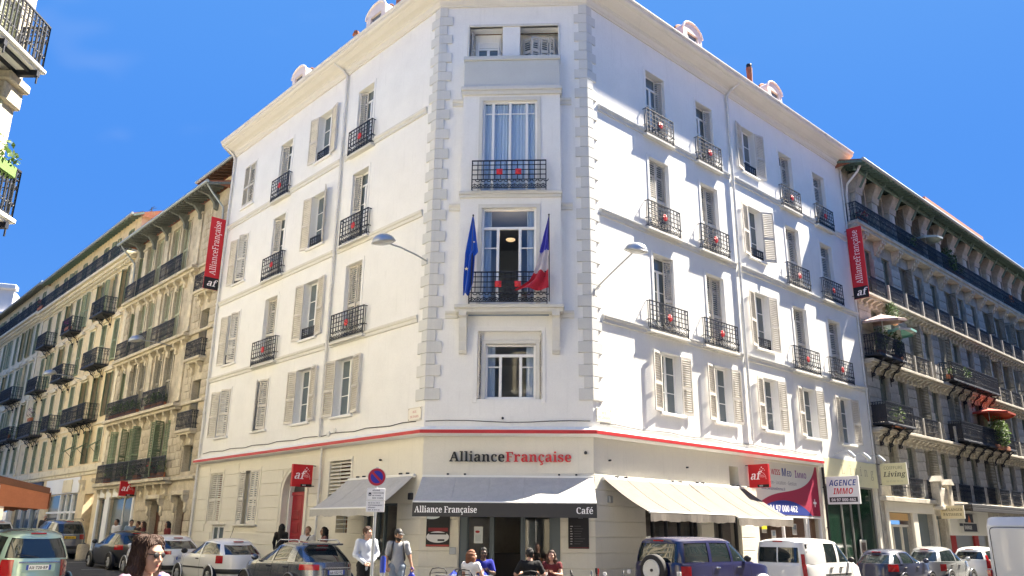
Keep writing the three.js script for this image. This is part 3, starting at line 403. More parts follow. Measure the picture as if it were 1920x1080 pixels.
  // rendered courses with recessed joints
  function coursesOn(F, xa, xb, list, opens, margin = 0.0) {
    for (let i = 0; i < list.length - 1; i++) {
      const y1 = ky(list[i]) - 0.014, y0 = ky(list[i + 1]) + 0.014; let segs = [[xa, xb]];
      for (const o of opens) { const a = o[0] - margin, b = o[1] + margin, lo = ky(o[2]), hi = ky(o[3]); let aa = a, bb = b; if (hi <= y0 + 0.02 || lo >= y1 - 0.02) continue; segs = segs.flatMap(([p, q]) => bb <= p || aa >= q ? [[p, q]] : [[p, aa], [bb, q]].filter(s => s[1] - s[0] > 0.04)); }
      for (const [p, q] of segs) partF('masonry_course', mb().cbox(p, q, y0, y1, 0, 0.03, 0.009).geo(), M.cream, R0, F, 0, 0, -0.0305);
    }
  }
  coursesOn(FL, -LL + 0.35, -5.15 * K, courses, [...openL, [ax0, ax1, -1, 3.72]], 0.16);
  coursesOn(FL, -3.3 * K, 0, courses.slice(3), openL, 0.05); coursesOn(FC, 0, CW, courses.slice(2), openC, 0.02); coursesOn(FR, 0, 7.4 * K, courses.slice(2), openR, 0.03);
  // arched entrance
  { const g = grpF('door', R0, FL, ac, 0, -0.03), ring = (r0, r1, z0, z1) => { const s = new THREE.Shape(); s.moveTo(-r1, -0.3); s.lineTo(-r1, spring); for (let i = 0; i <= 16; i++) { const a = Math.PI - Math.PI * i / 16; s.lineTo(r1 * Math.cos(a), spring + r1 * Math.sin(a)); } s.lineTo(r1, -0.3); s.lineTo(r0, -0.3); for (let i = 0; i <= 16; i++) { const a = Math.PI * i / 16; s.lineTo(r0 * Math.cos(a), spring + r0 * Math.sin(a)); } s.lineTo(-r0, -0.3); s.closePath(); return mb().ext(s, z0, z1); };
    part('surround', ring(ar, ar + 0.19, 0, 0.06).add(ring(ar + 0.15, ar + 0.21, 0.0, 0.085).raw()).geo(), M.cream, g); part('reveal', ring(ar - 0.02, ar + 0.1, -0.6, -0.4).geo(), M.white, g); part('inner_arch', ring(ar - 0.12, ar - 0.02, -0.4, -0.2).geo(), M.white, g);
    const dw = ar - 0.12; for (const s of [0, 1]) { const d = mb(), a = s ? 0.012 : -dw, b = s ? dw : -0.012; d.cbox(a, b, 0.1, spring, -0.38, -0.32, 0.01); for (const [c, e] of [[0.25, 0.9], [1.0, 1.7], [1.8, 2.15], [2.25, 2.6]]) d.cbox(a + 0.1, b - 0.1, c, e, -0.33, -0.295, 0.02); part('door_leaf', d.geo(), M.redDoor, g); part('handle', mb().tube([[s ? 0.07 : -0.07, 1.15, -0.29], [s ? 0.07 : -0.07, 1.35, -0.26], [s ? 0.07 : -0.07, 1.5, -0.29]], 0.012, 6).geo(), M.lampGrey, g); }
    const fl = new THREE.Shape(); fl.absarc(0, spring, dw, 0, Math.PI); part('fanlight', mb().ext(fl, -0.37, -0.35).geo(), M.dark, g); part('lintel', mb().cbox(-dw, dw, spring - 0.05, spring + 0.08, -0.39, -0.28, 0.01).geo(), M.redDoor, g); part('step', mb().cbox(-ar, ar, 0, 0.28, -0.6, 0.1, 0.02).geo(), M.kerb, g); }
  // closed ground floor shutters painted like the wall, one window with a leaf ajar
  { const sm = M.cream; const a = grpF('window', R0, FL, -12.53 * K, ky(2.07), -0.03), h = ky(3.86) - ky(2.07); part('surround', surroundGeo(1.24, h, 0.12, 0.035, 0), M.cream, a); part('shutter', shutterGeo(0.61, h, 1), once('creamShut', () => mat(0.76, 0.72, 0.63, { roughness: 0.8, map: T.grime })), a, -0.615, 0, -0.03, 0); part('shutter', shutterGeo(0.61, h, -1), cache.creamShut, a, 0.615, 0, -0.03, 0);
    const b = grpF('window', R0, FL, -9.85 * K, ky(2.07), -0.03), hb = ky(3.83) - ky(2.07); part('surround', surroundGeo(1.78, hb, 0.12, 0.035, 0), M.cream, b); casement(b, 1.1, hb, -0.25, { transom: 1, bars: 2 }); part('reveal', mb().box(-0.9, -0.55, 0, hb, -0.3, -0.2).box(0.55, 0.9, 0, hb, -0.3, -0.2).geo(), M.cream, b); part('shutter', shutterGeo(0.56, hb, 1), cache.creamShut, b, -0.86, 0, 0.0, -6 * RAD); part('shutter', shutterGeo(0.56, hb, -1), cache.creamShut, b, 0.86, 0, 0.02, 10 * RAD); part('sill', mb().cbox(-1.05, 1.05, -0.08, -0.005, -0.05, 0.12, 0.01).geo(), M.cream, b);
    const c = grpF('window', R0, FL, -11.98 * K, ky(1.1), -0.03); casement(c, 1.1, ky(2.0) - ky(1.1), -0.06, { transom: 1, bars: 0 }); part('hood', mb().cbox(-0.66, 0.66, 1.1, 1.16, -0.02, 0.06, 0.01).geo(), M.cream, c); }
  // barred opening and small window
  { const a = grpF('vent', R0, FL, -4.0 * K, ky(2.8), -0.03), w = 1.16 * K, h = 1.05 * K, m = mb(); for (let i = 0; i < 10; i++) { const y = h * (i + 0.5) / 10; m.quad([-w / 2, y - 0.03, -0.02], [w / 2, y - 0.03, -0.02], [w / 2, y + 0.035, -0.09], [-w / 2, y + 0.035, -0.09]).box(-w / 2, w / 2, y - 0.045, y - 0.03, -0.03, -0.015); } part('louvre', m.geo(), M.shutter, a); part('back', boxG(-w / 2, w / 2, 0, h, -0.9, -0.86), M.greyPaint, a); part('frame', mb().box(-0.012, 0.012, 0, h, -0.02, 0).add(surroundGeo(w, h, 0.1, 0.03, 0)).geo(), M.cream, a);
    const b = grpF('window', R0, FL, -3.75 * K, ky(1.83), -0.03); part('back', boxG(-0.37, 0.37, 0, 0.56, -0.9, -0.86), M.greyPaint, b); const n = mb(); for (let i = 1; i < 4; i++) n.box(-0.37, 0.37, 0.14 * i - 0.01, 0.14 * i + 0.01, -0.04, -0.02); n.box(0.1, 0.12, 0, 0.56, -0.04, -0.02); part('bars', n.geo(), M.lampGrey, b); }
  // shop window on the left front
  const glassRoom = once('shopIn', () => mat(0.36, 0.34, 0.31, { roughness: 0.9, map: T.grime }));
  function shopfront(F, x0, x1, y1, cols, o = {}) {
    const g = grpF('shopfront', R0, F, 0, 0, -0.03), y0 = o.sill ?? 0.16, f = 0.07, fm = o.fm ?? M.dark, m = mb(); m.cbox(x0, x0 + f, y0, y1, -0.22, -0.1, 0.008).cbox(x1 - f, x1, y0, y1, -0.22, -0.1, 0.008).cbox(x0 + f, x1 - f, y1 - f, y1, -0.219, -0.101, 0.008).cbox(x0 + f, x1 - f, y0, y0 + 0.12, -0.219, -0.101, 0.008);
    const cs = [x0 + f, ...cols, x1 - f]; for (const c of cols) m.cbox(c - 0.035, c + 0.035, y0 + 0.12, y1 - f, -0.218, -0.102, 0.008); if (o.transom) m.cbox(x0 + f, x1 - f, o.transom - 0.03, o.transom + 0.03, -0.217, -0.103, 0.008); part('frame', m.geo(), fm, g);
    for (let i = 0; i < cs.length - 1; i++) if (!(o.skip || []).includes(i)) part('pane', boxG(cs[i] + 0.02, cs[i + 1] - 0.02, y0 + 0.1, y1 - f, -0.165, -0.157), o.gm ?? M.clear, g);
    part('interior', mb().box(x0 - 0.1, x1 + 0.1, -0.3, y1 + 0.2, -6, -5.9).box(x0 - 0.2, x0 - 0.1, -0.3, y1 + 0.2, -5.9, -0.41).box(x1 + 0.1, x1 + 0.2, -0.3, y1 + 0.2, -5.9, -0.41).box(x0 - 0.2, x1 + 0.2, y1 + 0.1, y1 + 0.2, -5.9, -0.41).box(x0 - 0.2, x1 + 0.2, 0.1, 0.15, -5.9, -0.41).geo(), o.room ?? glassRoom, g);
    return g;
  }
  const teal = once('tealFrame', () => mat(0.10, 0.125, 0.14, { roughness: 0.5 }));
  shopfront(FL, -2.6 * K, -1.05 * K, ky(2.6), [-2.05 * K, -1.75 * K], { sill: ky(1.2), fm: teal }); 
  const cafe = shopfront(FC, 1.0 * K, 3.52 * K, ky(2.75), [1.2 * K, 1.78 * K, 2.62 * K, 3.28 * K], { fm: teal, skip: [2] });
  part('door_post', mb().cbox(1.8 * K, 1.87 * K, 0.16, ky(2.7), -0.3, -0.08, 0.01).cbox(2.53 * K, 2.6 * K, 0.16, ky(2.7), -0.3, -0.08, 0.01).cbox(1.0 * K, 1.2 * K, 0.16, ky(2.7), -0.1, -0.03, 0.01).cbox(3.3 * K, 3.52 * K, 0.16, ky(2.7), -0.1, -0.03, 0.01).geo(), teal, cafe);
  part('counter', mb().cbox(1.5 * K, 3.0 * K, 0.2, 1.25, -2.6, -2.2, 0.02).geo(), once('counterM', () => mat(0.06, 0.05, 0.045)), cafe);
  shopfront(FR, 2.05 * K, 4.52 * K, ky(2.75), [2.5 * K, 3.1 * K, 3.7 * K, 4.3 * K]); shopfront(FR, 5.22 * K, 6.62 * K, ky(2.75), [5.75 * K]);
  const est = shopfront(FR, 7.7 * K, 11.95 * K, ky(2.5), [9.4 * K, 10.9 * K, 11.05 * K], { fm: M.winWhite, room: once('browRoom', () => mat(0.38, 0.24, 0.17)) });
  shopfront(FR, 12.25 * K, 16.3 * K, ky(3.66), [13.6 * K, 14.35 * K, 15.0 * K], { fm: once('greyMetal', () => mat(0.2, 0.2, 0.19, { roughness: 0.4 })), gm: once('treeReflectGlass', () => mat(0.012, 0.035, 0.022, { roughness: 0.06, phys: true, ior: 1.5 })) });  // green reflection of the street trees is painted into this pane colour
  partF('duct_opening', mb().box(6.22 * K, 6.74 * K, ky(3.2), ky(3.9), -1.2, -1.1).geo(), M.greyPaint, R0, FR, 0, 0, -0.03);
  // little marks on the bare wall
  for (const [F, x, y, r] of [[FC, 4.18 * K, 3.85, 0.05], [FR, 0.6 * K, 3.7, 0.03], [FR, 4.0 * K, 3.72, 0.028], [FC, 2.05 * K, 4.72, 0.04], [FL, -1.9 * K, 3.75, 0.03], [FL, -4.4 * K, 4.75, 0.09], [FL, -4.75 * K, 4.68, 0.1]]) partF('wall_fixing', mb().tube([[0, 0, -0.02], [0, 0, 0.06]], r, 8).geo(), r > 0.06 ? M.pipe : M.dark, R0, F, x, ky(y), 0);
  partF('wall_light', mb().cbox(-0.08, 0.08, -0.1, 0.1, -0.03, 0.1, 0.015).geo(), M.dark, R0, FL, -0.4 * K, ky(2.75), 0); partF('wall_light', mb().cbox(-0.08, 0.08, -0.1, 0.1, -0.03, 0.1, 0.015).geo(), M.lampGrey, R0, FR, 0.55 * K, ky(2.72), 0);
  partF('letter_box', mb().cbox(-0.1, 0.1, -0.1, 0.1, -0.03, 0.04, 0.01).geo(), M.lampGrey, R0, FC, 0.85 * K, ky(1.44), 0);
  // raised lettering over the cafe
  const lt = (s, x, m) => { const g = new TextGeometry(s, { font, size: 0.292, depth: 0.035, curveSegments: 5, bevelEnabled: false }); g.computeBoundingBox(); const b = g.boundingBox; const o = partF('lettering', mb().add(g, new THREE.Matrix4().makeScale(1.0, 1, 1)).geo(), m, R0, FC, x, ky(3.615), 0.003); return b.max.x; };
  const wA = lt('Alliance', 0.69 * K, M.black); lt('Fran\u00e7aise', 0.69 * K + wA + 0.02, mat(0.55, 0.02, 0.03, { roughness: 0.5 })); console.log('lettering width', wA);
}
// ================= neighbours =================
Object.assign(M, {
  stoneWarm: mat(0.72, 0.655, 0.53, stoneOpt), stoneWarm2: mat(0.64, 0.575, 0.455, stoneOpt), stoneWarm3: mat(0.76, 0.70, 0.57, stoneOpt), stonePanel: mat(0.78, 0.72, 0.58, stoneOpt),
  ochre: mat(0.80, 0.67, 0.44, { map: T.grime, bumpMap: T.plasterB, bumpScale: 0.004, roughness: 0.92 }), paleYellow: mat(0.80, 0.72, 0.54, { map: T.grime, bumpMap: T.plasterB, bumpScale: 0.004, roughness: 0.92 }),
  stoneGrey: mat(0.65, 0.63, 0.585, stoneOpt), stoneGrey2: mat(0.58, 0.565, 0.525, stoneOpt), stoneGrey3: mat(0.69, 0.67, 0.62, stoneOpt), stoneCap: mat(0.70, 0.665, 0.585, stoneOpt),
  greenShut: mat(0.23, 0.285, 0.175, { roughness: 0.7, map: T.grime }), greenPale: mat(0.44, 0.47, 0.34, { roughness: 0.75, map: T.grime }), greyGreen: mat(0.23, 0.25, 0.20, { roughness: 0.75, map: T.grime }),
  soffit: mat(0.22, 0.34, 0.29, { roughness: 0.7, map: T.wood }), rafter: mat(0.17, 0.27, 0.23, { roughness: 0.7, map: T.wood }), greyWood: mat(0.24, 0.26, 0.24, { roughness: 0.75, map: T.wood }), brownWood: mat(0.20, 0.115, 0.08, { roughness: 0.8, map: T.wood }), zinc: mat(0.36, 0.40, 0.41, { roughness: 0.5, metalness: 0.3 }), olive: mat(0.31, 0.295, 0.24, { roughness: 0.8, map: T.grime }),
});
const toneW = [M.stoneWarm, M.stoneWarm2, M.stoneWarm3], toneG = [M.stoneGrey, M.stoneGrey2, M.stoneGrey3];
// railing with upright bars, a band of scrolls and a top rail
function scrollRail(w, h, dense = 0.15) {
  return once(`srail${w.toFixed(2)}_${h.toFixed(2)}_${dense}`, () => {
    const m = mb(), n = Math.max(3, Math.round(w / dense)); m.box(-w / 2, w / 2, h - 0.035, h, -0.022, 0.022).box(-w / 2, w / 2, 0.03, 0.055, -0.012, 0.012).box(-w / 2, w / 2, h * 0.78, h * 0.78 + 0.02, -0.01, 0.01);
    for (let i = 0; i <= n; i++) { const x = -w / 2 + w * i / n; m.box(x - 0.014, x + 0.014, 0, h, -0.014, 0.014); }
    for (let i = 0; i < n; i++) { const x = -w / 2 + w * (i + 0.5) / n, r = w / n * 0.36; for (const [cy, k] of [[h * 0.62, 1], [h * 0.28, -1], [h * 0.88, 1]]) { const p = []; for (let j = 0; j <= 6; j++) { const a = j / 6 * 5.2; p.push([x + r * Math.cos(a) * (1 - j * 0.06), cy + k * r * Math.sin(a) * (1 - j * 0.06), 0]); } m.tube(p, 0.013, 3, false); } }
    return m.geo();
  });
}
// three-sided balcony railing standing on a slab
function boxRail(w, d, h, dense) { return once(`brail${w.toFixed(2)}_${d.toFixed(2)}_${h}`, () => { const m = mb(); m.add(scrollRail(w, h, dense), M4(0, 0, d)); for (const s of [-1, 1]) m.add(scrollRail(d, h, dense), M4(s * w / 2, 0, d / 2, 0, Math.PI / 2)); return m.geo(); }); }
// spiral bracket in the plane across the wall
function scrollBracket(s = 1) { return once('sb' + s, () => { const m = mb(); const sp = (cy, cz, r, turns, st, dir) => { const p = []; for (let j = 0; j <= 16; j++) { const a = st + dir * j / 16 * turns * 6.283, q = r * (1 - 0.8 * j / 16); p.push([0, cy + q * Math.sin(a), cz + q * Math.cos(a)]); } m.tube(p, 0.03 * s, 5, false); }; sp(-0.28 * s, 0.34 * s, 0.22 * s, 1.6, 0.4, 1); sp(-0.72 * s, 0.1 * s, 0.09 * s, 1.3, 3.3, -1); m.tube([[0, -0.05 * s, 0.7 * s], [0, -0.2 * s, 0.5 * s], [0, -0.5 * s, 0.2 * s], [0, -0.8 * s, 0.04 * s]], 0.032 * s, 5, false); m.tube([[0, 0, 0.03], [0, -1.0 * s, 0.03]], 0.02 * s, 5); m.tube([[0, -0.02, 0], [0, -0.02, 0.75 * s]], 0.025 * s, 5); return m.geo(); }); }
const console_ = (w, h, d, key) => once('cons' + key, () => mb().ext(polyShape([[0, 0], [d, 0], [d, -h * 0.16], [d * 0.85, -h * 0.3], [d * 0.5, -h * 0.42], [d * 0.42, -h * 0.62], [d * 0.5, -h * 0.78], [d * 0.38, -h * 0.95], [0, -h]]), -w / 2, w / 2, new THREE.Matrix4().makeRotationY(-Math.PI / 2)).geo());
function sideWindow(root, F, x, y0, y1, w, o = {}) {
  const g = grpF('window', root, F, x, y0, o.out ?? 0), h = y1 - y0, sm = o.sm ?? M.greenShut;
  if (o.surround) part('surround', surroundGeo(w, h, o.surround, 0.05, 0), o.surM, g);
  if (o.hood) part('hood', mb().cbox(-w / 2 - 0.25, w / 2 + 0.25, h + 0.12, h + 0.24, 0, 0.18, 0.02).ext(polyShape([[-w / 2 - 0.2, h + 0.24], [w / 2 + 0.2, h + 0.24], [0, h + 0.5]]), 0, 0.12).geo(), o.surM, g);
  const z = o.z ?? -0.24;
  part('frame', once(`sf${w.toFixed(2)}_${h.toFixed(2)}`, () => mb().box(-w / 2, -w / 2 + 0.05, 0, h, -0.03, 0.03).box(w / 2 - 0.05, w / 2, 0, h, -0.03, 0.03).box(-0.03, 0.03, 0, h, -0.03, 0.03).box(-w / 2, w / 2, h - 0.05, h, -0.029, 0.029).box(-w / 2, w / 2, h * 0.7, h * 0.7 + 0.04, -0.028, 0.028).geo()), o.fm ?? M.olive, g, 0, 0, z);
  part('pane', once(`sp${w.toFixed(2)}_${h.toFixed(2)}`, () => boxG(-w / 2 + 0.04, w / 2 - 0.04, 0.02, h - 0.04, -0.004, 0.004)), M.glass, g, 0, 0, z - 0.01);
  if (o.aL !== undefined && o.aL !== null) part('shutter', shutterGeo(w / 2, h - 0.02, 1), sm, g, -w / 2, 0.01, o.sz ?? 0.03, -o.aL * RAD);
  if (o.aR !== undefined && o.aR !== null) part('shutter', shutterGeo(w / 2, h - 0.02, -1), sm, g, w / 2, 0.01, o.sz ?? 0.03, o.aR * RAD);
  if (o.rail) part('railing', scrollRail(o.rail, o.rh ?? 0.85), M.iron, g, 0, o.ry ?? 0.02, o.ro ?? 0.06);
  return g;
}
function sideBalcony(root, F, x, y, w, d, o = {}) {
  const g = grpF('balcony', root, F, x, y, 0);
  part('slab', o.iron ? mb().cbox(-w / 2, w / 2, -0.1, 0, 0, d, 0.015).geo() : mb().cbox(-w / 2, w / 2, -0.14, 0, 0, d, 0.02).cbox(-w / 2 + 0.05, w / 2 - 0.05, -0.24, -0.14, 0, d * 0.8, 0.02).geo(), o.iron ? M.iron : o.sm, g);
  part('railing', boxRail(w - 0.06, d - 0.05, o.rh ?? 0.92, o.dense ?? 0.16), M.iron, g);
  if (o.panel) part('side_screen', boxG(-w / 2 + 0.03, -w / 2 + 0.06, 0.03, 0.85, 0.03, d - 0.06), M.dark, g);
  const nb = o.brackets ?? 0; for (let i = 0; i < nb; i++) { const u = -w / 2 + w * (i + 0.5) / nb * 1; part('bracket', o.iron ? scrollBracket(o.bs ?? 0.85) : console_(0.16, o.ch ?? 0.45, d * 0.75, 'b' + (o.ch ?? 0.45) + d), o.iron ? M.iron : o.sm, g, u, o.iron ? -0.1 : -0.24, o.iron ? (o.d0 ?? 0.02) : 0); }
  return g;
}
const stones = (root, F, x0, x1, y0, y1, ch, lw, mats, out = 0.04, max = 999) => { // coursed blocks with open joints
  const rows = Math.max(1, Math.round((y1 - y0) / ch)), H = (y1 - y0) / rows; let n = 0;
  for (let r = 0; r < rows; r++) { const cnt = Math.max(1, Math.round((x1 - x0) / lw)), off = (r % 2 && cnt > 1) ? 0.5 : 0, W = (x1 - x0) / cnt; for (let c = 0; c < cnt + (off ? 1 : 0); c++) { const a = Math.max(x0, x0 + (c - off) * W), b = Math.min(x1, x0 + (c + 1 - off) * W); if (b - a < 0.05 || n++ >= max) continue; const w = b - a, v = Math.floor(rnd() * 3); partF('stone_block', once(`st${w.toFixed(2)}_${H.toFixed(2)}_${out}_${v}`, () => mb().cbox(-w / 2 + 0.012, w / 2 - 0.012, 0.012, H - 0.012, 0, out * (0.8 + 0.25 * v), 0.014).geo()), mats[Math.floor(rnd() * mats.length)], root, F, (a + b) / 2, y0 + r * H, 0); } }
};
function eave(root, F, x0, x1, y, d, o) { // boarded eave with rafters and a gutter
  const g = grpF('eave', root, F, 0, y, 0), L = x1 - x0; part('soffit', mb().quad([x0, o.rise ?? 0.25, 0], [x1, o.rise ?? 0.25, 0], [x1, 0, d], [x0, 0, d]).quad([x0, (o.rise ?? 0.25) + 0.06, 0], [x0, 0.06, d], [x1, 0.06, d], [x1, (o.rise ?? 0.25) + 0.06, 0]).geo(), o.sm, g);
  const n = Math.round(L / (o.pitch ?? 0.5)); for (let i = 0; i <= n; i++) part('rafter', once('raf' + d + (o.rise ?? 0.25), () => mb().bar([0, (o.rise ?? 0.25) - 0.07, 0], [0, -0.06, d - 0.03], 0.08, 0.13).geo()), o.rm, g, x0 + L * i / n);
  part('gutter', mb().tube([[x0 - 0.05, 0.04, d + 0.04], [x1 + 0.05, 0.04, d + 0.04]], 0.085, 8).geo(), M.zinc, g);
  part('roof_tiles', mb().quad([x0, 0.07, d], [x1, 0.07, d], [x1, o.top ?? 1.6, -3.5], [x0, o.top ?? 1.6, -3.5]).quad([x0, 0.07, d], [x0, o.top ?? 1.6, -3.5], [x0, 0, -3.5], [x0, 0, 0]).quad([x1, 0.07, d], [x1, 0, 0], [x1, 0, -3.5], [x1, o.top ?? 1.6, -3.5]).geo(), M.tile, g);
  return g;
}

// ---- carved stone house next to the white building on the left street ----
{
  const R0 = thing('stone_apartment_house', 'carved cream stone house with paired windows and wide bracketed eave, beside the white building', 'building', ...(([x, z]) => [x, 0, z])(world(FL, -20 * K, -4)));
  const X = s => -s * K, holes = [], sm = M.stonePanel;
  const H = (s0, s1, a, b) => holes.push([X(s1), X(s0), ky(a), ky(b)]);
  const pairs = [[18.4, 19.3], [19.7, 20.55], [21.7, 22.6], [22.95, 23.8]];
  const lv = [[7.0, 9.42], [10.0, 12.42], [13.05, 15.55]];
  lv.forEach(([a, b], i) => pairs.forEach(([p, q], j) => { H(p, q, a, b); sideWindow(R0, FL, X((p + q) / 2), ky(a), ky(b), (q - p) * K, { sm: i === 2 ? M.greenPale : i === 1 ? M.greenPale : M.olive, aL: [2, 4, 0, 6][j], aR: [3, 0, 5, 2][j], sz: -0.12, z: -0.3, surround: 0.1, surM: M.stoneWarm3 }); }));
  const f1 = [[17.75, 18.65], [18.95, 19.75], [21.2, 22.0], [22.3, 23.0], [24.3, 25.2]]; f1.forEach(([p, q], j) => { H(p, q, 3.95, 6.3); sideWindow(R0, FL, X((p + q) / 2), ky(3.95), ky(6.3), (q - p) * K, { sm: M.greenShut, aL: [70, 8, 30, 80, 5][j], aR: [10, 60, 75, 12, 40][j], sz: -0.05, z: -0.3 }); });
  const side = [[15.05, 16.0, 4.05, 5.1], [15.1, 15.95, 5.7, 7.7], [15.1, 15.95, 8.62, 10.7], [15.1, 15.95, 11.56, 13.7], [24.35, 25.2, 7.0, 9.4], [24.35, 25.2, 10.0, 12.3], [24.4, 25.2, 13.1, 15.2]];
  side.forEach(([p, q, a, b], j) => { H(p, q, a, b); sideWindow(R0, FL, X((p + q) / 2), ky(a), ky(b), (q - p) * K, { sm: j < 4 ? M.stoneWarm3 : M.greenShut, aL: j < 4 ? null : 20, aR: j < 4 ? null : 8, sz: -0.1, z: -0.34 }); });
  const HB = [[15.1, 15.95, -1, 3.1], [17.55, 18.75, -1, 3.0], [20.9, 24.0, -1, 3.2], [24.6, 25.55, -1, 3.3]]; for (const [p, q, a, b] of HB) holes.push([X(q), X(p), -0.5, ky(b)]);
  partF('wall', wallGeo(X(25.75), X(14.42), -0.6, ky(15.95), 0.5, holes), M.stoneWarm, R0, FL, 0, 0, 0);
  // stone blocks at both sides and over the first floor
  for (const [a, b] of [[-0.5, 3.7], [3.95, 6.5], [7.0, 9.5], [9.98, 12.5], [12.95, 15.4]]) { if (a > 0) { stones(R0, FL, X(15.02), X(14.45), ky(a), ky(b), 0.36, 0.6, toneW); stones(R0, FL, X(16.75), X(16.05), ky(a), ky(b), 0.36, 0.45, toneW); stones(R0, FL, X(25.72), X(25.25), ky(a), ky(b), 0.36, 0.6, toneW); if (a > 6) stones(R0, FL, X(24.28), X(23.95), ky(a), ky(b), 0.4, 0.5, toneW); } }
  for (const [p, q] of [[16.75, 17.7], [19.85, 21.1], [23.1, 24.2]]) stones(R0, FL, X(q), X(p), ky(3.95), ky(6.4), 0.38, 0.6, toneW);
  stones(R0, FL, X(17.5), X(16.0), 0.3, ky(3.0), 0.5, 0.9, toneW, 0.06); stones(R0, FL, X(20.4), X(18.8), 0.3, ky(3.0), 0.5, 0.9, toneW, 0.06); stones(R0, FL, X(15.05), X(14.45), 0.3, ky(3.0), 0.5, 0.6, toneW, 0.06);
  // pilasters, panels
  for (const s of [17.3, 21.15, 24.05]) for (const [a, b] of [[7.0, 9.55], [10.0, 12.55], [13.0, 15.4]]) partF('pilaster', mb().cbox(-0.3, 0.3, ky(a), ky(b), 0, 0.09, 0.015).cbox(-0.36, 0.36, ky(b), ky(b) + 0.14, 0, 0.14, 0.015).cbox(-0.36, 0.36, ky(a), ky(a) + 0.2, 0, 0.13, 0.015).geo(), sm, R0, FL, X(s), 0, 0);
  // floor slabs on consoles
  for (const [y, d] of [[3.87, 0.5], [6.87, 0.5], [9.85, 0.45], [12.88, 0.45]]) { partF('ledge', mb().cbox(X(25.75), X(16.7), ky(y) - 0.16, ky(y), 0, d, 0.02).cbox(X(25.75), X(16.75), ky(y) - 0.3, ky(y) - 0.16, 0, d * 0.7, 0.02).cbox(X(16.7), X(14.45), ky(y) - 0.16, ky(y) - 0.02, 0, 0.15, 0.02).geo(), sm, R0, FL, 0, 0, 0); for (let i = 0; i < 10; i++) partF('console', console_(0.2, 0.55, d * 0.62, 'n1' + d), M.stoneWarm3, R0, FL, X(17.2 + i * 0.92), ky(y) - 0.3, 0); }
  const rails = [[3.9, [[17.0, 25.6]]], [6.9, [[18.05, 20.75], [21.4, 25.6]]], [9.88, [[18.1, 20.75], [21.5, 23.95], [24.1, 25.6]]], [12.92, [[18.2, 20.75], [21.55, 23.95], [24.2, 25.6]]]];
  for (const [y, rs] of rails) for (const [p, q] of rs) partF('railing', scrollRail((q - p) * K, 0.98, 0.17), M.iron, R0, FL, X((p + q) / 2), ky(y) + 0.02, 0.38);
  for (const y of [5.68, 8.6, 11.54]) sideBalcony(R0, FL, X(15.6), ky(y), 1.55 * K, 0.4, { sm, brackets: 2, ch: 0.5, rh: 0.85 });
  // eave
  const ev = eave(R0, FL, X(25.6), X(14.5), ky(15.85), 1.15, { sm: M.greyWood, rm: M.greyWood, pitch: 0.42, rise: 0.35 });
  for (const s of [15.6, 17.2, 18.9, 21.1, 22.8, 24.6]) part('eave_bracket', once('evb', () => mb().ext(polyShape([[0, 0], [0.95, 0], [0.95, -0.1], [0.55, -0.16], [0.25, -0.5], [0.2, -0.8], [0, -0.85]]), -0.09, 0.09, new THREE.Matrix4().makeRotationY(-Math.PI / 2)).geo()), M.greyWood, ev, X(s), 0.02, 0);
  for (const s of [14.7, 25.4]) part('strut', mb().tube([[0, 0.02, 1.1], [0, -0.35, 0.8], [0, -1.0, 0.15], [0, -2.2, 0.08]], 0.05, 6).geo(), M.zinc, ev, X(s), 0, 0);
  // taller rear block with a brown eave
  partF('rear_block', boxG(X(17.6), X(14.42), ky(15.9), ky(17.35), -4.5, -0.9), M.ochre, R0, FL, 0, 0, 0); eave(R0, FL, X(18.2), X(14.3), ky(17.25), 1.0, { sm: M.brownWood, rm: M.brownWood, pitch: 0.5, rise: 0.3, top: 1.2 }).position.add(V(FL.s * -0.9, 0, FL.c * -0.9));
  // shopfront and doors at street level
  const sh = grpF('shopfront', R0, FL, 0, 0, 0); part('fascia', mb().cbox(X(25.7), X(20.75), ky(3.25), ky(3.72), 0, 0.12, 0.01).cbox(X(20.9), X(20.75), -0.4, ky(3.25), 0, 0.1, 0.01).cbox(X(24.6), X(24.0), -0.4, ky(3.25), 0, 0.1, 0.01).cbox(X(25.72), X(25.55), -0.4, ky(3.25), 0, 0.1, 0.01).geo(), M.winWhite, sh);
  for (const [p, q] of [[20.9, 22.4], [22.45, 24.0], [24.62, 25.55]]) part('pane', boxG(X(q), X(p), 0.1, ky(3.2), -0.16, -0.15), M.glass, sh); part('mullion', boxG(X(22.45), X(22.4), 0.1, ky(3.2), -0.19, -0.1), M.winWhite, sh); part('number_panel', boxG(X(25.45), X(24.75), ky(3.0), ky(3.18), -0.1, -0.08), M.dark, sh);
  for (const [p, q, b] of [[17.55, 18.75, 3.0], [15.1, 15.95, 3.1]]) { const d = grpF('door', R0, FL, X((p + q) / 2), 0, 0), w = (q - p) * K; part('door_leaf', mb().cbox(-w / 2, w / 2, 0.1, ky(b), -0.36, -0.3, 0.01).cbox(-w / 2 + 0.12, -0.06, 0.5, 1.6, -0.3, -0.27, 0.02).cbox(0.06, w / 2 - 0.12, 0.5, 1.6, -0.3, -0.27, 0.02).geo(), once('brownDoor', () => mat(0.12, 0.035, 0.02, { map: T.wood, roughness: 0.5 })), d); part('door_hood', mb().cbox(-w / 2 - 0.25, w / 2 + 0.25, ky(b) + 0.05, ky(b) + 0.25, 0, 0.3, 0.03).geo(), sm, d); for (const s of [-1, 1]) part('console', console_(0.22, 0.8, 0.3, 'door'), sm, d, s * (w / 2 + 0.18), ky(b) + 0.05, 0); part('transom_glass', boxG(-w / 2 + 0.1, w / 2 - 0.1, ky(b) - 0.55, ky(b) - 0.1, -0.295, -0.285), M.glass, d); }
}

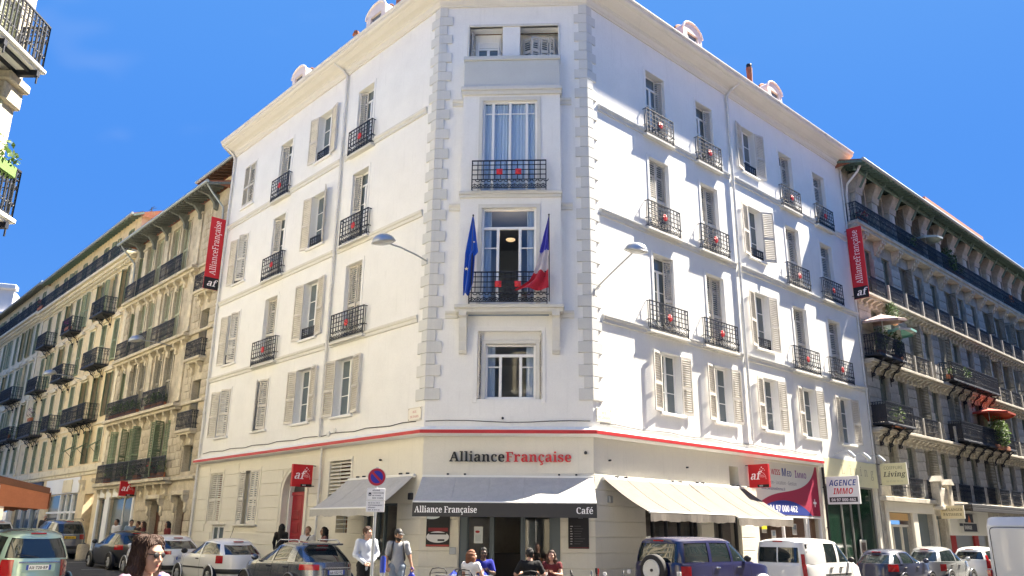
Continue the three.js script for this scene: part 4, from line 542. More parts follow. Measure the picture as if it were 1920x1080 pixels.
// ---- yellow house with iron box balconies, and the one beyond it ----
function yellowHouse(name, label, s0, s1, dy, wallM, cols, boxes, eaveM, extra) {
  const X = s => -s * K, Y = h => ky(h + dy), R0 = thing(name, label, 'building', ...(([x, z]) => [x, 0, z])(world(FL, X((s0 + s1) / 2), -4))), holes = [], trim = M.paleYellow;
  const lv = [[5.05, 6.75, 1], [7.35, 9.55, 2], [10.2, 12.4, 3], [13.05, 15.15, 4]];
  for (const [a, b, f] of lv) cols.forEach((c, i) => { const w = 0.85 * K; holes.push([X(c) - w / 2, X(c) + w / 2, Y(a), Y(b)]); const boxed = boxes[f]?.some(([p, q]) => c > p - 0.2 && c < q + 0.2), r = rnd(); sideWindow(R0, FL, X(c), Y(a), Y(b), w, { sm: M.greenShut, aL: r < 0.6 ? 3 : r < 0.8 ? 168 : 20, aR: r < 0.5 ? 2 : r < 0.75 ? 14 : 166, surround: 0.11, surM: trim, hood: f === 3 || f === 2, z: -0.2 }); });
  const top = cols.map(c => c); top.forEach(c => { const w = 0.8 * K; holes.push([X(c) - w / 2, X(c) + w / 2, Y(15.95), Y(17.4)]); sideWindow(R0, FL, X(c), Y(15.95), Y(17.4), w, { sm: M.greenShut, aL: rnd() < 0.7 ? 4 : 168, aR: 6, z: -0.2 }); });
  holes.push(...extra.holes.map(([p, q, b]) => [X(q), X(p), -0.5, ky(b)]));
  partF('wall', wallGeo(X(s1), X(s0), -0.6, Y(18.0), 0.5, holes), wallM, R0, FL, 0, 0, 0);
  partF('ground_floor_band', mb().cbox(X(s1), X(s0), Y(4.62), Y(4.95), 0, 0.16, 0.02).cbox(X(s1), X(s0), Y(4.45), Y(4.62), 0, 0.08, 0.02).geo(), trim, R0, FL, 0, 0, 0);
  for (const y of [6.95, 9.85, 12.75]) partF('string_course', mb().cbox(X(s1), X(s0), Y(y), Y(y) + 0.14, 0, 0.07, 0.015).geo(), trim, R0, FL, 0, 0, 0);
  partF('corner_strip', mb().cbox(X(s0) - 0.45, X(s0), Y(4.95), Y(15.3), 0, 0.06, 0.015).geo(), trim, R0, FL, 0, 0, 0);
  for (const f in boxes) for (const [p, q] of boxes[f]) sideBalcony(R0, FL, X((p + q) / 2), Y({ 2: 7.22, 3: 10.05, 4: 12.85 }[f]), (q - p) * K, 0.85, { iron: true, brackets: Math.max(2, Math.round((q - p) / 1.1)), rh: 0.98, bs: 0.8, dense: 0.17 });
  // main cornice carrying a long balcony
  partF('cornice', mb().cbox(X(s1), X(s0), Y(15.62), Y(15.8), 0, 0.62, 0.03).cbox(X(s1), X(s0), Y(15.45), Y(15.62), 0, 0.42, 0.03).cbox(X(s1), X(s0), Y(15.2), Y(15.3), 0, 0.1, 0.02).geo(), trim, R0, FL, 0, 0, 0);
  const nd = Math.round((s1 - s0) * K / 0.42); for (let i = 0; i < Math.min(nd, 60); i++) partF('dentil', once('dent', () => mb().cbox(-0.1, 0.1, 0, 0.17, 0, 0.3, 0.015).geo()), trim, R0, FL, X(s0) - 0.3 - i * 0.42, Y(15.3), 0);
  const nr = Math.round((s1 - s0) / 4); for (let i = 0; i < nr; i++) { const w = (s1 - s0) * K / nr; partF('railing', scrollRail(w - 0.03, 0.95, 0.2), M.iron, R0, FL, X(s0) - w * (i + 0.5), Y(15.8), 0.56); }
  eave(R0, FL, X(s1), X(s0) + 0.25, Y(17.75), 0.65, { sm: eaveM[0], rm: eaveM[1], pitch: 0.55, rise: 0.3 });
  extra.build && extra.build(R0, X);
  return R0;
}
yellowHouse('yellow_house', 'yellow house with green shutters, black iron box balconies and green eave', 25.78, 43.4, 0, M.ochre, [27.15, 29.2, 31.3, 33.4, 35.3, 37.4, 39.4, 41.5], { 4: [[27.65, 29.9], [33.5, 35.5], [39.0, 41.1]], 3: [[27.6, 30.0], [33.7, 35.9], [39.3, 41.6]], 2: [[28.1, 32.2], [34.7, 36.2], [38.6, 41.6]] }, [M.soffit, M.rafter], { holes: [[26.6, 28.15, 3.5], [29.3, 35.0, 3.6], [36.2, 42.5, 3.6]], build: (R0, X) => {
  const g = grpF('shopfront', R0, FL, 0, 0, 0); part('fascia', mb().cbox(X(35.3), X(29.1), ky(3.6), ky(4.4), 0, 0.1, 0.02).geo(), M.winWhite, g); part('carved_panel', mb().cbox(X(31.8), X(30.2), ky(3.65), ky(4.3), 0.1, 0.16, 0.03).geo(), M.paleYellow, g); for (const [p, q] of [[29.3, 30.3], [30.5, 32.4], [32.6, 35.0]]) part('pane', boxG(X(q), X(p), 0.5, ky(3.55), -0.2, -0.19), M.glass, g); part('frame', mb().box(X(30.5), X(30.3), 0, ky(3.6), -0.25, -0.05).box(X(32.6), X(32.4), 0, ky(3.6), -0.25, -0.05).box(X(35), X(29.3), ky(2.6), ky(2.7), -0.25, -0.06).box(X(31.5), X(31.4), 0.5, ky(3.6), -0.25, -0.06).geo(), M.winWhite, g); part('curtain', mb().box(X(32.3), X(31.6), 0.6, ky(3.4), -0.5, -0.45).box(X(30.2), X(29.5), 0.6, ky(3.4), -0.5, -0.45).geo(), once('claret', () => mat(0.16, 0.03, 0.04)), g);
  const d = grpF('door', R0, FL, 0, 0, 0); part('recess', mb().box(X(28.15), X(26.6), 0, ky(3.5), -1.0, -0.9).box(X(28.2), X(28.15), 0, ky(3.5), -0.9, -0.45).box(X(26.6), X(26.55), 0, ky(3.5), -0.9, -0.45).geo(), M.ochre, d); part('door_leaf', boxG(X(27.9), X(26.8), 0.1, ky(2.9), -0.89, -0.85), once('tanDoor', () => mat(0.3, 0.2, 0.1, { map: T.wood })), d); for (const s of [26.4, 28.4]) part('console', console_(0.3, 0.6, 0.35, 'yh'), M.paleYellow, d, X(s), ky(4.2), 0);
  const h2 = grpF('shopfront', R0, FL, 0, 0, 0); part('fascia', mb().cbox(X(42.5), X(36.2), ky(3.5), ky(4.4), 0, 0.14, 0.02).geo(), once('navy', () => mat(0.05, 0.07, 0.12)), h2); part('pane', boxG(X(42.5), X(36.2), 0.3, ky(3.5), -0.2, -0.19), M.glass, h2); part('frame', mb().box(X(38.4), X(38.2), 0, ky(3.5), -0.25, -0.05).box(X(40.4), X(40.2), 0, ky(3.5), -0.25, -0.05).geo(), once('greyBlue', () => mat(0.3, 0.34, 0.38)), h2);
} });
// awning-like shutters propped open on the first floor
yellowHouse('cream_house', 'cream house with long iron balconies far along the left street', 43.45, 66, 0.15, M.paleYellow, [44.6, 46.5, 48.4, 50.3, 52.2, 54.2, 56.2, 58.2, 60.2, 62.2, 64.2], { 3: [[45.8, 49.2], [53, 56]], 2: [[44.3, 46.8], [48, 51]] }, [M.soffit, M.greyWood], { holes: [[44, 47, 3.5], [48, 52, 3.5], [53, 57, 3.5]] });
{ // chimney and far white building closing the street
  const p = world(FL, -52 * K, -3); const c = thing('chimney_stack', 'pink brick chimney stack on the cream house roof', 'chimney', p[0], ky(17.5), p[1], FL.turn); part('stack', mb().cbox(-0.6, 0.6, 0, 2.6, -0.5, 0.5, 0.04).cbox(-0.7, 0.7, 2.6, 2.85, -0.6, 0.6, 0.03).geo(), M.pinkWall, c); for (const s of [-0.3, 0.3]) part('chimney_pot', mb().tube([[s, 2.85, 0], [s, 3.4, 0]], [0.17, 0.14], 8).geo(), M.tile, c);
  const w = thing('pale_tower_block', 'pale grey white apartment block closing the left street far behind', 'building', -92, 0, -112, 20 * RAD); const holes = []; for (let i = 0; i < 7; i++) for (let j = 0; j < 9; j++) holes.push([-15 + i * 4.4, -13.6 + i * 4.4, 3 + j * 3.4, 5 + j * 3.4]); part('wall', wallGeo(-17, 17, -2, 36.5, 0.6, holes), mat(0.78, 0.77, 0.77, plasterOpt()), w, 0, 0, 0); part('gable', mb().tube([[-9, 36, 0.2], [-6, 36, 0.2]], 0.6, 6).ext((() => { const s = new THREE.Shape(); s.absarc(-6, 36.2, 5, 0, Math.PI); return s; })(), -8, 0).geo(), cache.rm ?? M.white, w); part('cornice', mb().cbox(-17.3, 17.3, 36.5, 37.2, -1, 0.8, 0.05).cbox(-17.2, 17.2, 32.6, 33, -0.2, 0.5, 0.04).geo(), M.white, w); holes.forEach(([a, b, c, d]) => part('window', boxG(a, b, c, d, -0.5, -0.45), M.glass, w)); part('body', boxG(-17, 17, -2, 36.4, -14, -0.62), M.white, w);
}
for (const [s, o, h] of [[30, -2, 2.6], [36.5, -2.2, 2.2]]) { const p = world(FL, -s * K, o), a = thing('roof_aerial', 'thin television aerial on the yellow house roof', 'aerial', p[0], ky(17.9), p[1], FL.turn, 'aerials on the yellow house roof'); part('mast', mb().tube([[0, 0, 0], [0, h, 0]], 0.03, 5).geo(), M.dark, a); part('antenna_arm', mb().tube([[-0.5, h - 0.1, 0], [0.5, h - 0.1, 0]], 0.02, 4).tube([[-0.35, h - 0.35, 0.2], [-0.35, h - 0.1, -0.2]], 0.015, 4).tube([[0.35, h - 0.35, 0.2], [0.35, h - 0.1, -0.2]], 0.015, 4).geo(), M.dark, a); }

// ---- grey stone building on the right street ----
{
  const X = s => s * K, R0 = thing('grey_stone_building', 'long grey stone building with deep green eave and tiers of iron balconies', 'building', ...(([x, z]) => [x, 0, z])(world(FR, 28 * K, -4)));
  const s0 = 16.6, s1 = 47, holes = [], col = []; for (let i = 0; i < 16; i++) col.push(18.3 + 1.85 * i); const nf = 13, ww = 0.86 * K;
  const lv = [[3.42, 5.5, 1], [6.08, 8.34, 2], [8.84, 11.15, 3], [11.7, 13.92, 4], [14.85, 16.95, 5]];
  for (const [a, b, f] of lv) col.forEach((c, i) => { holes.push([X(c) - ww / 2, X(c) + ww / 2, ky(a), ky(b)]); if (i >= nf) return; const r = rnd(), half = r < 0.45; sideWindow(R0, FR, X(c), ky(a), ky(b), ww, { sm: r < 0.7 ? M.olive : M.greyGreen, fm: M.olive, aL: half ? [4, 62, 8][i % 3] : 3, aR: half ? 78 : 3, sz: -0.16, z: -0.36, rail: f === 1 || f === 4 ? 1.36 * K : 0, ro: f === 1 ? 0.1 : 0.36, rh: 0.9, ry: 0.03 }); });
  const gOpen = [[17.1, 19.3, 2.8], [19.8, 21.55, 2.8], [21.75, 22.9, 2.75], [23.3, 28, 2.7], [28.6, 34, 2.7], [34.6, 42, 2.7]]; for (const [p, q, b] of gOpen) holes.push([X(p), X(q), -0.4, ky(b)]);
  partF('wall', wallGeo(X(s0), X(s1), -0.6, ky(17.75), 0.55, holes), M.stoneGrey2, R0, FR, 0, 0, 0);
  for (const [a, b] of [[3.42, 5.75], [6.08, 8.5], [8.84, 11.35], [11.7, 13.6]]) for (let i = -1; i < 11; i++) { const p = i < 0 ? s0 + 0.05 : col[i] + 0.43, q = i < 0 ? col[0] - 0.43 : col[i + 1] - 0.43; stones(R0, FR, X(p) + 0.02, X(q) - 0.02, ky(a), ky(b), 0.46, 1.2, toneG, 0.05); }
  // ledges with close-set consoles
  for (const y of [6.02, 8.78, 11.65]) { partF('ledge', mb().cbox(X(s0), X(s1), ky(y) - 0.14, ky(y), 0, 0.5, 0.02).cbox(X(s0), X(s1), ky(y) - 0.24, ky(y) - 0.14, 0, 0.38, 0.02).geo(), M.stoneCap, R0, FR, 0, 0, 0); for (let i = 0; i < 48; i++) partF('console', console_(0.2, 0.36, 0.36, 'nr'), M.stoneCap, R0, FR, X(s0) + 0.3 + i * 0.545, ky(y) - 0.24, 0); }
  partF('ledge', mb().cbox(X(s0), X(s1), ky(3.2), ky(3.38), 0, 0.3, 0.02).geo(), M.stoneCap, R0, FR, 0, 0, 0);
  for (const y of [8.84, 6.08]) for (let i = 0; i < nf; i++) { const c = col[i]; if (i === 0 || (i > 2 && i < 8)) continue; partF('railing', scrollRail(1.5 * K, 0.88, 0.17), M.iron, R0, FR, X(c), ky(y) - 0.02, 0.42); }
  for (const y of [6.02, 8.78, 11.65]) for (let i = 0; i < nf; i++) partF('rail_post', once('rpost', () => mb().cbox(-0.06, 0.06, 0, 0.9, -0.06, 0.06, 0.012).geo()), M.stoneGrey2, R0, FR, X(col[i] + 0.925), ky(y), 0.39);
  // upper balcony on paired scroll consoles
  partF('upper_balcony_slab', mb().cbox(X(s0) - 0.05, X(s1), ky(14.6), ky(14.77), 0, 0.6, 0.03).cbox(X(s0) - 0.03, X(s1), ky(14.45), ky(14.6), 0, 0.52, 0.03).geo(), M.stoneCap, R0, FR, 0, 0, 0);
  const scr = once('nrscroll', () => { const m = mb(); for (const u of [-0.16, 0.16]) { m.ext(polyShape([[0, 0], [0.48, 0], [0.49, -0.18], [0.38, -0.2], [0.36, -0.33], [0.25, -0.36], [0.2, -0.52], [0.12, -0.56], [0.1, -0.72], [0, -0.74]]), u - 0.085, u + 0.085, new THREE.Matrix4().makeRotationY(-Math.PI / 2)); } return m.geo(); });
  for (let i = 0; i < 14; i++) partF('scroll_console', scr, M.stoneCap, R0, FR, X(col[i] - 0.925 + (i === 0 ? 0.15 : 0)), ky(14.45), 0);
  for (let i = 0; i < 8; i++) partF('railing', scrollRail(1.85 * 2 * K - 0.03, 0.98, 0.17), M.iron, R0, FR, X(s0 + 1.85 * (2 * i + 1)), ky(14.77), 0.55);
  partF('railing', scrollRail(0.5, 0.98, 0.17), M.iron, R0, FR, X(s0) + 0.02, ky(14.77), 0.3).rotation.y += Math.PI / 2;
  // top storey pillars with flaring capitals carrying the eave
  const pil = once('nrpil', () => mb().cbox(-0.34, 0.34, 0, ky(16.3) - ky(14.77), 0, 0.26, 0.02).ext(polyShape([[0, 0], [0.3, 0], [0.34, 0.25], [0.46, 0.45], [0.6, 0.75], [0.62, 1.05], [0, 1.05]]), -0.42, 0.42, M4(0, ky(16.3) - ky(14.77), 0).multiply(new THREE.Matrix4().makeRotationY(-Math.PI / 2))).geo());
  for (let i = 0; i < 14; i++) partF('pillar', pil, i % 2 ? M.stoneCap : M.stoneGrey3, R0, FR, X(col[i] - 0.925 + (i === 0 ? 0.2 : 0)), ky(14.77), 0);
  const ev = eave(R0, FR, X(s0) - 0.6, X(s1), ky(17.1), 1.4, { sm: M.soffit, rm: M.rafter, pitch: 0.42, rise: 0.42, top: 1.5 });
  part('eave_beam', mb().box(X(s0), X(s1), -0.06, 0.1, 0.62, 0.74).geo(), M.soffit, ev); for (let i = 0; i < 14; i++) part('strut', once('nrst', () => mb().bar([0, -0.75, 0.5], [0, 0.0, 0.95], 0.07, 0.1).bar([0, -0.02, 0.2], [0, 0.0, 1.0], 0.07, 0.1).geo()), M.soffit, ev, X(col[i] - 0.925), 0, 0);
  part('downpipe', mb().tube([[X(s0) - 0.1, 0, 1.05], [X(s0) - 0.2, -0.35, 0.9], [X(s0) - 0.12, -0.8, 0.3], [X(s0) + 0.05, -1.3, 0.12], [X(s0) + 0.05, -6, 0.12]], 0.06, 8).geo(), M.pipe, ev);
  part('roof_storey', boxG(X(28), X(37), 0.6, 2.9, -4.5, -0.6), mat(0.5, 0.22, 0.15, plasterOpt()), ev);
  // deep iron balconies
  for (const [f, p, q] of [[8.98, 16.7, 19.4], [6.2, 16.7, 19.4], [8.98, 24.7, 31.2], [6.2, 24.8, 32.2]]) sideBalcony(R0, FR, X((p + q) / 2), ky(f), (q - p) * K, 0.78, { iron: true, brackets: q - p > 4 ? 6 : 3, rh: 0.98, bs: 1.15, dense: 0.13, panel: f < 7 });
  // shopfronts at street level
  const g = grpF('shopfront', R0, FR, 0, 0, 0); part('fascia', mb().cbox(X(16.9), X(21.6), ky(2.8), ky(3.2), 0, 0.14, 0.02).cbox(X(16.9), X(17.1), 0, ky(2.8), 0, 0.12, 0.02).cbox(X(19.3), X(19.8), 0, ky(2.8), 0, 0.12, 0.02).cbox(X(21.55), X(21.75), 0, ky(2.8), 0, 0.12, 0.02).geo(), once('paleStone', () => mat(0.72, 0.68, 0.58, plasterOpt())), g);
  part('pane', boxG(X(17.1), X(19.3), 0.3, ky(2.3), -0.25, -0.24), M.glass, g); part('pane', boxG(X(19.8), X(21.55), 0.3, ky(2.8), -0.25, -0.24), M.glass, g); part('blind', boxG(X(17.1), X(19.3), ky(2.5), ky(2.78), -0.2, -0.12), once('tan', () => mat(0.55, 0.36, 0.17)), g); part('blind', boxG(X(19.8), X(21.55), ky(2.2), ky(2.76), -0.3, -0.27), once('brownBlind', () => mat(0.30, 0.17, 0.08)), g); part('frame', mb().box(X(17.75), X(17.82), 0, ky(2.3), -0.27, -0.15).box(X(18.6), X(18.68), 0, ky(2.3), -0.27, -0.15).box(X(17.1), X(19.3), ky(2.25), ky(2.34), -0.27, -0.14).geo(), cache.paleStone, g);  // second blind is plain brown
  const rs = mb(); for (let i = 0; i < 14; i++) rs.box(X(19.85), X(21.5), 0.3 + i * 0.09, 0.37 + i * 0.09, -0.3, -0.26); part('roller_shutter', rs.geo(), M.greyPaint, g);
  const pg = grpF('bakery_front', R0, FR, 0, 0, 0); part('pane', boxG(X(21.75), X(22.9), 0.3, ky(2.75), -0.3, -0.29), M.glass, pg); part('hanging_cloth', boxG(X(21.85), X(22.6), ky(1.4), ky(2.6), -0.27, -0.22), M.shutter, pg);
  const eg = grpF('shopfront', R0, FR, 0, 0, 0); part('fascia', mb().cbox(X(23.2), X(28.2), ky(1.95), ky(3.05), 0, 0.12, 0.02).geo(), once('paleFascia', () => mat(0.68, 0.68, 0.64)), eg); for (const [p, q, m] of [[23.3, 23.9, 'r'], [23.9, 26.2, 'g'], [26.2, 26.7, 'r'], [26.7, 28, 'g']]) part(m === 'r' ? 'red_panel' : 'pane', boxG(X(p), X(q), 0.1, ky(1.95), -0.1, m === 'r' ? 0.02 : -0.09), m === 'r' ? mat(0.3, 0.02, 0.02) : once('paleGlass', () => mat(0.25, 0.27, 0.26, { roughness: 0.1 })), eg);
  part('canopy', mb().cbox(X(23.2), X(42), ky(3.12), ky(3.26), 0.1, 1.3, 0.02).cbox(X(23.2), X(42), ky(2.95), ky(3.12), 1.2, 1.3, 0.02).geo(), M.dark, eg);
  part('pane', boxG(X(28.6), X(42), 0.3, ky(2.7), -0.25, -0.24), M.glass, eg);
  // arched pediment over the bakery door
  part('pediment', mb().cbox(X(21.6), X(21.95), ky(3.1), ky(4.15), 0, 0.5, 0.03).cbox(X(22.75), X(23.1), ky(3.1), ky(4.05), 0, 0.5, 0.03).cbox(X(21.95), X(22.75), ky(3.1), ky(3.9), 0, 0.4, 0.03).cbox(X(21.5), X(23.2), ky(2.98), ky(3.14), 0, 0.6, 0.03).ext(polyShape([[X(21.5), ky(4.15)], [X(22.05), ky(4.15)], [X(21.78), ky(4.4)]]), 0, 0.6).ext(polyShape([[X(22.65), ky(4.05)], [X(23.2), ky(4.05)], [X(22.92), ky(4.3)]]), 0, 0.6).geo(), M.stoneCap, pg);
}

// ---- cream corner house across the left street (its balconies reach into view) ----
const FT = frame(-10.4, -14.8, 90 * RAD);
function cornerBlock(name, label, F, w, wallM, dirA, dirB, H, o = {}) { // chamfer front F (x from -w to 0) and two flank fronts
  const R0 = thing(name, label, 'building', ...(([x, z]) => [x, 0, z])(world(F, -w / 2, -3))), holes = [];
  const storeys = [[0.3, 3.2], [4.7, 6.9], [8.0, 10.2], [11.3, 13.5], [14.6, 16.6]].filter(s => s[1] < H);
  const front = (FF, x0, x1, cs) => { const hs = []; for (const c of cs) for (const [a, b] of storeys) { hs.push([c - 0.55, c + 0.55, a, b]); const g = grpF('window', R0, FF, c, a, 0); part('pane', once('cbp' + (b - a).toFixed(1), () => boxG(-0.5, 0.5, 0.05, b - a - 0.05, -0.26, -0.25)), M.glass, g); part('frame', once('cbf' + (b - a).toFixed(1), () => mb().box(-0.55, -0.48, 0, b - a, -0.3, -0.22).box(0.48, 0.55, 0, b - a, -0.3, -0.22).box(-0.04, 0.04, 0, b - a, -0.3, -0.22).geo()), M.winWhite, g); if (a > 4) { part('shutter', shutterGeo(0.55, b - a, 1), o.sm ?? M.greenPale, g, -0.55, 0, 0.03, -172 * RAD); part('shutter', shutterGeo(0.55, b - a, -1), o.sm ?? M.greenPale, g, 0.55, 0, 0.03, 172 * RAD); } } partF('wall', wallGeo(x0, x1, -0.6, H, 0.5, hs), wallM, R0, FF, 0, 0, 0); for (const y of [4.2, 7.5, 10.8, 14.1]) if (y < H) partF('string_course', mb().cbox(x0, x1, y, y + 0.25, 0, 0.12, 0.02).geo(), M.trim, R0, FF, 0, 0, 0); partF('cornice', mb().cbox(x0, x1, H, H + 0.5, -0.5, 0.7, 0.04).geo(), M.trim, R0, FF, 0, 0, 0); };
  front(F, -w, 0, o.cs ?? [-w / 2]); const A = world(F, 0, 0), B = world(F, -w, 0), FA = frame(A[0], A[1], dirA), FB = frame(B[0], B[1], dirB);
  const ca = []; for (let i = 0; i < (o.na ?? 9); i++) ca.push(2 + i * 3.1); const cb = []; for (let i = 0; i < (o.nb ?? 5); i++) cb.push(-2 - i * 3.1);
  front(FA, 0.02, (o.na ?? 9) * 3.1 + 1, ca); front(FB, -(o.nb ?? 5) * 3.1 - 1, -0.02, cb);
  const P = (F2, x, o2) => world(F2, x, o2), la = (o.na ?? 9) * 3.1 + 1, lb = (o.nb ?? 5) * 3.1 + 1, q = [P(FB, -lb, 0), B, A, P(FA, la, 0), P(FA, la, -11), P(FB, -lb, -11)], b = R0.position, y = H + 0.3, m = mb(); for (let i = 1; i < 5; i++) m.tri([q[0][0] - b.x, y, q[0][1] - b.z], [q[i][0] - b.x, y, q[i][1] - b.z], [q[i + 1][0] - b.x, y, q[i + 1][1] - b.z]); for (let i = 3; i < 6; i++) { const p = q[i], r = q[(i + 1) % 6]; m.quad([p[0] - b.x, 0, p[1] - b.z], [r[0] - b.x, 0, r[1] - b.z], [r[0] - b.x, y, r[1] - b.z], [p[0] - b.x, y, p[1] - b.z]); }
  part('roof', m.geo(), M.tile, R0); return R0;
}
{
  const tl = cornerBlock('cream_corner_house', 'cream corner house with cast iron balconies high at the left street corner', FT, 4.8, M.paleYellow, 132.76 * RAD, 42.76 * RAD, 17.6, { cs: [-1.5, -3.5], na: 15 });
  for (const y of [7.5, 10.8]) { const g = grpF('balcony', tl, FT, -2.3, y, 0); part('slab', mb().cbox(-2.5, 2.12, 0.02, 0.12, 0, 0.74, 0.02).geo(), M.trim, g); part('underside', boxG(-2.4, 2.0, -0.02, 0.02, 0, 0.68), M.white, g); for (const x of [-1.4, -0.3, 0.8, 1.9]) part('iron_beam', mb().box(x - 0.05, x + 0.05, -0.14, -0.02, -0.1, 0.72).tube([[x, -0.14, 0.7], [x, -0.3, 0.7]], 0.02, 5).geo(), M.iron, g); for (const z of [0.25, 0.55]) part('iron_beam', boxG(-2.4, 2.0, -0.08, -0.021, z - 0.03, z + 0.03), M.iron, g); part('railing', boxRail(4.45, 0.67, 1.0, 0.12), M.iron, g, -0.17, 0.12, 0); }
  partF('corner_pilaster', mb().cbox(-0.45, 0.02, 4.5, 17.5, 0, 0.1, 0.02).cbox(-0.55, 0.06, 10.1, 10.5, 0, 0.2, 0.03).cbox(-0.6, 0.1, 10.5, 10.7, 0, 0.3, 0.03).geo(), M.stoneWarm, tl, FT, 0, 0, 0);
  // the two corners behind and beside the viewer
  cornerBlock('buff_corner_house', 'buff corner house with green shutters behind the crossing', frame(-3, 4.2, 180 * RAD), 6, M.paleYellow, 222.76 * RAD, 132.76 * RAD, 17.2, { na: 6, nb: 6, cs: [-1.6, -4.4] });
  cornerBlock('rose_corner_house', 'rose corner house across the right street', frame(11.3, -10, -90 * RAD), 5, M.pinkWall, -47.24 * RAD, -137.24 * RAD, 16.8, { na: 6, nb: 24, cs: [-2.5] });
}
// ================= awnings, signs, lamps, flags =================
function awning(label, F, x0, x1, yw, yf, d, valH, o = {}) {
  const [bx, bz] = world(F, (x0 + x1) / 2, 0), g = thing('awning', label, 'awning', bx, 0, bz, F.turn), w = x1 - x0, hw = w / 2, n = 14, m = mb(), u = Math.max(6, Math.round(w / 0.35));
  const S = (a, t, e = 0) => { const sag = Math.sin(Math.PI * t) * (0.05 + 0.016 * Math.sin(a * 9.1) + 0.01 * Math.sin(a * 23 + t * 3)), l = o.taper ?? 0; return [-hw + w * a + (o.skew ?? 0) * t, yw + (yf - yw) * t - sag + e, 0.08 + (d - 0.08) * t]; };
  for (let i = 0; i < u; i++) for (let j = 0; j < n; j++) { const a = i / u, b = (i + 1) / u, s = j / n, t = (j + 1) / n; m.quad(S(a, t), S(b, t), S(b, s), S(a, s)); m.quad(S(a, s, -0.006), S(b, s, -0.006), S(b, t, -0.006), S(a, t, -0.006)); }
  part('canopy', m.geo(), o.m ?? M.awning, g);
  for (let i = 1; i < u / 3; i++) { const a = i * 3 / u, p = []; for (let j = 0; j <= n; j++) { const q = S(a, j / n, 0.004); p.push(q); } part('seam', mb().tube(p, 0.006, 3, false).geo(), o.m ?? M.awning, g); }
  const e0 = S(0, 1), e1 = S(1, 1); part('front_bar', mb().tube([[e0[0], yf, d], [e1[0], yf, d]], 0.035, 8).geo(), M.awnBar, g);
  const v = mb(), vn = Math.round(w / 0.12); for (let i = 0; i < vn; i++) { const f = k => { const x = e0[0] + (e1[0] - e0[0]) * k / vn, z = d + 0.03 + (o.flat ? 0 : 0.007 * Math.sin(k * 1.37 + 2 * Math.sin(k * 0.31)) + 0.012 * Math.sin(k * 0.41)); return [x, z, yf - valH + (o.flat ? 0 : 0.035 * Math.sin(k * 0.33) * Math.sin(k * 0.33) + 0.01 * Math.sin(k * 2.2))]; }, p = f(i), q = f(i + 1); v.quad([p[0], p[2], p[1]], [q[0], q[2], q[1]], [q[0], yf, d + 0.03], [p[0], yf, d + 0.03]); }
  part('valance', v.geo(), o.vm ?? o.m ?? M.awning, g);
  for (const s of [0.15, 0.85]) part('folding_arm', mb().tube([[-hw + w * s, yw - 0.1, 0.05], [-hw + w * (s + (s < 0.5 ? 0.12 : -0.12)), (yw + yf) / 2 - 0.12, d * 0.5], [-hw + w * s, yf - 0.02, d - 0.02]], 0.022, 6).geo(), M.awnBar, g);
  part('roller_box', mb().cbox(-hw, hw, yw - 0.06, yw + 0.05, 0.0, 0.1, 0.015).geo(), M.awnBar, g); for (const s of [-0.35, -0.25, 0.3, 0.4]) part('clamp', boxG(w * s - 0.03, w * s + 0.03, yw + 0.05, yw + 0.1, 0, 0.1), M.dark, g);
  return g;
}
{
  const aw = awning('grey awning with dark lettered valance over the cafe door', FC, 0.02 * K, 4.37 * K, ky(3.23), ky(2.56), 1.55, 0.39, { flat: true, vm: M.valance });
  const w = 4.35 * K, vm = canvasMat(2048, 154, (g, W, H) => { g.fillStyle = '#434241'; g.fillRect(0, 0, W, H); g.fillStyle = '#f4f4f2'; g.font = 'bold 96px serif'; g.textBaseline = 'middle'; g.fillText('Alliance Fran\u00e7aise', 24, H / 2, 700); g.textAlign = 'right'; g.fillText('Caf\u00e9', W - 40, H / 2, 190); }, { roughness: 0.9 });
  part('valance_print', boardGeo(w, 0.375), vm, aw, 0, ky(2.56) - 0.2, 1.588);
  awning('grey awning over the shop window, reaching towards the arched red door', FL, -3.42 * K, -0.25 * K, ky(3.27), ky(2.44), 1.38, 0.24);
  awning('sunlit beige awning beside the chamfered corner', FR, 0.28 * K, 3.95 * K, ky(3.23), ky(2.39), 1.75, 0.26, { m: mat(0.18, 0.158, 0.135, { map: T.cloth, roughness: 0.95 }) });
  awning('sunlit beige awning next to the estate agency panel', FR, 3.97 * K, 6.85 * K, ky(3.25), ky(2.33), 1.86, 0.26, { m: mat(0.18, 0.158, 0.135, { map: T.cloth, roughness: 0.95 }) });
}
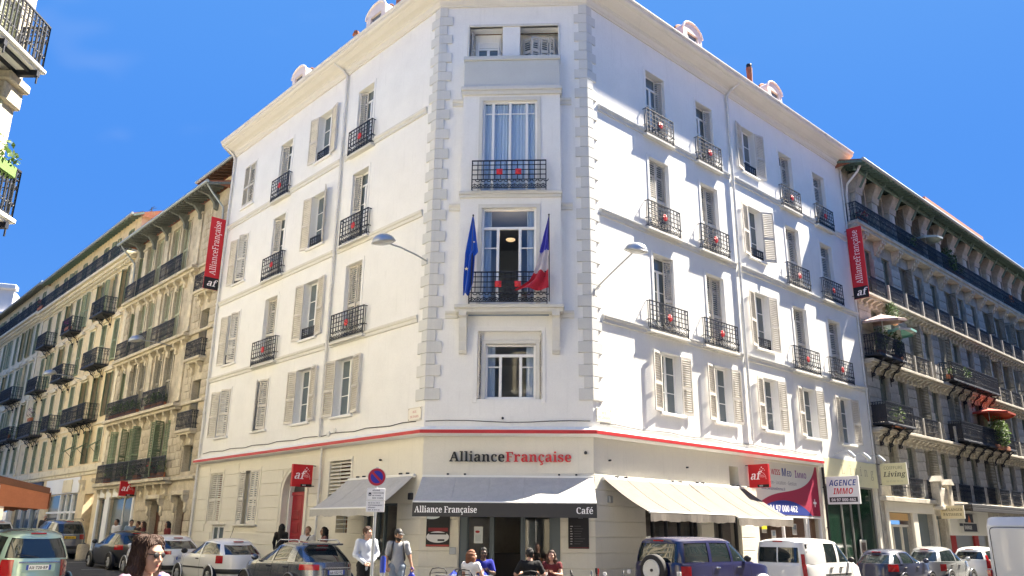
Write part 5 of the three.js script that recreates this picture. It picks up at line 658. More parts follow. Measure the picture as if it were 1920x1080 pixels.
// board standing out from a wall (face along the wall), printed on both sides
function hangingBoard(name, label, cat, F, x, y0, y1, o0, o1, th, draw, px, edgeM, group) {
  const [a, b] = world(F, x, 0), g = thing(name, label, cat, a, y0, b, F.turn, group), w = o1 - o0, h = y1 - y0, pw = px, ph = Math.round(px * h / w); part('case', mb().cbox(-th / 2, th / 2, 0, h, o0, o1, 0.008).geo(), edgeM, g); const m = canvasMat(pw, ph, draw);
  for (const s of [-1, 1]) part('print', boardGeo(w - 0.01, h - 0.01), m, g, s * (th / 2 + 0.003), h / 2, (o0 + o1) / 2, s * Math.PI / 2);
  part('bracket', mb().tube([[0, h * 0.97, -0.02], [0, h * 0.97, o0 + 0.02]], 0.018, 6).tube([[0, h * 0.05, -0.02], [0, h * 0.05, o0 + 0.02]], 0.018, 6).geo(), M.dark, g); return g;
}
const bannerDraw = (g, W, H) => { g.fillStyle = '#c8202c'; g.fillRect(0, 0, W, H); g.fillStyle = '#12121a'; g.fillRect(0, H * 0.84, W, H * 0.16); g.fillStyle = '#f6ecea'; g.save(); g.translate(W * 0.5, H * 0.8); g.rotate(-Math.PI / 2); g.font = `${W * 0.58}px serif`; g.textBaseline = 'middle'; g.fillText('AllianceFran\u00e7aise', 0, 0, H * 0.76); g.restore(); g.font = `italic bold ${W * 0.62}px serif`; g.textAlign = 'center'; g.textBaseline = 'middle'; g.fillText('af', W * 0.5, H * 0.915); };
hangingBoard('vertical_banner', 'tall red and black banner between the white building and the carved stone house', 'banner', FL, -14.3 * K, ky(11.2), ky(14.3), 0.12, 0.84, 0.04, bannerDraw, 220, M.red);
hangingBoard('vertical_banner', 'tall red and black banner between the white building and the grey stone building', 'banner', FR, 16.25 * K, ky(11.2), ky(14.3), 0.1, 0.84, 0.04, bannerDraw, 220, M.red);
const afDraw = (g, W, H) => { g.fillStyle = '#c41620'; g.fillRect(0, 0, W, H); g.fillStyle = '#fbeeee'; g.font = `italic bold ${W * 0.5}px serif`; g.textBaseline = 'alphabetic'; g.fillText('af', W * 0.06, H * 0.66); g.strokeStyle = '#fbeeee'; g.lineWidth = W * 0.012; g.beginPath(); g.moveTo(W * 0.55, H * 0.4); g.bezierCurveTo(W * 0.7, H * 0.3, W * 0.85, H * 0.4, W * 0.88, H * 0.66); g.stroke(); for (const [x, y, r] of [[0.6, 0.22, 0.022], [0.68, 0.14, 0.03], [0.76, 0.2, 0.024], [0.7, 0.27, 0.02], [0.82, 0.27, 0.018]]) { g.beginPath(); g.arc(W * x, H * y, W * r, 0, 7); g.fill(); } g.font = `${W * 0.06}px sans-serif`; g.fillText('Alliance', W * 0.56, H * 0.5); g.fillText('Fran\u00e7aise', W * 0.56, H * 0.57); g.fillStyle = '#111'; g.fillRect(W * 0.42, H * 0.88, W * 0.58, H * 0.12); g.fillStyle = '#eee'; g.font = `bold ${W * 0.075}px sans-serif`; g.fillText('NICE', W * 0.52, H * 0.965); };
hangingBoard('projecting_sign', 'square red box sign hanging beside the arched red door', 'sign', FL, -5.42 * K, ky(3.13), ky(3.78), 0.12, 0.9, 0.12, afDraw, 256, M.red);
hangingBoard('projecting_sign', 'square red box sign in front of the estate agency panel', 'sign', FR, 7.15 * K, ky(3.28), ky(3.98), 0.12, 0.92, 0.12, afDraw, 256, M.red);
hangingBoard('projecting_sign', 'square red box sign above the white shopfront of the stone house', 'sign', FL, -20.75 * K, ky(3.22), ky(3.84), 0.1, 0.85, 0.12, afDraw, 256, M.red);
hangingBoard('agency_sign', 'white hanging sign with blue and red agency lettering', 'sign', FR, 12.12 * K, ky(2.93), ky(3.86), 0.15, 1.5, 0.1, (g, W, H) => { g.fillStyle = '#dcdfe2'; g.fillRect(0, 0, W, H); g.textAlign = 'center'; g.font = `italic bold ${H * 0.3}px sans-serif`; g.fillStyle = '#1d3c8c'; g.fillText('AGENCE', W / 2, H * 0.34, W * 0.84); g.fillStyle = '#c02030'; g.fillText('IMMO', W / 2, H * 0.64, W * 0.62); g.fillStyle = '#2a2c38'; g.fillRect(W * 0.06, H * 0.75, W * 0.88, H * 0.18); g.fillStyle = '#e8e8ea'; g.font = `bold ${H * 0.15}px sans-serif`; g.fillText('04 97 000 462', W / 2, H * 0.9, W * 0.8); }, 320, M.winWhite);
hangingBoard('salon_sign', 'pale yellow hanging hair salon sign at the end of the white building', 'sign', FR, 16.75 * K, ky(3.78), ky(4.6), 0.12, 1.3, 0.08, (g, W, H) => { g.fillStyle = '#e3dcae'; g.fillRect(0, 0, W, H); g.textAlign = 'center'; g.fillStyle = '#8f8a66'; g.font = `${H * 0.2}px sans-serif`; g.fillText('COIFFURE', W / 2, H * 0.28, W * 0.82); g.fillStyle = '#4b4838'; g.font = `italic bold ${H * 0.32}px serif`; g.fillText('Living', W / 2, H * 0.62); g.fillStyle = '#b9b38a'; g.font = `${H * 0.12}px sans-serif`; g.fillText('04 93 80 58 20', W / 2, H * 0.88, W * 0.8); }, 300, M.trim);
hangingBoard('bakery_sign', 'cream hanging bakery sign under the stone pediment', 'sign', FR, 21.9 * K, ky(2.62), ky(3.16), 0.3, 1.4, 0.08, (g, W, H) => { g.fillStyle = '#d8c9a0'; g.fillRect(0, 0, W, H); g.textAlign = 'center'; g.fillStyle = '#57482f'; g.font = `bold ${H * 0.27}px serif`; g.fillText('BOULANGER', W / 2, H * 0.42, W * 0.9); g.fillText('PATISSIER', W / 2, H * 0.78, W * 0.8); }, 300, M.trim);
// flat panels on walls
function panel(name, label, cat, F, x0, x1, y0, y1, out, draw, pw, frameM, group) { const [a, b] = world(F, (x0 + x1) / 2, out), g = thing(name, label, cat, a, y0, b, F.turn, group), w = x1 - x0, h = y1 - y0; part('board', mb().cbox(-w / 2, w / 2, 0, h, 0, 0.03, 0.006).geo(), frameM, g); part('print', boardGeo(w - 0.02, h - 0.02), canvasMat(pw, Math.round(pw * h / w), draw), g, 0, h / 2, 0.033); return g; }
const plaqueDraw = (t) => (g, W, H) => { g.fillStyle = '#e6e0d2'; g.fillRect(0, 0, W, H); g.strokeStyle = '#b9ae9c'; g.lineWidth = 3; g.strokeRect(6, 6, W - 12, H - 12); g.fillStyle = '#b04a42'; g.textAlign = 'center'; g.font = `${H * 0.24}px serif`; g.fillText('RUE', W / 2, H * 0.42); g.fillText(t, W / 2, H * 0.78, W * 0.8); g.fillStyle = '#444'; for (const [x, y] of [[0.06, 0.1], [0.94, 0.1], [0.06, 0.9], [0.94, 0.9]]) { g.beginPath(); g.arc(W * x, H * y, 5, 0, 7); g.fill(); } };
panel('street_plaque', 'small marble street name plaque on the left front by the quoins', 'plaque', FL, -0.7 * K, -0.1 * K, ky(4.68), ky(5.04), 0.004, plaqueDraw('DE PARIS'), 220, M.trim);
panel('street_plaque', 'small marble street name plaque on the right front by the quoins', 'plaque', FR, 0.1 * K, 0.7 * K, ky(4.66), ky(5.02), 0.004, plaqueDraw('DE L\u00c9PANTE'), 220, M.trim);
panel('estate_panel', 'large estate agency panel in white, crimson and blue above its window', 'panel', FR, 7.72 * K, 11.93 * K, ky(2.52), ky(4.2), -0.16, (g, W, H) => {
  g.fillStyle = '#d5d4cf'; g.fillRect(0, 0, W, H); g.fillStyle = '#a32648'; g.beginPath(); g.moveTo(0, H * 0.86); g.bezierCurveTo(W * 0.25, H * 0.55, W * 0.4, H * 0.6, W * 0.62, H * 0.5); g.bezierCurveTo(W * 0.82, H * 0.42, W * 0.92, H * 0.25, W * 0.97, 0); g.lineTo(W, 0); g.lineTo(W, H); g.lineTo(0, H); g.fill(); g.fillStyle = '#23398e'; g.beginPath(); g.moveTo(0, H); g.bezierCurveTo(W * 0.2, H * 0.66, W * 0.62, H * 0.6, W * 0.86, H); g.fill();
  g.font = `bold ${H * 0.2}px sans-serif`; g.fillStyle = '#b03046'; g.fillText('S', W * 0.19, H * 0.24); g.font = `bold ${H * 0.15}px sans-serif`; g.fillText('WISS', W * 0.26, H * 0.24, W * 0.15); g.fillStyle = '#283a86'; g.font = `bold ${H * 0.22}px sans-serif`; g.fillText('M', W * 0.42, H * 0.25, W * 0.08); g.font = `bold ${H * 0.15}px sans-serif`; g.fillText('ED', W * 0.505, H * 0.25, W * 0.09); g.fillStyle = '#7a4a8c'; g.font = `bold ${H * 0.2}px sans-serif`; g.fillText('I', W * 0.63, H * 0.26); g.font = `bold ${H * 0.15}px sans-serif`; g.fillText('MMO', W * 0.665, H * 0.26, W * 0.16);
  g.fillStyle = '#77757c'; g.font = `${H * 0.1}px sans-serif`; g.fillText('Transaction - Location - Gestion', W * 0.08, H * 0.42, W * 0.75); g.font = `bold ${H * 0.08}px sans-serif`; g.fillStyle = '#5a5a78'; g.fillText('www.swissmedimmo.fr', W * 0.1, H * 0.54, W * 0.5);
  g.fillStyle = '#f2f2f4'; g.font = `bold ${H * 0.17}px sans-serif`; g.fillText('04 97 000 462', W * 0.2, H * 0.94, W * 0.63); g.fillRect(W * 0.915, H * 0.66, W * 0.014, H * 0.16); g.fillRect(W * 0.895, H * 0.715, W * 0.054, H * 0.045);
}, 1024, M.winWhite);
{ const f = panel('salon_fascia', 'pale yellow shop fascia with faded lettering under three spotlights', 'sign', FR, 12.22 * K, 16.5 * K, ky(3.64), ky(4.58), 0.02, (g, W, H) => { g.fillStyle = '#ddd8b4'; g.fillRect(0, 0, W, H); g.fillStyle = '#a39d80'; g.font = `${H * 0.5}px serif`; g.fillText('L', W * 0.3, H * 0.56); g.fillText('i', W * 0.46, H * 0.56); g.fillText('v', W * 0.54, H * 0.56); g.fillText('i', W * 0.66, H * 0.56); g.fillText('n', W * 0.74, H * 0.56); g.fillText('g', W * 0.87, H * 0.58); g.font = `${H * 0.15}px sans-serif`; g.fillText('INSTITUT DE COIFFURE', W * 0.3, H * 0.84, W * 0.6); g.fillStyle = '#c9c4a2'; for (let i = 0; i < 60; i++) g.fillRect(rnd() * W, rnd() * H, 2, 10 + rnd() * 30); }, 900, M.trim); }
for (let i = 0; i < 3; i++) { const [a, b] = world(FR, (13.2 + i * 1.25) * K, 0), g = thing('spotlight', 'small silver spotlight on a thin arm over the pale yellow fascia', 'spotlight', a, ky(4.72), b, FR.turn, 'spotlights over the salon fascia'); part('arm', mb().tube([[0, 0, -0.02], [0, 0.14, 0.35], [0, 0.1, 0.62]], 0.014, 6).geo(), M.lampGrey, g); part('lamp_head', mb().tube([[0, 0.12, 0.6], [0.03, -0.02, 0.72], [0.06, -0.16, 0.84]], [0.06, 0.085, 0.08], 10).geo(), M.lampGrey, g); }
{ const [a, b] = world(FR, 12.1 * K, 0.05), g = thing('rain_pipe', 'thin black pipe between the estate agency and the salon', 'pipe', a, 0, b, FR.turn); part('pipe_run', mb().tube([[0, 0.1, 0], [0, ky(4.2), 0]], 0.05, 8).geo(), M.black, g); part('pipe_clip', mb().tube([[0, 2.2, -0.07], [0, 2.2, 0.03]], 0.03, 6).tube([[0, 3.8, -0.07], [0, 3.8, 0.03]], 0.03, 6).geo(), M.black, g); }
panel('energy_fascia_sign', 'dark blue sign with an orange flame on the pale shop fascia', 'sign', FR, 24.2 * K, 26.6 * K, ky(2.05), ky(2.9), 0.125, (g, W, H) => { g.fillStyle = '#c9c9c2'; g.fillRect(0, 0, W, H); g.fillStyle = '#1b2333'; g.fillRect(W * 0.3, 0, W * 0.45, H * 0.45); g.fillRect(W * 0.2, H * 0.5, W * 0.7, H * 0.42); g.fillRect(0, H * 0.1, W * 0.16, H * 0.14); g.fillRect(0, H * 0.5, W * 0.18, H * 0.14); g.fillStyle = '#c9744a'; g.beginPath(); g.moveTo(W * 0.45, H * 0.44); g.lineTo(W * 0.54, H * 0.05); g.lineTo(W * 0.62, H * 0.44); g.fill(); g.fillStyle = '#e6e6e6'; g.font = `bold ${H * 0.26}px sans-serif`; g.fillText('ENERGIE', W * 0.24, H * 0.8, W * 0.62); }, 360, cache.paleFascia);
// cafe wall boards
panel('cafe_poster', 'poster of a white sports car on the wall left of the cafe door', 'poster', FC, 0.17 * K, 0.76 * K, ky(1.53), ky(2.4), 0.004, (g, W, H) => { g.fillStyle = '#15171b'; g.fillRect(0, 0, W, H); g.fillStyle = '#c9d2d2'; g.beginPath(); g.ellipse(W * 0.2, H * 0.12, W * 0.4, H * 0.12, 0, 0, 7); g.fill(); g.fillStyle = '#3d6a5c'; g.fillRect(0, H * 0.08, W * 0.4, H * 0.06); g.fillStyle = '#7c2028'; g.fillRect(W * 0.08, H * 0.48, W * 0.86, H * 0.1); g.fillStyle = '#d6d6d8'; g.beginPath(); g.ellipse(W * 0.5, H * 0.74, W * 0.5, H * 0.16, 0, 0, 7); g.fill(); g.fillStyle = '#23252a'; g.fillRect(W * 0.12, H * 0.62, W * 0.76, H * 0.05); g.fillRect(W * 0.5, H * 0.8, W * 0.3, H * 0.05); g.fillStyle = '#a8423a'; g.fillRect(0, H * 0.95, W, H * 0.05); }, 200, M.dark);
panel('menu_board', 'black chalk menu board on the wall right of the cafe door', 'board', FC, 3.72 * K, 4.23 * K, ky(1.52), ky(2.45), 0.004, (g, W, H) => { g.fillStyle = '#17151a'; g.fillRect(0, 0, W, H); g.fillStyle = '#d4d0d0'; g.font = `${H * 0.045}px sans-serif`; g.fillText('Menu', W * 0.5, H * 0.22); for (let i = 0; i < 8; i++) { g.globalAlpha = 0.8; g.fillRect(W * 0.08, H * (0.42 + i * 0.065), W * (0.08 + 0.06 * rnd()), H * 0.02); g.globalAlpha = 0.35; g.fillRect(W * 0.28, H * (0.42 + i * 0.065), W * (0.25 + 0.3 * rnd()), H * 0.012); } g.globalAlpha = 1; g.fillStyle = '#5e2226'; g.fillRect(0, H * 0.97, W, H * 0.03); }, 200, M.dark);
panel('door_notice', 'white notice with a red logo taped inside the cafe window', 'poster', FC, 1.36 * K, 1.58 * K, ky(1.62), ky(2.02), -0.185, (g, W, H) => { g.fillStyle = '#cfd4d4'; g.fillRect(0, 0, W, H); g.fillStyle = '#b03034'; g.beginPath(); g.ellipse(W * 0.38, H * 0.3, W * 0.28, H * 0.08, 0, 0, 7); g.fill(); g.fillStyle = '#555'; for (let i = 0; i < 6; i++) g.fillRect(W * 0.12, H * (0.5 + i * 0.07), W * 0.7, 2); }, 120, M.winWhite);
// notices in the agency window
for (const [x, y, w, h] of [[8.2, 1.95, 0.3, 0.4], [8.75, 1.7, 0.3, 0.4], [10.1, 1.9, 0.32, 0.42], [10.15, 1.35, 0.32, 0.35]]) panel('window_notice', 'paper notice displayed inside the estate agency window', 'notice', FR, x * K, x * K + w, ky(y), ky(y) + h, -0.28, (g, W, H) => { g.fillStyle = '#d8d4cc'; g.fillRect(0, 0, W, H); g.fillStyle = '#7d8b96'; g.fillRect(W * 0.12, H * 0.1, W * 0.76, H * 0.42); g.fillStyle = '#666'; for (let i = 0; i < 4; i++) g.fillRect(W * 0.12, H * (0.6 + i * 0.09), W * 0.7, 2); }, 96, M.winWhite, 'notices in the agency window');
panel('yellow_sticker', 'bright yellow cut-out sticker in the estate agency window', 'sticker', FR, 8.0 * K, 8.3 * K, ky(2.06), ky(2.36), -0.15, (g, W, H) => { g.fillStyle = '#d8c81e'; g.fillRect(0, 0, W, H); g.fillStyle = '#b8a410'; g.fillRect(W * 0.3, H * 0.4, W * 0.4, H * 0.1); }, 64, mat(0.7, 0.6, 0.02));
panel('salon_poster', 'framed portrait poster standing in the salon window', 'poster', FR, 14.5 * K, 15.0 * K, ky(0.95), ky(1.75), -0.02, (g, W, H) => { g.fillStyle = '#b9b6ad'; g.fillRect(0, 0, W, H); g.fillStyle = '#5b4c46'; g.fillRect(W * 0.14, H * 0.1, W * 0.72, H * 0.76); g.fillStyle = '#b28e80'; g.beginPath(); g.ellipse(W * 0.5, H * 0.5, W * 0.18, H * 0.22, 0, 0, 7); g.fill(); g.fillStyle = '#3a2b26'; g.beginPath(); g.ellipse(W * 0.5, H * 0.34, W * 0.24, H * 0.14, 0, 0, 7); g.fill(); }, 120, M.winWhite);

// ---------- street lamps on wall arms ----------
function wallLamp(label, F, x, y, pts, r = 0.33) { const [a, b] = world(F, x, 0), g = thing('wall_lamp', label, 'street lamp', a, y, b, F.turn); part('arm', mb().tube(pts, 0.028, 8).tube([[pts[0][0], pts[0][1] - 0.1, 0.02], [pts[0][0], pts[0][1] + 0.1, 0.02]], 0.05, 8).geo(), M.lampGrey, g); const e = pts[pts.length - 1], hd = grp('lamp_head', g, e[0], e[1], e[2] + 0.08); hd.rotation.x = 0.25; part('housing', mb().add(new THREE.SphereGeometry(r, 20, 10, 0, Math.PI * 2, 0, Math.PI / 2).scale(1, 0.8, 1.15)).add(new THREE.TorusGeometry(r, 0.022, 6, 24).rotateX(Math.PI / 2).scale(1, 1, 1.15)).geo(), M.lampGrey, hd); part('lens', mb().add(new THREE.SphereGeometry(r * 0.94, 20, 8, 0, Math.PI * 2, Math.PI / 2, Math.PI / 2).scale(1, 0.3, 1.15)).geo(), M.lampGlass, hd); part('joint', mb().add(new THREE.SphereGeometry(0.06, 8, 6), M4(0, r * 0.5, -r * 0.8)).geo(), M.lampGrey, hd); return g; }
wallLamp('grey street lamp on a thin arm, fixed to the left front by the quoins', FL, -0.12 * K, ky(9.05), [[0, 0, 0], [0, 0.12, 0.5], [0, 0.22, 1.1], [0, 0.24, 1.68]]);
wallLamp('grey street lamp on a rising arm, fixed to the right front by the quoins', FR, 0.1 * K, ky(8.16), [[0, 0, 0], [0, 0.3, 0.5], [0.05, 0.72, 1.2], [0.1, 0.98, 1.62]]);
wallLamp('grey street lamp on an arm from the carved stone house', FL, -18.6 * K, ky(9.55), [[0, 0, 0], [0, 0.1, 0.6], [0, 0.12, 1.35], [0, 0.05, 1.8]]);
wallLamp('grey street lamp on an arm from the yellow house', FL, -31.5 * K, ky(9.7), [[0, 0, 0], [0, 0.15, 0.8], [0, 0.2, 1.5], [0, 0.15, 2.0]]);

// ---------- flags on the first balcony ----------
function flag(name, label, x, rows, sections) { // rows: [drop, left, right] in metres beside the staff
  const [a, b] = world(FC, x, 0.62), y = ky(7.72), H = 2.9, g = thing(name, label, 'flag', a, y, b, FC.turn); part('staff', mb().tube([[0, 0, 0], [0, H, 0]], 0.018, 8).add(new THREE.SphereGeometry(0.032, 8, 6), M4(0, H, 0)).geo(), M.dark, g);
  const N = 40, C = 16, at = t => { for (let i = 1; i < rows.length; i++) if (t <= rows[i][0]) { const p = rows[i - 1], q = rows[i], u = (t - p[0]) / (q[0] - p[0]); return [p[1] + (q[1] - p[1]) * u, p[2] + (q[2] - p[2]) * u]; } return rows[rows.length - 1].slice(1); };
  const T0 = rows[0][0], T1 = rows[rows.length - 1][0], P = (i, j) => { const t = T0 + (T1 - T0) * i / N, [l, r] = at(t), u = j / C; return [l + (r - l) * u, H - t + 0.03 * Math.sin(u * 9 + t * 2), 0.05 * Math.sin(u * 11 + t * 1.3) * (0.5 + t * 0.5) + 0.03 * Math.sin(u * 4.1 - t * 2.6)]; };
  for (const [m, t0, t1] of sections) { const k = mb(); for (let i = 0; i < N; i++) { const t = (i + 0.5) / N; for (let j = 0; j < C; j++) { const tt = t + 0.05 * (j / C - 0.5); if (tt < t0 || tt >= t1) continue; k.quad(P(i + 1, j), P(i + 1, j + 1), P(i, j + 1), P(i, j)); } } part('cloth', k.geo(), m, g); }
  return g;
}
const cloth = (r, g, b) => mat(r, g, b, { phys: true, transmission: 0.25, thickness: 0, roughness: 0.9, map: T.cloth });
const eu = flag('blue_flag', 'blue flag with yellow stars hanging limp on a staff', 1.2 * K, [[0.08, -0.03, 0.02], [0.5, -0.1, 0.09], [1.2, -0.2, 0.19], [1.28, -0.21, 0.19], [1.34, -0.22, 0.09], [1.5, -0.22, 0.09], [2.3, -0.26, 0.06], [2.66, -0.26, -0.04]], [[cloth(0.008, 0.10, 0.60), -1, 2]]);
{ const star = (x, y, r, z) => { const s = []; for (let i = 0; i < 10; i++) { const a = Math.PI / 2 + i * Math.PI / 5, q = i % 2 ? r * 0.42 : r; s.push([x + q * Math.cos(a), y + q * Math.sin(a)]); } return mb().ext(polyShape(s), z, z + 0.006).geo(); }; for (const [x, y, r] of [[-0.16, 1.05, 0.07], [0.06, 1.95, 0.035]]) part('star', star(x, y, r, 0.1), mat(0.75, 0.68, 0.45, { roughness: 0.9 }), eu); }
flag('tricolour_flag', 'blue, white and red flag swept aside over the railing', 3.27 * K, [[0.1, -0.02, 0.0], [0.6, -0.14, 0.0], [1.3, -0.3, -0.01], [1.5, -0.34, -0.02], [1.95, -0.48, -0.03], [2.2, -0.62, -0.03], [2.5, -1.1, -0.02]], [[cloth(0.07, 0.07, 0.55), -1, 0.47], [cloth(0.80, 0.74, 0.76), 0.47, 0.75], [cloth(0.62, 0.02, 0.05), 0.75, 2]]);

// ---------- no-parking sign on its post ----------
{ const x = -2.97, z = -18.4, g0 = gy(x) + 0.14, s = thing('parking_sign', 'round blue and red no parking sign with white text plates on a grey post', 'sign', x, g0, z, 6 * RAD); part('post', mb().tube([[0, 0, 0], [0, 3.08, 0]], 0.035, 10).geo(), M.lampGrey, s);
  part('disc', mb().add(new THREE.CylinderGeometry(0.2, 0.2, 0.02, 32).rotateX(Math.PI / 2), M4(0, 2.86, 0.05)).geo(), M.lampGrey, s); const disc = new THREE.CircleGeometry(0.198, 40); part('disc_print', disc, canvasMat(256, 256, (g, W) => { g.fillStyle = '#c4bfc0'; g.fillRect(0, 0, W, W); g.fillStyle = '#a81c34'; g.beginPath(); g.arc(128, 128, 122, 0, 7); g.fill(); g.fillStyle = '#2a2c9a'; g.beginPath(); g.arc(128, 128, 88, 0, 7); g.fill(); g.save(); g.translate(128, 128); g.rotate(Math.PI / 4); g.fillStyle = '#a81c34'; g.fillRect(-92, -17, 184, 34); g.restore(); }), s, 0, 2.86, 0.062);
  for (const [y, h, lines, ic] of [[2.36, 0.26, ['R\u00c9SERV\u00c9', 'CONVOYEURS', 'DE FONDS', 'MAX 10 MIN'], true], [2.11, 0.24, ['DE 8 H A 19 H', 'STATIONNEMENT', 'G\u00caNANT', 'ART. R 417-10'], false]]) { part('text_plate', mb().cbox(-0.2, 0.2, y, y + h, 0.035, 0.055, 0.006).geo(), M.winWhite, s); part('plate_print', boardGeo(0.385, h - 0.015), canvasMat(256, 160, (g, W, H) => { g.fillStyle = '#e4e2e2'; g.fillRect(0, 0, W, H); g.strokeStyle = '#666'; g.strokeRect(4, 4, W - 8, H - 8); g.fillStyle = '#33313a'; g.font = 'bold 27px sans-serif'; lines.forEach((l, i) => g.fillText(l, ic ? 76 : 22, 38 + i * 35, ic ? 168 : 210)); if (ic) { g.fillRect(22, 58, 40, 46); g.fillStyle = '#e4e2e2'; g.fillRect(30, 84, 24, 12); } }), s, 0, y + h / 2, 0.0575); } }
{ const x = -3.0, z = -17.9, s = thing('blue_bollard', 'short blue bollard cap beside the sign post', 'bollard', -2.72, gy(-2.72) + 0.14, -18.3, 0); part('bollard_post', mb().tube([[0, 0, 0], [0, 0.86, 0]], 0.05, 10).geo(), M.lampGrey, s); part('bollard_cap', mb().tube([[0, 0.86, 0], [0, 1.16, 0], [0, 1.2, 0]], [0.062, 0.062, 0.03], 12).geo(), mat(0.02, 0.05, 0.35, { roughness: 0.4 }), s); }

// ---------- striped cafe awning on the cream corner house, reaching in from the left ----------
{ const F = frame(-10.4, -14.8, 132.76 * RAD); const g = awning('orange and white striped awning reaching out from the cream corner house', F, 4.2, 8.8, 3.35, 2.72, 3.0, 0.42, { m: mat(0.50, 0.17, 0.08, { map: T.cloth, roughness: 0.95 }) }); const st = mb(); for (let i = 0; i < 6; i++) { const x = -2.28 + i * 0.8; st.quad([x, 3.36, 0.1], [x + 0.4, 3.36, 0.1], [x + 0.4, 2.74, 3.0], [x, 2.74, 3.0]); st.quad([x, 2.74, 3.045], [x + 0.4, 2.74, 3.045], [x + 0.4, 2.34, 3.055], [x, 2.34, 3.055]); } part('white_stripes', st.geo(), mat(0.7, 0.6, 0.55, { map: T.cloth, roughness: 0.95 }), g); part('end_flap', mb().quad([-2.3, 2.93, 1.95], [-2.3, 2.72, 3.0], [-2.3, 2.3, 3.0], [-2.3, 2.36, 1.95]).geo(), mat(0.42, 0.15, 0.07, { map: T.cloth, roughness: 0.95 }), g); part('white_end_flap', mb().quad([-2.29, 3.12, 0.1], [-2.29, 2.8, 2.1], [-2.29, 2.3, 2.1], [-2.29, 2.42, 0.1]).geo(), mat(0.55, 0.42, 0.36, { map: T.cloth, roughness: 0.95 }), g); part('edge_band', mb().quad([-2.31, 3.42, 0.1], [-2.31, 2.8, 3.0], [-2.31, 2.66, 3.0], [-2.31, 3.2, 0.1]).geo(), mat(0.16, 0.07, 0.04, { map: T.cloth, roughness: 0.95 }), g); }
// ================= vehicles =================
function gridGeo(nu, nv, fn, closeU = false) { const p = [], uv = [], idx = []; for (let j = 0; j <= nv; j++) for (let i = 0; i <= nu; i++) { p.push(...fn(i / nu, j / nv)); uv.push(i / nu, j / nv); } const W = nu + 1; for (let j = 0; j < nv; j++) for (let i = 0; i < nu; i++) { const a = j * W + i, b = a + 1, c = a + W, d = c + 1; idx.push(a, c, b, b, c, d); } const g = new THREE.BufferGeometry(); g.setAttribute('position', new THREE.Float32BufferAttribute(p, 3)); g.setAttribute('uv', new THREE.Float32BufferAttribute(uv, 2)); g.setIndex(idx); g.computeVertexNormals(); return g; }
const lerp = (a, b, t) => a + (b - a) * t;
Object.assign(M, { tyre: mat(0.02, 0.02, 0.021, { roughness: 0.85 }), rim: mat(0.5, 0.51, 0.52, { roughness: 0.3, metalness: 0.7 }), carGlass: mat(0.015, 0.022, 0.024, { roughness: 0.03, phys: true, ior: 1.7 }), tail: mat(0.35, 0.008, 0.012, { roughness: 0.12, phys: true, clearcoat: 1 }), trimBlack: mat(0.02, 0.02, 0.022, { roughness: 0.6 }), chrome: mat(0.6, 0.6, 0.6, { roughness: 0.15, metalness: 1 }), seam: mat(0.01, 0.01, 0.01, { roughness: 0.9 }), lampWhite: mat(0.6, 0.58, 0.55, { roughness: 0.2 }), orangeLamp: mat(0.6, 0.2, 0.03, { roughness: 0.3 }) });
const carPaint = (r, g, b, metal = 0) => mat(r, g, b, { phys: true, roughness: metal ? 0.24 : 0.4, metalness: metal, clearcoat: 1, clearcoatRoughness: 0.04 });
const plateM = {};
function plateMat(text, bg = '#e6e6e2') { return plateM[text + bg] ??= canvasMat(256, 56, (g, W, H) => { g.fillStyle = bg; g.fillRect(0, 0, W, H); if (bg !== '#d8b020') { g.fillStyle = '#1c3f9c'; g.fillRect(0, 0, 24, H); g.fillRect(W - 24, 0, 24, H); } g.fillStyle = '#15151a'; g.font = 'bold 44px sans-serif'; g.textAlign = 'center'; g.textBaseline = 'middle'; g.fillText(text, W / 2, H / 2 + 2, W - 64); }); }
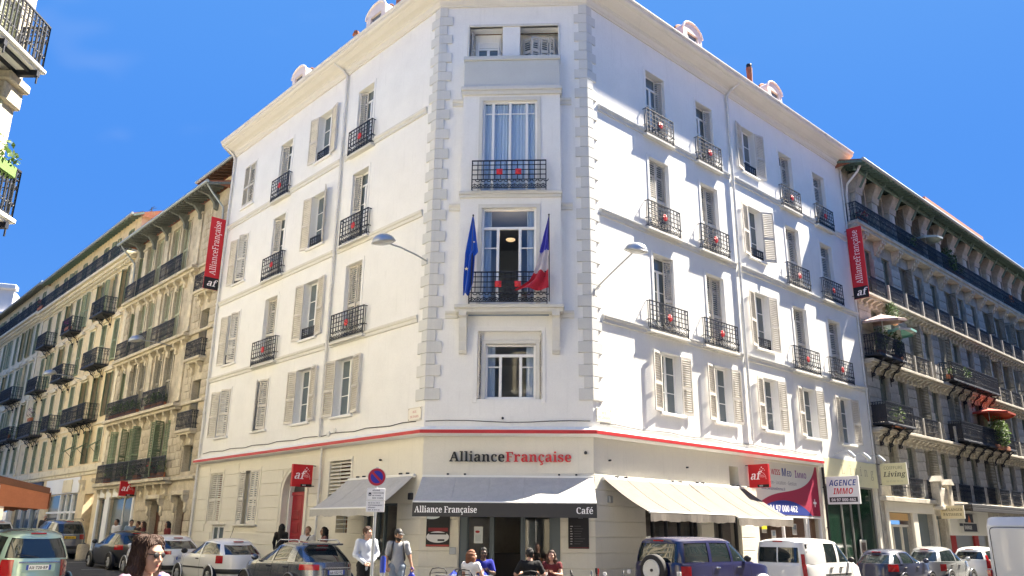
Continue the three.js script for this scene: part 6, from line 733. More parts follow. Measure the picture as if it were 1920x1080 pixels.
function makeCar(name, label, cat, at, s) {
  const { L, W, H } = s, hw = W / 2, belt = s.belt, xr = -L / 2, xf = L / 2, cowl = s.cowl ?? L * 0.2, nose = s.nose ?? 0.72, hood = s.hood ?? belt - 0.02;
  const g = thing(name, label, cat, at[0], gy(at[0]) + (s.lift ?? 0), at[1], at[2]);
  const top = x => x <= cowl ? belt : lerp(hood, nose, Math.pow((x - cowl) / (xf - cowl), 1.6)) - (x - cowl < 0.01 ? 0 : 0);
  const lev = [[0.19, 0.9, 0.14, 0.16], [0.27, 0.965, 0.03, 0.04], [0.5, 1, 0, 0], [0.545, 1, s.step ?? 0.03, 0.015], [0.72, 1.0, (s.step ?? 0.03) + 0.015, 0.05], [belt - 0.08, 0.985, 0.05 + (s.tuck ?? 0.03), 0.12], [belt, 0.955, 0.08 + (s.tuck ?? 0.03), 0.18]];
  const pw = (v, e) => Math.sign(v) * Math.pow(Math.abs(v), e), N = s.sq ?? 6;
  const sq = (t, n) => { const q = Math.PI / 4; t = ((t % (2 * Math.PI)) + 2 * Math.PI) % (2 * Math.PI); let dx, dz; if (t < q) { dx = 1; dz = t / q; } else if (t < 3 * q) { dz = 1; dx = (2 * q - t) / q; } else if (t < 5 * q) { dx = -1; dz = (4 * q - t) / q; } else if (t < 7 * q) { dz = -1; dx = (t - 6 * q) / q; } else { dx = 1; dz = (t - 8 * q) / q; } const k = Math.pow(Math.pow(Math.abs(dx), n) + Math.pow(Math.abs(dz), n), 1 / n); return [dx / k, dz / k]; };
  const inv = (c, n, side) => { const a = Math.min(0.9999, Math.abs(c)), u = Math.min(1, Math.pow(Math.pow(a, n) / (1 - Math.pow(a, n)), 1 / n)) * Math.sign(c), t = Math.PI / 2 - u * Math.PI / 4; return side > 0 ? t : 2 * Math.PI - t; };
  const ring = (j, t) => { const [y, wk, dr, df] = lev[j], a0 = xr + dr, a1 = xf - df, cx = (a0 + a1) / 2, a = (a1 - a0) / 2, [c, sn] = sq(t, N), x = cx + a * c, fr = Math.max(0, (x - cowl) / (xf - cowl)), z = hw * wk * sn * (1 - 0.07 * fr * fr - 0.03 * Math.pow(Math.max(0, -x / (L / 2)), 4)); return [x, Math.min(y, top(x) - (lev.length - 1 - j) * 0.035), z]; };
  const S = (t, y, off = 0) => { let j = 0; while (j < lev.length - 2 && lev[j + 1][0] < y) j++; const u = Math.max(0, Math.min(1, (y - lev[j][0]) / (lev[j + 1][0] - lev[j][0]))), p = ring(j, t), q = ring(j + 1, t); const r = [lerp(p[0], q[0], u), lerp(p[1], q[1], u), lerp(p[2], q[2], u)], l = Math.hypot(r[0] / L, r[2] / W) || 1; const [qc, qs] = sq(t, N), nx = pw(qc, N - 1) * L, nz = pw(qs, N - 1) * W, nl = Math.hypot(nx / L, nz / W) || 1; return [r[0] + off * (nx / L) / nl, r[1], r[2] + off * (nz / W) / nl]; };
  const tx = (x, side) => { return inv(x / (L / 2), N, side); };
  const TM = 120, TT = i => { const q = i / TM * 2 * Math.PI; return q; };
  part('body', (() => { const yy = [0.19, 0.27, 0.38, 0.5, 0.545, 0.63, 0.72, (0.72 + belt - 0.08) / 2, belt - 0.08, belt - 0.035, belt]; const shell = gridGeo(TM, yy.length - 1, (u, v) => S(u * 2 * Math.PI, yy[Math.round(v * (yy.length - 1))])); const cap = gridGeo(8, TM / 2, (u, v) => { const a = ring(6, v * Math.PI), z = lerp(a[2], -a[2], u); return [a[0], a[1] + 0.05 * (1 - Math.pow(u * 2 - 1, 2)) * (a[0] > cowl - 0.1 ? 1 : 0.2), z]; }); return mb().add(shell).add(cap).geo(); })(), s.paint, g);
  // greenhouse
  const gb = s.gb, gt = s.gt, nG = s.sqG ?? 7, G = (t, v, off = 0) => { const e = 2 / nG, ax0 = lerp(gb[0], gt[0], v), ax1 = lerp(gb[1], gt[1], v), bow = Math.sin(v * Math.PI) * 0.02, z0 = lerp(hw * 0.945, hw * (s.tumble ?? 0.71), v) + bow, cx = (ax0 + ax1) / 2, a = (ax1 - ax0) / 2 + bow + off, [c, sn] = sq(t, nG), x = cx + a * c, ru = (x - (gt[0] + gt[1]) / 2) / ((gt[1] - gt[0]) / 2); return [x, lerp(belt - 0.015, H - 0.1, v) - v * v * (s.arc ?? 0.085) * Math.min(1.6, ru * ru), (z0 + off) * sn]; };
  const tG = (x, v, side) => { const a0 = lerp(gb[0], gt[0], v), a1 = lerp(gb[1], gt[1], v), c = (x - (a0 + a1) / 2) / ((a1 - a0) / 2); return inv(c, nG, side); };
  const D = RAD, patch = (t0, t1, v0, v1, off, nu = 12, nv = 4) => gridGeo(nu, nv, (u, v) => G(lerp(t0, t1, u), lerp(v0, v1, v), off));
  const cF = s.cF ?? 38, cR = s.cR ?? 40; // corner angles that the pillars start from
  part('windscreen', patch(-cF * D, cF * D, 0, 1, 0, 20), M.carGlass, g); part('rear_window', patch((180 - cR) * D, (180 + cR) * D, 0, 1, 0, 20), s.rearGlass ?? M.carGlass, g);
  for (const sd of [1, -1]) { const q = t => sd > 0 ? t : 2 * Math.PI - t; part('side_window', patch(q(cF * D), q((180 - cR) * D), 0, 1, 0, 40), M.carGlass, g); }
  // painted frame: roof rail band, corner pillars, door pillars
  const fr = mb(), rv = s.railV ?? 0.9; fr.add(gridGeo(TM, 2, (u, v) => G(u * 2 * Math.PI, lerp(rv, 1, v), 0.012))); fr.add(gridGeo(TM, 1, (u, v) => G(u * 2 * Math.PI, lerp(0, 0.05, v), 0.014)));
  const band = (a, b, sd, off = 0.014) => fr.add(gridGeo(3, 6, (u, v) => { const x = lerp(lerp(a[0], b[0], u), lerp(a[1], b[1], u), v), p = G(tG(x, v, sd), v, off); return p; }));
  for (const sd of [1, -1]) { const q = t => sd > 0 ? t : 2 * Math.PI - t; fr.add(patch(q((cF - 5) * D), q((cF + (s.aw ?? 7)) * D), 0, 1, 0.014, 6)); fr.add(patch(q((180 - cR - (s.cwid ?? 4)) * D), q((180 - cR + (s.dw ?? 8)) * D), 0, 1, 0.014, 8)); for (const [x0, x1, w, wt] of s.pillars ?? []) band([x0, x1], [x0 + w, x1 + (wt ?? w)], sd); }
  if (s.rearFrame) { fr.add(patch((180 - cR) * D, (180 + cR) * D, 0, s.rearFrame[0], 0.013, 20)); fr.add(patch((180 - cR) * D, (180 + cR) * D, s.rearFrame[1], 1, 0.013, 20)); if (s.rearFrame[2]) fr.add(patch((180 - s.rearFrame[2]) * D, (180 + s.rearFrame[2]) * D, 0, 1, 0.013, 4)); }
  const roof = gridGeo(10, TM / 2, (u, v) => { const p = G(v * Math.PI, 1, 0.012), z = lerp(p[2], -p[2], u), k = 1 - Math.pow(u * 2 - 1, 2), e = Math.pow(Math.sin(v * Math.PI), 0.6); return [p[0], p[1] + 0.1 * Math.pow(k, 0.6) * Math.min(1, e * 1.1), z]; }); fr.add(roof);
  part('roof_and_pillars', fr.geo(), s.paint, g);
  // wheels
  const wr = s.wr ?? 0.31, tyre = once('tyre' + wr, () => mb().add(new THREE.LatheGeometry([[wr * 0.62, -0.1], [wr * 0.93, -0.1], [wr, -0.06], [wr, 0.06], [wr * 0.93, 0.1], [wr * 0.62, 0.1], [wr * 0.6, 0.05]].map(p => new THREE.Vector2(...p)), 28).rotateX(Math.PI / 2)).geo()), rim = once('rim' + wr, () => { const m = mb(); m.add(new THREE.CylinderGeometry(wr * 0.63, wr * 0.63, 0.05, 24).rotateX(Math.PI / 2)); for (let k = 0; k < 6; k++) m.add(new MB().cbox(wr * 0.1, wr * 0.6, -0.035, 0.035, 0.02, 0.05, 0.008).raw(), new THREE.Matrix4().makeRotationZ(k * Math.PI / 3)); m.add(new THREE.CylinderGeometry(wr * 0.16, wr * 0.16, 0.11, 12).rotateX(Math.PI / 2)); return m.geo(); });
  for (const x of [s.wf ?? L * 0.31, -(s.wb ?? L * 0.29)]) for (const sd of [1, -1]) { const z = sd * (hw - 0.08); const w = grp('wheel', g, x, wr - (s.lift ?? 0) * 0, z, sd > 0 ? 0 : Math.PI); part('tyre', tyre, M.tyre, w); part('rim', rim, s.rim ?? M.rim, w, 0, 0, 0.055); part('wheel_arch', once('arch' + wr + (s.flare ? 'f' : ''), () => { const p = [], q = []; for (let k = 0; k <= 14; k++) { const a = Math.PI * (k / 14 * 1.16 - 0.08); p.push([wr * 1.17 * Math.cos(a), wr * 1.17 * Math.sin(a), 0.085]); } return mb().tube(p, s.flare ? 0.06 : 0.02, 6).geo(); }), s.flare ?? s.paint, w); part('arch_shade_disc', once('archd' + wr, () => { const sh = new THREE.Shape(); sh.absarc(0, 0, wr * 1.16, -0.25, Math.PI + 0.25); return mb().ext(sh, 0.04, 0.076).geo(); }), M.trimBlack, w); }  // flat black disc paints in the shade of an uncut wheel arch
  // tail lamps
  const lampPatch = (t0, t1, y0, y1, off) => gridGeo(8, 4, (u, v) => S(lerp(t0, t1, u), lerp(y0, y1, v), off));
  for (const sd of [1, -1]) { const q = t => sd > 0 ? t * D : 2 * Math.PI - t * D; if (s.lampLow) { const [a, b, y0, y1] = s.lampLow; part('tail_lamp', lampPatch(q(a), q(b), y0, y1, 0.012), M.tail, g); } if (s.lampHigh) { const [a, b, v0, v1] = s.lampHigh; part('tail_lamp', patch(q(a), q(b), v0, v1, 0.02, 6), M.tail, g); } }
  for (const sd of [1, -1]) { const q = t => sd > 0 ? t * D : 2 * Math.PI - t * D; part('headlamp', lampPatch(q(22), q(52), 0.56, 0.68, 0.008), M.lampWhite, g); }
  // bumper strip, door seams, handles, mirrors, plate
  if (s.bumper) part('bumper', gridGeo(50, 4, (u, v) => S((180 - 72 + 144 * u) * D, lerp(s.bumper[0], s.bumper[1], v), 0.014)), s.bumperM ?? M.trimBlack, g);
  for (const sd of [1, -1]) { if (s.sideStrip) part('side_strip', gridGeo(20, 1, (u, v) => S(tx(lerp(-L * 0.2, L * 0.22, u), sd), lerp(s.sideStrip, s.sideStrip + 0.05, v), 0.012)), M.trimBlack, g); for (const x of s.seams ?? []) part('door_seam', gridGeo(1, 8, (u, v) => S(tx(x + 0.012 * u, sd), lerp(0.3, belt - 0.01, v), 0.004)), M.seam, g); for (const x of s.handles ?? []) { const p = S(tx(x, sd), belt - 0.13, 0.02); part('door_handle', once('dh', () => mb().cbox(-0.09, 0.09, -0.018, 0.018, -0.02, 0.02, 0.01).geo()), s.handleM ?? M.trimBlack, g, ...p); } const mp = S(tx(cowl - 0.28, sd), belt, 0); part('door_mirror', once('mir', () => { const e = new THREE.SphereGeometry(0.1, 12, 8); e.scale(0.7, 0.85, 1.1); return mb().add(e).geo(); }), s.mirrorM ?? s.paint, g, mp[0], belt + 0.08, mp[2] + sd * 0.09); }
  if (s.plate) { const py = s.plateY ?? 0.8, p = S(Math.PI, py, 0.02); const pl = part('number_plate', boardGeo(0.5, 0.11), plateMat(s.plate, s.plateBg), g, p[0] - 0.006, py, 0, -Math.PI / 2); part('plate_recess', mb().cbox(p[0] - 0.001, p[0] + 0.03, py - 0.1, py + 0.1, -0.34, 0.34, 0.01).geo(), s.recessM ?? s.paint, g); if (s.chromeBar) part('chrome_strip', mb().cbox(p[0] - 0.02, p[0] + 0.01, py + 0.09, py + 0.125, -0.42, 0.42, 0.01).geo(), M.chrome, g); }
  if (s.rails) for (const sd of [1, -1]) part('roof_rail', mb().tube([[gt[0] + 0.15, H - 0.06, sd * hw * 0.68], [gt[0] + 0.25, H + 0.02, sd * hw * 0.66], [gt[1] - 0.3, H + 0.02, sd * hw * 0.66], [gt[1] - 0.15, H - 0.06, sd * hw * 0.68]], 0.022, 6).geo(), s.rails, g);
  if (s.spoiler) part('spoiler', mb().cbox(gt[0] - 0.16, gt[0] + 0.1, H - 0.11, H - 0.06, -hw * 0.62, hw * 0.62, 0.015).geo(), s.paint, g);
  part('brake_lamp', mb().cbox(gt[0] - 0.03, gt[0] + 0.02, H - 0.13, H - 0.1, -0.16, 0.16, 0.005).geo(), M.tail, g);
  part('rear_wiper', mb().tube([[G(Math.PI, 0.05, 0.03)[0], belt + 0.03, 0], [G(Math.PI, 0.2, 0.03)[0], belt + 0.1, -0.45]], 0.012, 5).geo(), M.trimBlack, g);
  if (s.aerial) part('aerial', mb().tube([[s.aerial, H - 0.02, 0], [s.aerial - 0.25, H + 0.35, 0]], 0.008, 4).geo(), M.trimBlack, g);
  part('underbody', mb().box(xr + 0.35, xf - 0.4, 0.16, 0.24, -hw * 0.85, hw * 0.85).geo(), M.trimBlack, g);
  // seats and head-rests seen through the glass are hidden by tint; driver side visor kept out
  s.extra && s.extra(g, S, G, { hw, xr, xf, belt });
  return g;
}
const atL = (s, o) => { const [x, z] = world(FL, -s, o); return [x, z, 132.76 * RAD]; }, atR = (s, o) => { const [x, z] = world(FR, s, o); return [x, z, 42.76 * RAD]; };
const white = carPaint(0.74, 0.74, 0.73), base = { sq: 6, sqG: 7 };
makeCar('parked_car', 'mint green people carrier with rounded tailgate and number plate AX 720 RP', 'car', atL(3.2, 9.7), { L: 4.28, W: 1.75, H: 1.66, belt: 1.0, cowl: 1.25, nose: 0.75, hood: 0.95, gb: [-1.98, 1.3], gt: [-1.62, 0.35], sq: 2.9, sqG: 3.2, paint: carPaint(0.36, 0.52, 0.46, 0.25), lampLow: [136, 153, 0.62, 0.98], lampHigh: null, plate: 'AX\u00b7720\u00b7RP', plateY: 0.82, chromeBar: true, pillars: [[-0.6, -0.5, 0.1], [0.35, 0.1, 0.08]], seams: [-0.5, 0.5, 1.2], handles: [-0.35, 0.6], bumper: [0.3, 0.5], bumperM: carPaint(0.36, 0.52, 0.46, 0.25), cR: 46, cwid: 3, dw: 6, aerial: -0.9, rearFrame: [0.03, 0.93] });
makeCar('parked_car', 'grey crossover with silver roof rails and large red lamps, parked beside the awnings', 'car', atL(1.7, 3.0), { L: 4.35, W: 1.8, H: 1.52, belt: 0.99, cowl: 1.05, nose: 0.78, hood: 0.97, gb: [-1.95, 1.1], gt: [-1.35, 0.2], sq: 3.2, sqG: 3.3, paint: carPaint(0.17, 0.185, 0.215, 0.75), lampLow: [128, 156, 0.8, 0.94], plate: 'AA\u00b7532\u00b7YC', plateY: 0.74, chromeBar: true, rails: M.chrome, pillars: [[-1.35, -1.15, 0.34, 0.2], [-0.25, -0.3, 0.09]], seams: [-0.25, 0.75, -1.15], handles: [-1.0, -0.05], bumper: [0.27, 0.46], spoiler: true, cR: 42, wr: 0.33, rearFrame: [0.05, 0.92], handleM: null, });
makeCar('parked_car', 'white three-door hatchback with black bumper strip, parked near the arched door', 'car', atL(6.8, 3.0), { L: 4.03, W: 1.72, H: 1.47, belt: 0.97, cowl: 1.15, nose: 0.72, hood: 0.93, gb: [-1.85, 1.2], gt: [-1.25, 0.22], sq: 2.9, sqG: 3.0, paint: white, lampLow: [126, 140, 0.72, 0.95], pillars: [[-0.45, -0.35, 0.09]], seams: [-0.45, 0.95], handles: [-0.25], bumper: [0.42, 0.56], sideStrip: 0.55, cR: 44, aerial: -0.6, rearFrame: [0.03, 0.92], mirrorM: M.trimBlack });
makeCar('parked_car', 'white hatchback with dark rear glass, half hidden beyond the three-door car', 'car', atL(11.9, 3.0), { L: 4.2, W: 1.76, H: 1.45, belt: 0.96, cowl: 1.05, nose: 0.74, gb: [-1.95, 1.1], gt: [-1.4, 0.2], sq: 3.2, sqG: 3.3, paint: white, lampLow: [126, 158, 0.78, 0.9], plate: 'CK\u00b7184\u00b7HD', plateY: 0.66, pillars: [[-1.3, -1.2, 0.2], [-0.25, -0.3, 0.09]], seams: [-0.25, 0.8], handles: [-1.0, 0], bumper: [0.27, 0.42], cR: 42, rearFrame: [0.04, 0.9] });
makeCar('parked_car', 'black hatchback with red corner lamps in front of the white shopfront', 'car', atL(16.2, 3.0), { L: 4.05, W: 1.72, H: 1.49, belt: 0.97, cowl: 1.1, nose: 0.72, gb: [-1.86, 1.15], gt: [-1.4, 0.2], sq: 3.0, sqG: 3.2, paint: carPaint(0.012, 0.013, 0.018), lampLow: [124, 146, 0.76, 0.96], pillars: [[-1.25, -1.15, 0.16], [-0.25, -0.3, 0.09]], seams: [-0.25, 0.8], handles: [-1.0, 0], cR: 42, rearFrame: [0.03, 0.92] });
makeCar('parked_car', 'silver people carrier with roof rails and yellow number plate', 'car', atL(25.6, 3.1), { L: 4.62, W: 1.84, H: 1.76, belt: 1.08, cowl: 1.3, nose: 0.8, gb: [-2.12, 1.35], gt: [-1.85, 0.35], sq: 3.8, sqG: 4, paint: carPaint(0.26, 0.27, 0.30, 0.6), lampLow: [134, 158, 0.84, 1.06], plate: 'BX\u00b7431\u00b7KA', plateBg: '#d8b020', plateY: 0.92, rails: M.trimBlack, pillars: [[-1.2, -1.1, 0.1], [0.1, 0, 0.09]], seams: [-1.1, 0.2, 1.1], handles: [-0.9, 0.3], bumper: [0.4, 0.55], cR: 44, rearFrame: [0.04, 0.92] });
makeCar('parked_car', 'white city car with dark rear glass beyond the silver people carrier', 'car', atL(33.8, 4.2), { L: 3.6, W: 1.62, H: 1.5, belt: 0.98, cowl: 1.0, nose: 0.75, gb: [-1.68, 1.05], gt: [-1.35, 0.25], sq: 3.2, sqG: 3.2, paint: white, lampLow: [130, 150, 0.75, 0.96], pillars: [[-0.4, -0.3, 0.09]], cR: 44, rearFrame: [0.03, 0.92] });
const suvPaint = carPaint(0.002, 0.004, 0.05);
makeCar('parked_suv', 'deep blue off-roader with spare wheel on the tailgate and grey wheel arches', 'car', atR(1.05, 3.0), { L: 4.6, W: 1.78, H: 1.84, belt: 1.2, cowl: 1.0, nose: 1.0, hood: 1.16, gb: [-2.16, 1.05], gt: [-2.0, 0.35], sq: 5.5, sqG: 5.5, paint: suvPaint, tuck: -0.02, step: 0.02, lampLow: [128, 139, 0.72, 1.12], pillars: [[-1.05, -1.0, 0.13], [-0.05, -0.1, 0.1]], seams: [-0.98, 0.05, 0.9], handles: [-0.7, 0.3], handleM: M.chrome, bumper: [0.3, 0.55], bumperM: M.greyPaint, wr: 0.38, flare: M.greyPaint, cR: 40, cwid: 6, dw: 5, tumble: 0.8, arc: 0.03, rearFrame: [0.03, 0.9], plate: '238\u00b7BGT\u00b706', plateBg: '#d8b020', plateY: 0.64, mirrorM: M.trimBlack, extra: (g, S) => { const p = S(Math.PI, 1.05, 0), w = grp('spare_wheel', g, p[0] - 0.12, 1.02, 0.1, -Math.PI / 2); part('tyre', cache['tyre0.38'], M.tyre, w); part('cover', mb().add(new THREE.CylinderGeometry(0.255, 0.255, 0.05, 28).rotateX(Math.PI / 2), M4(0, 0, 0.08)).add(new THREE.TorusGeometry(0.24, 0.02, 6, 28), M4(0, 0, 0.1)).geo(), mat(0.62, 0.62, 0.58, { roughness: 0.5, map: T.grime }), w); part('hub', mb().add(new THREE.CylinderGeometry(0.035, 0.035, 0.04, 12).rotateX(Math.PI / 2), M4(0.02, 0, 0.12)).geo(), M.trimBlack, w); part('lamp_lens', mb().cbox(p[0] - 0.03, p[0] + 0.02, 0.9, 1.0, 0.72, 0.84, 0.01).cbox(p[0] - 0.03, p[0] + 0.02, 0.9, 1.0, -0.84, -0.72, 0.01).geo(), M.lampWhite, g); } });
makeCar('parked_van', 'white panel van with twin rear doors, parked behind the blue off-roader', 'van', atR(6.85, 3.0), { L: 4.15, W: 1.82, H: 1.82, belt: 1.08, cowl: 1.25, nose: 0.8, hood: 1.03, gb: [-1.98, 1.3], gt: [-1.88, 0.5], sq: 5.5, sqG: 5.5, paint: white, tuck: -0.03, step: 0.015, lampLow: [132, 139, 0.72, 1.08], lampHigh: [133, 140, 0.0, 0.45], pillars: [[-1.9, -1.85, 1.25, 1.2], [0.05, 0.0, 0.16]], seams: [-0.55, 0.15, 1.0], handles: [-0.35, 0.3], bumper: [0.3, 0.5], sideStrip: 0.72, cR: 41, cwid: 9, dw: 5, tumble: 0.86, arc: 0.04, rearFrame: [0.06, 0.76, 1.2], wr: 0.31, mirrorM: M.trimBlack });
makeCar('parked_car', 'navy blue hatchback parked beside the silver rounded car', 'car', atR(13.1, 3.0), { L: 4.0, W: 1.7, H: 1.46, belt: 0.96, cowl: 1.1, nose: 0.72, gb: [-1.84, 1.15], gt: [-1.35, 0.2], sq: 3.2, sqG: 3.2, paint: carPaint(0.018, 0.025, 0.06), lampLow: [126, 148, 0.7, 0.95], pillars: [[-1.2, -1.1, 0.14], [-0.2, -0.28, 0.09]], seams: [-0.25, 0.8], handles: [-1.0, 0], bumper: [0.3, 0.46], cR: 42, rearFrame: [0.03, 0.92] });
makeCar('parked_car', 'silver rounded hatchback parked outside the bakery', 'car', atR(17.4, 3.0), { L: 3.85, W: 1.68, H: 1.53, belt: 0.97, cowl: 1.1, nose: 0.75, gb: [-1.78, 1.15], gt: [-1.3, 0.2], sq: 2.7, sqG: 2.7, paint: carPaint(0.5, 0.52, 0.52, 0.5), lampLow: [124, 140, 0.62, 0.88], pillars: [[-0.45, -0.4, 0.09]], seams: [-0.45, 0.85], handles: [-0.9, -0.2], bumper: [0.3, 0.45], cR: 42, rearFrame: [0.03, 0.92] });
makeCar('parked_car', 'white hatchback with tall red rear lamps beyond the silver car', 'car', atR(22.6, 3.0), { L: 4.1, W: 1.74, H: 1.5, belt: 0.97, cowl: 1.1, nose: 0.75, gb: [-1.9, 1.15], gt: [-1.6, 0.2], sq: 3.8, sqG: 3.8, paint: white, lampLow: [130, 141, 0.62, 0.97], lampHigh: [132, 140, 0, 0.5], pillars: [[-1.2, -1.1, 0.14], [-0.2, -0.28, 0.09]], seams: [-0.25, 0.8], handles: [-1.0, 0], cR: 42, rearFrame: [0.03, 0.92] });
{ // tall white delivery van
  const [x, z] = [14.32, -21.6], g = thing('delivery_van', 'tall white delivery van with ribbed panels, cut by the right edge', 'van', x, 0, z, 42.76 * RAD), P = carPaint(0.62, 0.63, 0.64), L = 5.3, hw = 1.0, H = 2.3, prof = [[-L / 2, 0.4], [-L / 2 - 0.02, 1.2], [-L / 2 + 0.05, H - 0.16], [-L / 2 + 0.16, H - 0.02], [-L / 2 + 0.5, H], [1.0, H], [1.35, H - 0.1], [1.95, 1.35], [2.55, 1.1], [2.65, 0.7], [2.6, 0.35], [-L / 2 + 0.05, 0.35]];
  const s = new THREE.Shape(); prof.forEach((p, i) => i ? s.lineTo(...p) : s.moveTo(...p)); s.closePath(); const eg = new THREE.ExtrudeGeometry(s, { depth: 2 * hw - 0.24, bevelEnabled: true, bevelSize: 0.09, bevelThickness: 0.12, bevelSegments: 4, curveSegments: 4 }); eg.translate(0, 0, -hw + 0.12); part('body', mb().add(eg).geo(), P, g);
  const rp = (x0, x1, y0, y1, zz) => { const q = new THREE.Shape(), r = 0.12; q.moveTo(x0 + r, y0); q.lineTo(x1 - r, y0); q.quadraticCurveTo(x1, y0, x1, y0 + r); q.lineTo(x1, y1 - r); q.quadraticCurveTo(x1, y1, x1 - r, y1); q.lineTo(x0 + r, y1); q.quadraticCurveTo(x0, y1, x0, y1 - r); q.lineTo(x0, y0 + r); q.quadraticCurveTo(x0, y0, x0 + r, y0); return q; };
  for (const [a, b] of [[-2.35, -1.05], [-0.95, 0.35]]) part('side_panel', (() => { const e = new THREE.ExtrudeGeometry(rp(a, b, 1.15, 2.15), { depth: 0.012, bevelEnabled: true, bevelSize: 0.012, bevelThickness: 0.012, bevelSegments: 2 }); e.translate(0, 0, hw - 0.005); return mb().add(e).geo(); })(), P, g);
  for (const zz of [-0.47, 0.47]) part('rear_door', (() => { const e = new THREE.ExtrudeGeometry(rp(-0.4, 0.4, 0.75, 2.1), { depth: 0.012, bevelEnabled: true, bevelSize: 0.014, bevelThickness: 0.014, bevelSegments: 2 }); return mb().add(e, M4(-L / 2 - 0.108, 0, zz, 0, -Math.PI / 2, 0)).geo(); })(), P, g);
  for (const zz of [-0.47, 0.47]) part('door_seal', mb().tube(rp(-0.43, 0.43, 0.72, 2.13).getPoints(5).map(p => [-L / 2 - 0.115, p.y, zz + p.x]), 0.008, 4, false).geo(), M.seam, g);
  part('door_gap', mb().box(-L / 2 - 0.125, -L / 2 - 0.06, 0.5, 2.2, -0.008, 0.008).geo(), M.seam, g); part('door_hinge', mb().box(-L / 2 - 0.12, -L / 2 - 0.04, 1.0, 1.1, hw - 0.06, hw + 0.01).box(-L / 2 - 0.12, -L / 2 - 0.04, 1.8, 1.9, hw - 0.06, hw + 0.01).geo(), P, g);
  for (const sd of [1, -1]) part('tail_lamp', mb().cbox(-L / 2 - 0.12, -L / 2 - 0.02, 0.8, 1.15, sd * hw - 0.1, sd * hw + 0.01, 0.02).geo(), M.tail, g); part('windscreen', mb().quad([1.42, H - 0.22, -0.8], [1.42, H - 0.22, 0.8], [2.02, 1.4, 0.85], [2.02, 1.4, -0.85]).geo(), M.carGlass, g); part('side_window', mb().box(0.75, 1.5, 1.3, 2.0, hw - 0.01, hw + 0.012).geo(), M.carGlass, g);
  for (const xx of [1.7, -1.6]) for (const sd of [1, -1]) { const w = grp('wheel', g, xx, 0.34, sd * (hw - 0.1)); part('tyre', mb().add(new THREE.CylinderGeometry(0.34, 0.34, 0.2, 24).rotateX(Math.PI / 2)).geo(), M.tyre, w); part('rim', mb().add(new THREE.CylinderGeometry(0.2, 0.2, 0.22, 16).rotateX(Math.PI / 2)).geo(), M.rim, w); }
}
{ const [x, z] = world(FL, -22.3, 2.75), b = thing('stone_bollard', 'squat sandstone bollard at the kerb by the silver people carrier', 'bollard', x, gy(x), z); part('bollard_drum', mb().tube([[0, 0, 0], [0, 0.62, 0], [0, 0.72, 0]], [0.27, 0.27, 0.22], 16).geo(), M.stoneWarm, b); part('bollard_base', mb().tube([[0, 0, 0], [0, 0.06, 0]], 0.31, 16).geo(), M.kerb, b); }
// ================= people =================
// naive surface nets over a signed distance function
function surfaceNets(f, lo, hi, cell) {
  const n = [0, 1, 2].map(k => Math.ceil((hi[k] - lo[k]) / cell) + 1), [nx, ny, nz] = n, val = new Float32Array(nx * ny * nz), id = (i, j, k) => (k * ny + j) * nx + i;
  for (let k = 0; k < nz; k++) for (let j = 0; j < ny; j++) for (let i = 0; i < nx; i++) val[id(i, j, k)] = f(lo[0] + i * cell, lo[1] + j * cell, lo[2] + k * cell);
  const vi = new Int32Array(nx * ny * nz).fill(-1), pos = [], idx = [];
  for (let k = 0; k < nz - 1; k++) for (let j = 0; j < ny - 1; j++) for (let i = 0; i < nx - 1; i++) {
    let m = 0; const v = []; for (let c = 0; c < 8; c++) { const q = val[id(i + (c & 1), j + ((c >> 1) & 1), k + (c >> 2))]; v.push(q); if (q < 0) m |= 1 << c; } if (m === 0 || m === 255) continue;
    let x = 0, y = 0, z = 0, cnt = 0; for (const [a, b] of EDG) { const va = v[a], vb = v[b]; if ((va < 0) === (vb < 0)) continue; const t = va / (va - vb); x += lerp(a & 1, b & 1, t); y += lerp((a >> 1) & 1, (b >> 1) & 1, t); z += lerp(a >> 2, b >> 2, t); cnt++; }
    vi[id(i, j, k)] = pos.length / 3; pos.push(lo[0] + (i + x / cnt) * cell, lo[1] + (j + y / cnt) * cell, lo[2] + (k + z / cnt) * cell);
  }
  for (let k = 1; k < nz - 1; k++) for (let j = 1; j < ny - 1; j++) for (let i = 1; i < nx - 1; i++) { const a = val[id(i, j, k)] < 0; const q = (p0, p1, p2, p3, fl) => { if (p0 < 0 || p1 < 0 || p2 < 0 || p3 < 0) return; fl ? idx.push(p0, p1, p2, p0, p2, p3) : idx.push(p0, p2, p1, p0, p3, p2); };
    if (a !== (val[id(i + 1, j, k)] < 0)) q(vi[id(i, j - 1, k - 1)], vi[id(i, j, k - 1)], vi[id(i, j, k)], vi[id(i, j - 1, k)], a); if (a !== (val[id(i, j + 1, k)] < 0)) q(vi[id(i - 1, j, k - 1)], vi[id(i - 1, j, k)], vi[id(i, j, k)], vi[id(i, j, k - 1)], a); if (a !== (val[id(i, j, k + 1)] < 0)) q(vi[id(i - 1, j - 1, k)], vi[id(i, j - 1, k)], vi[id(i, j, k)], vi[id(i - 1, j, k)], a); }
  const g = new THREE.BufferGeometry(); g.setAttribute('position', new THREE.Float32BufferAttribute(pos, 3)); g.setIndex(idx); g.computeVertexNormals(); return g;
}
const EDG = [[0, 1], [2, 3], [4, 5], [6, 7], [0, 2], [1, 3], [4, 6], [5, 7], [0, 4], [1, 5], [2, 6], [3, 7]];
const smin = (a, b, k) => { const h = Math.max(0, k - Math.abs(a - b)) / k; return Math.min(a, b) - h * h * k * 0.25; };
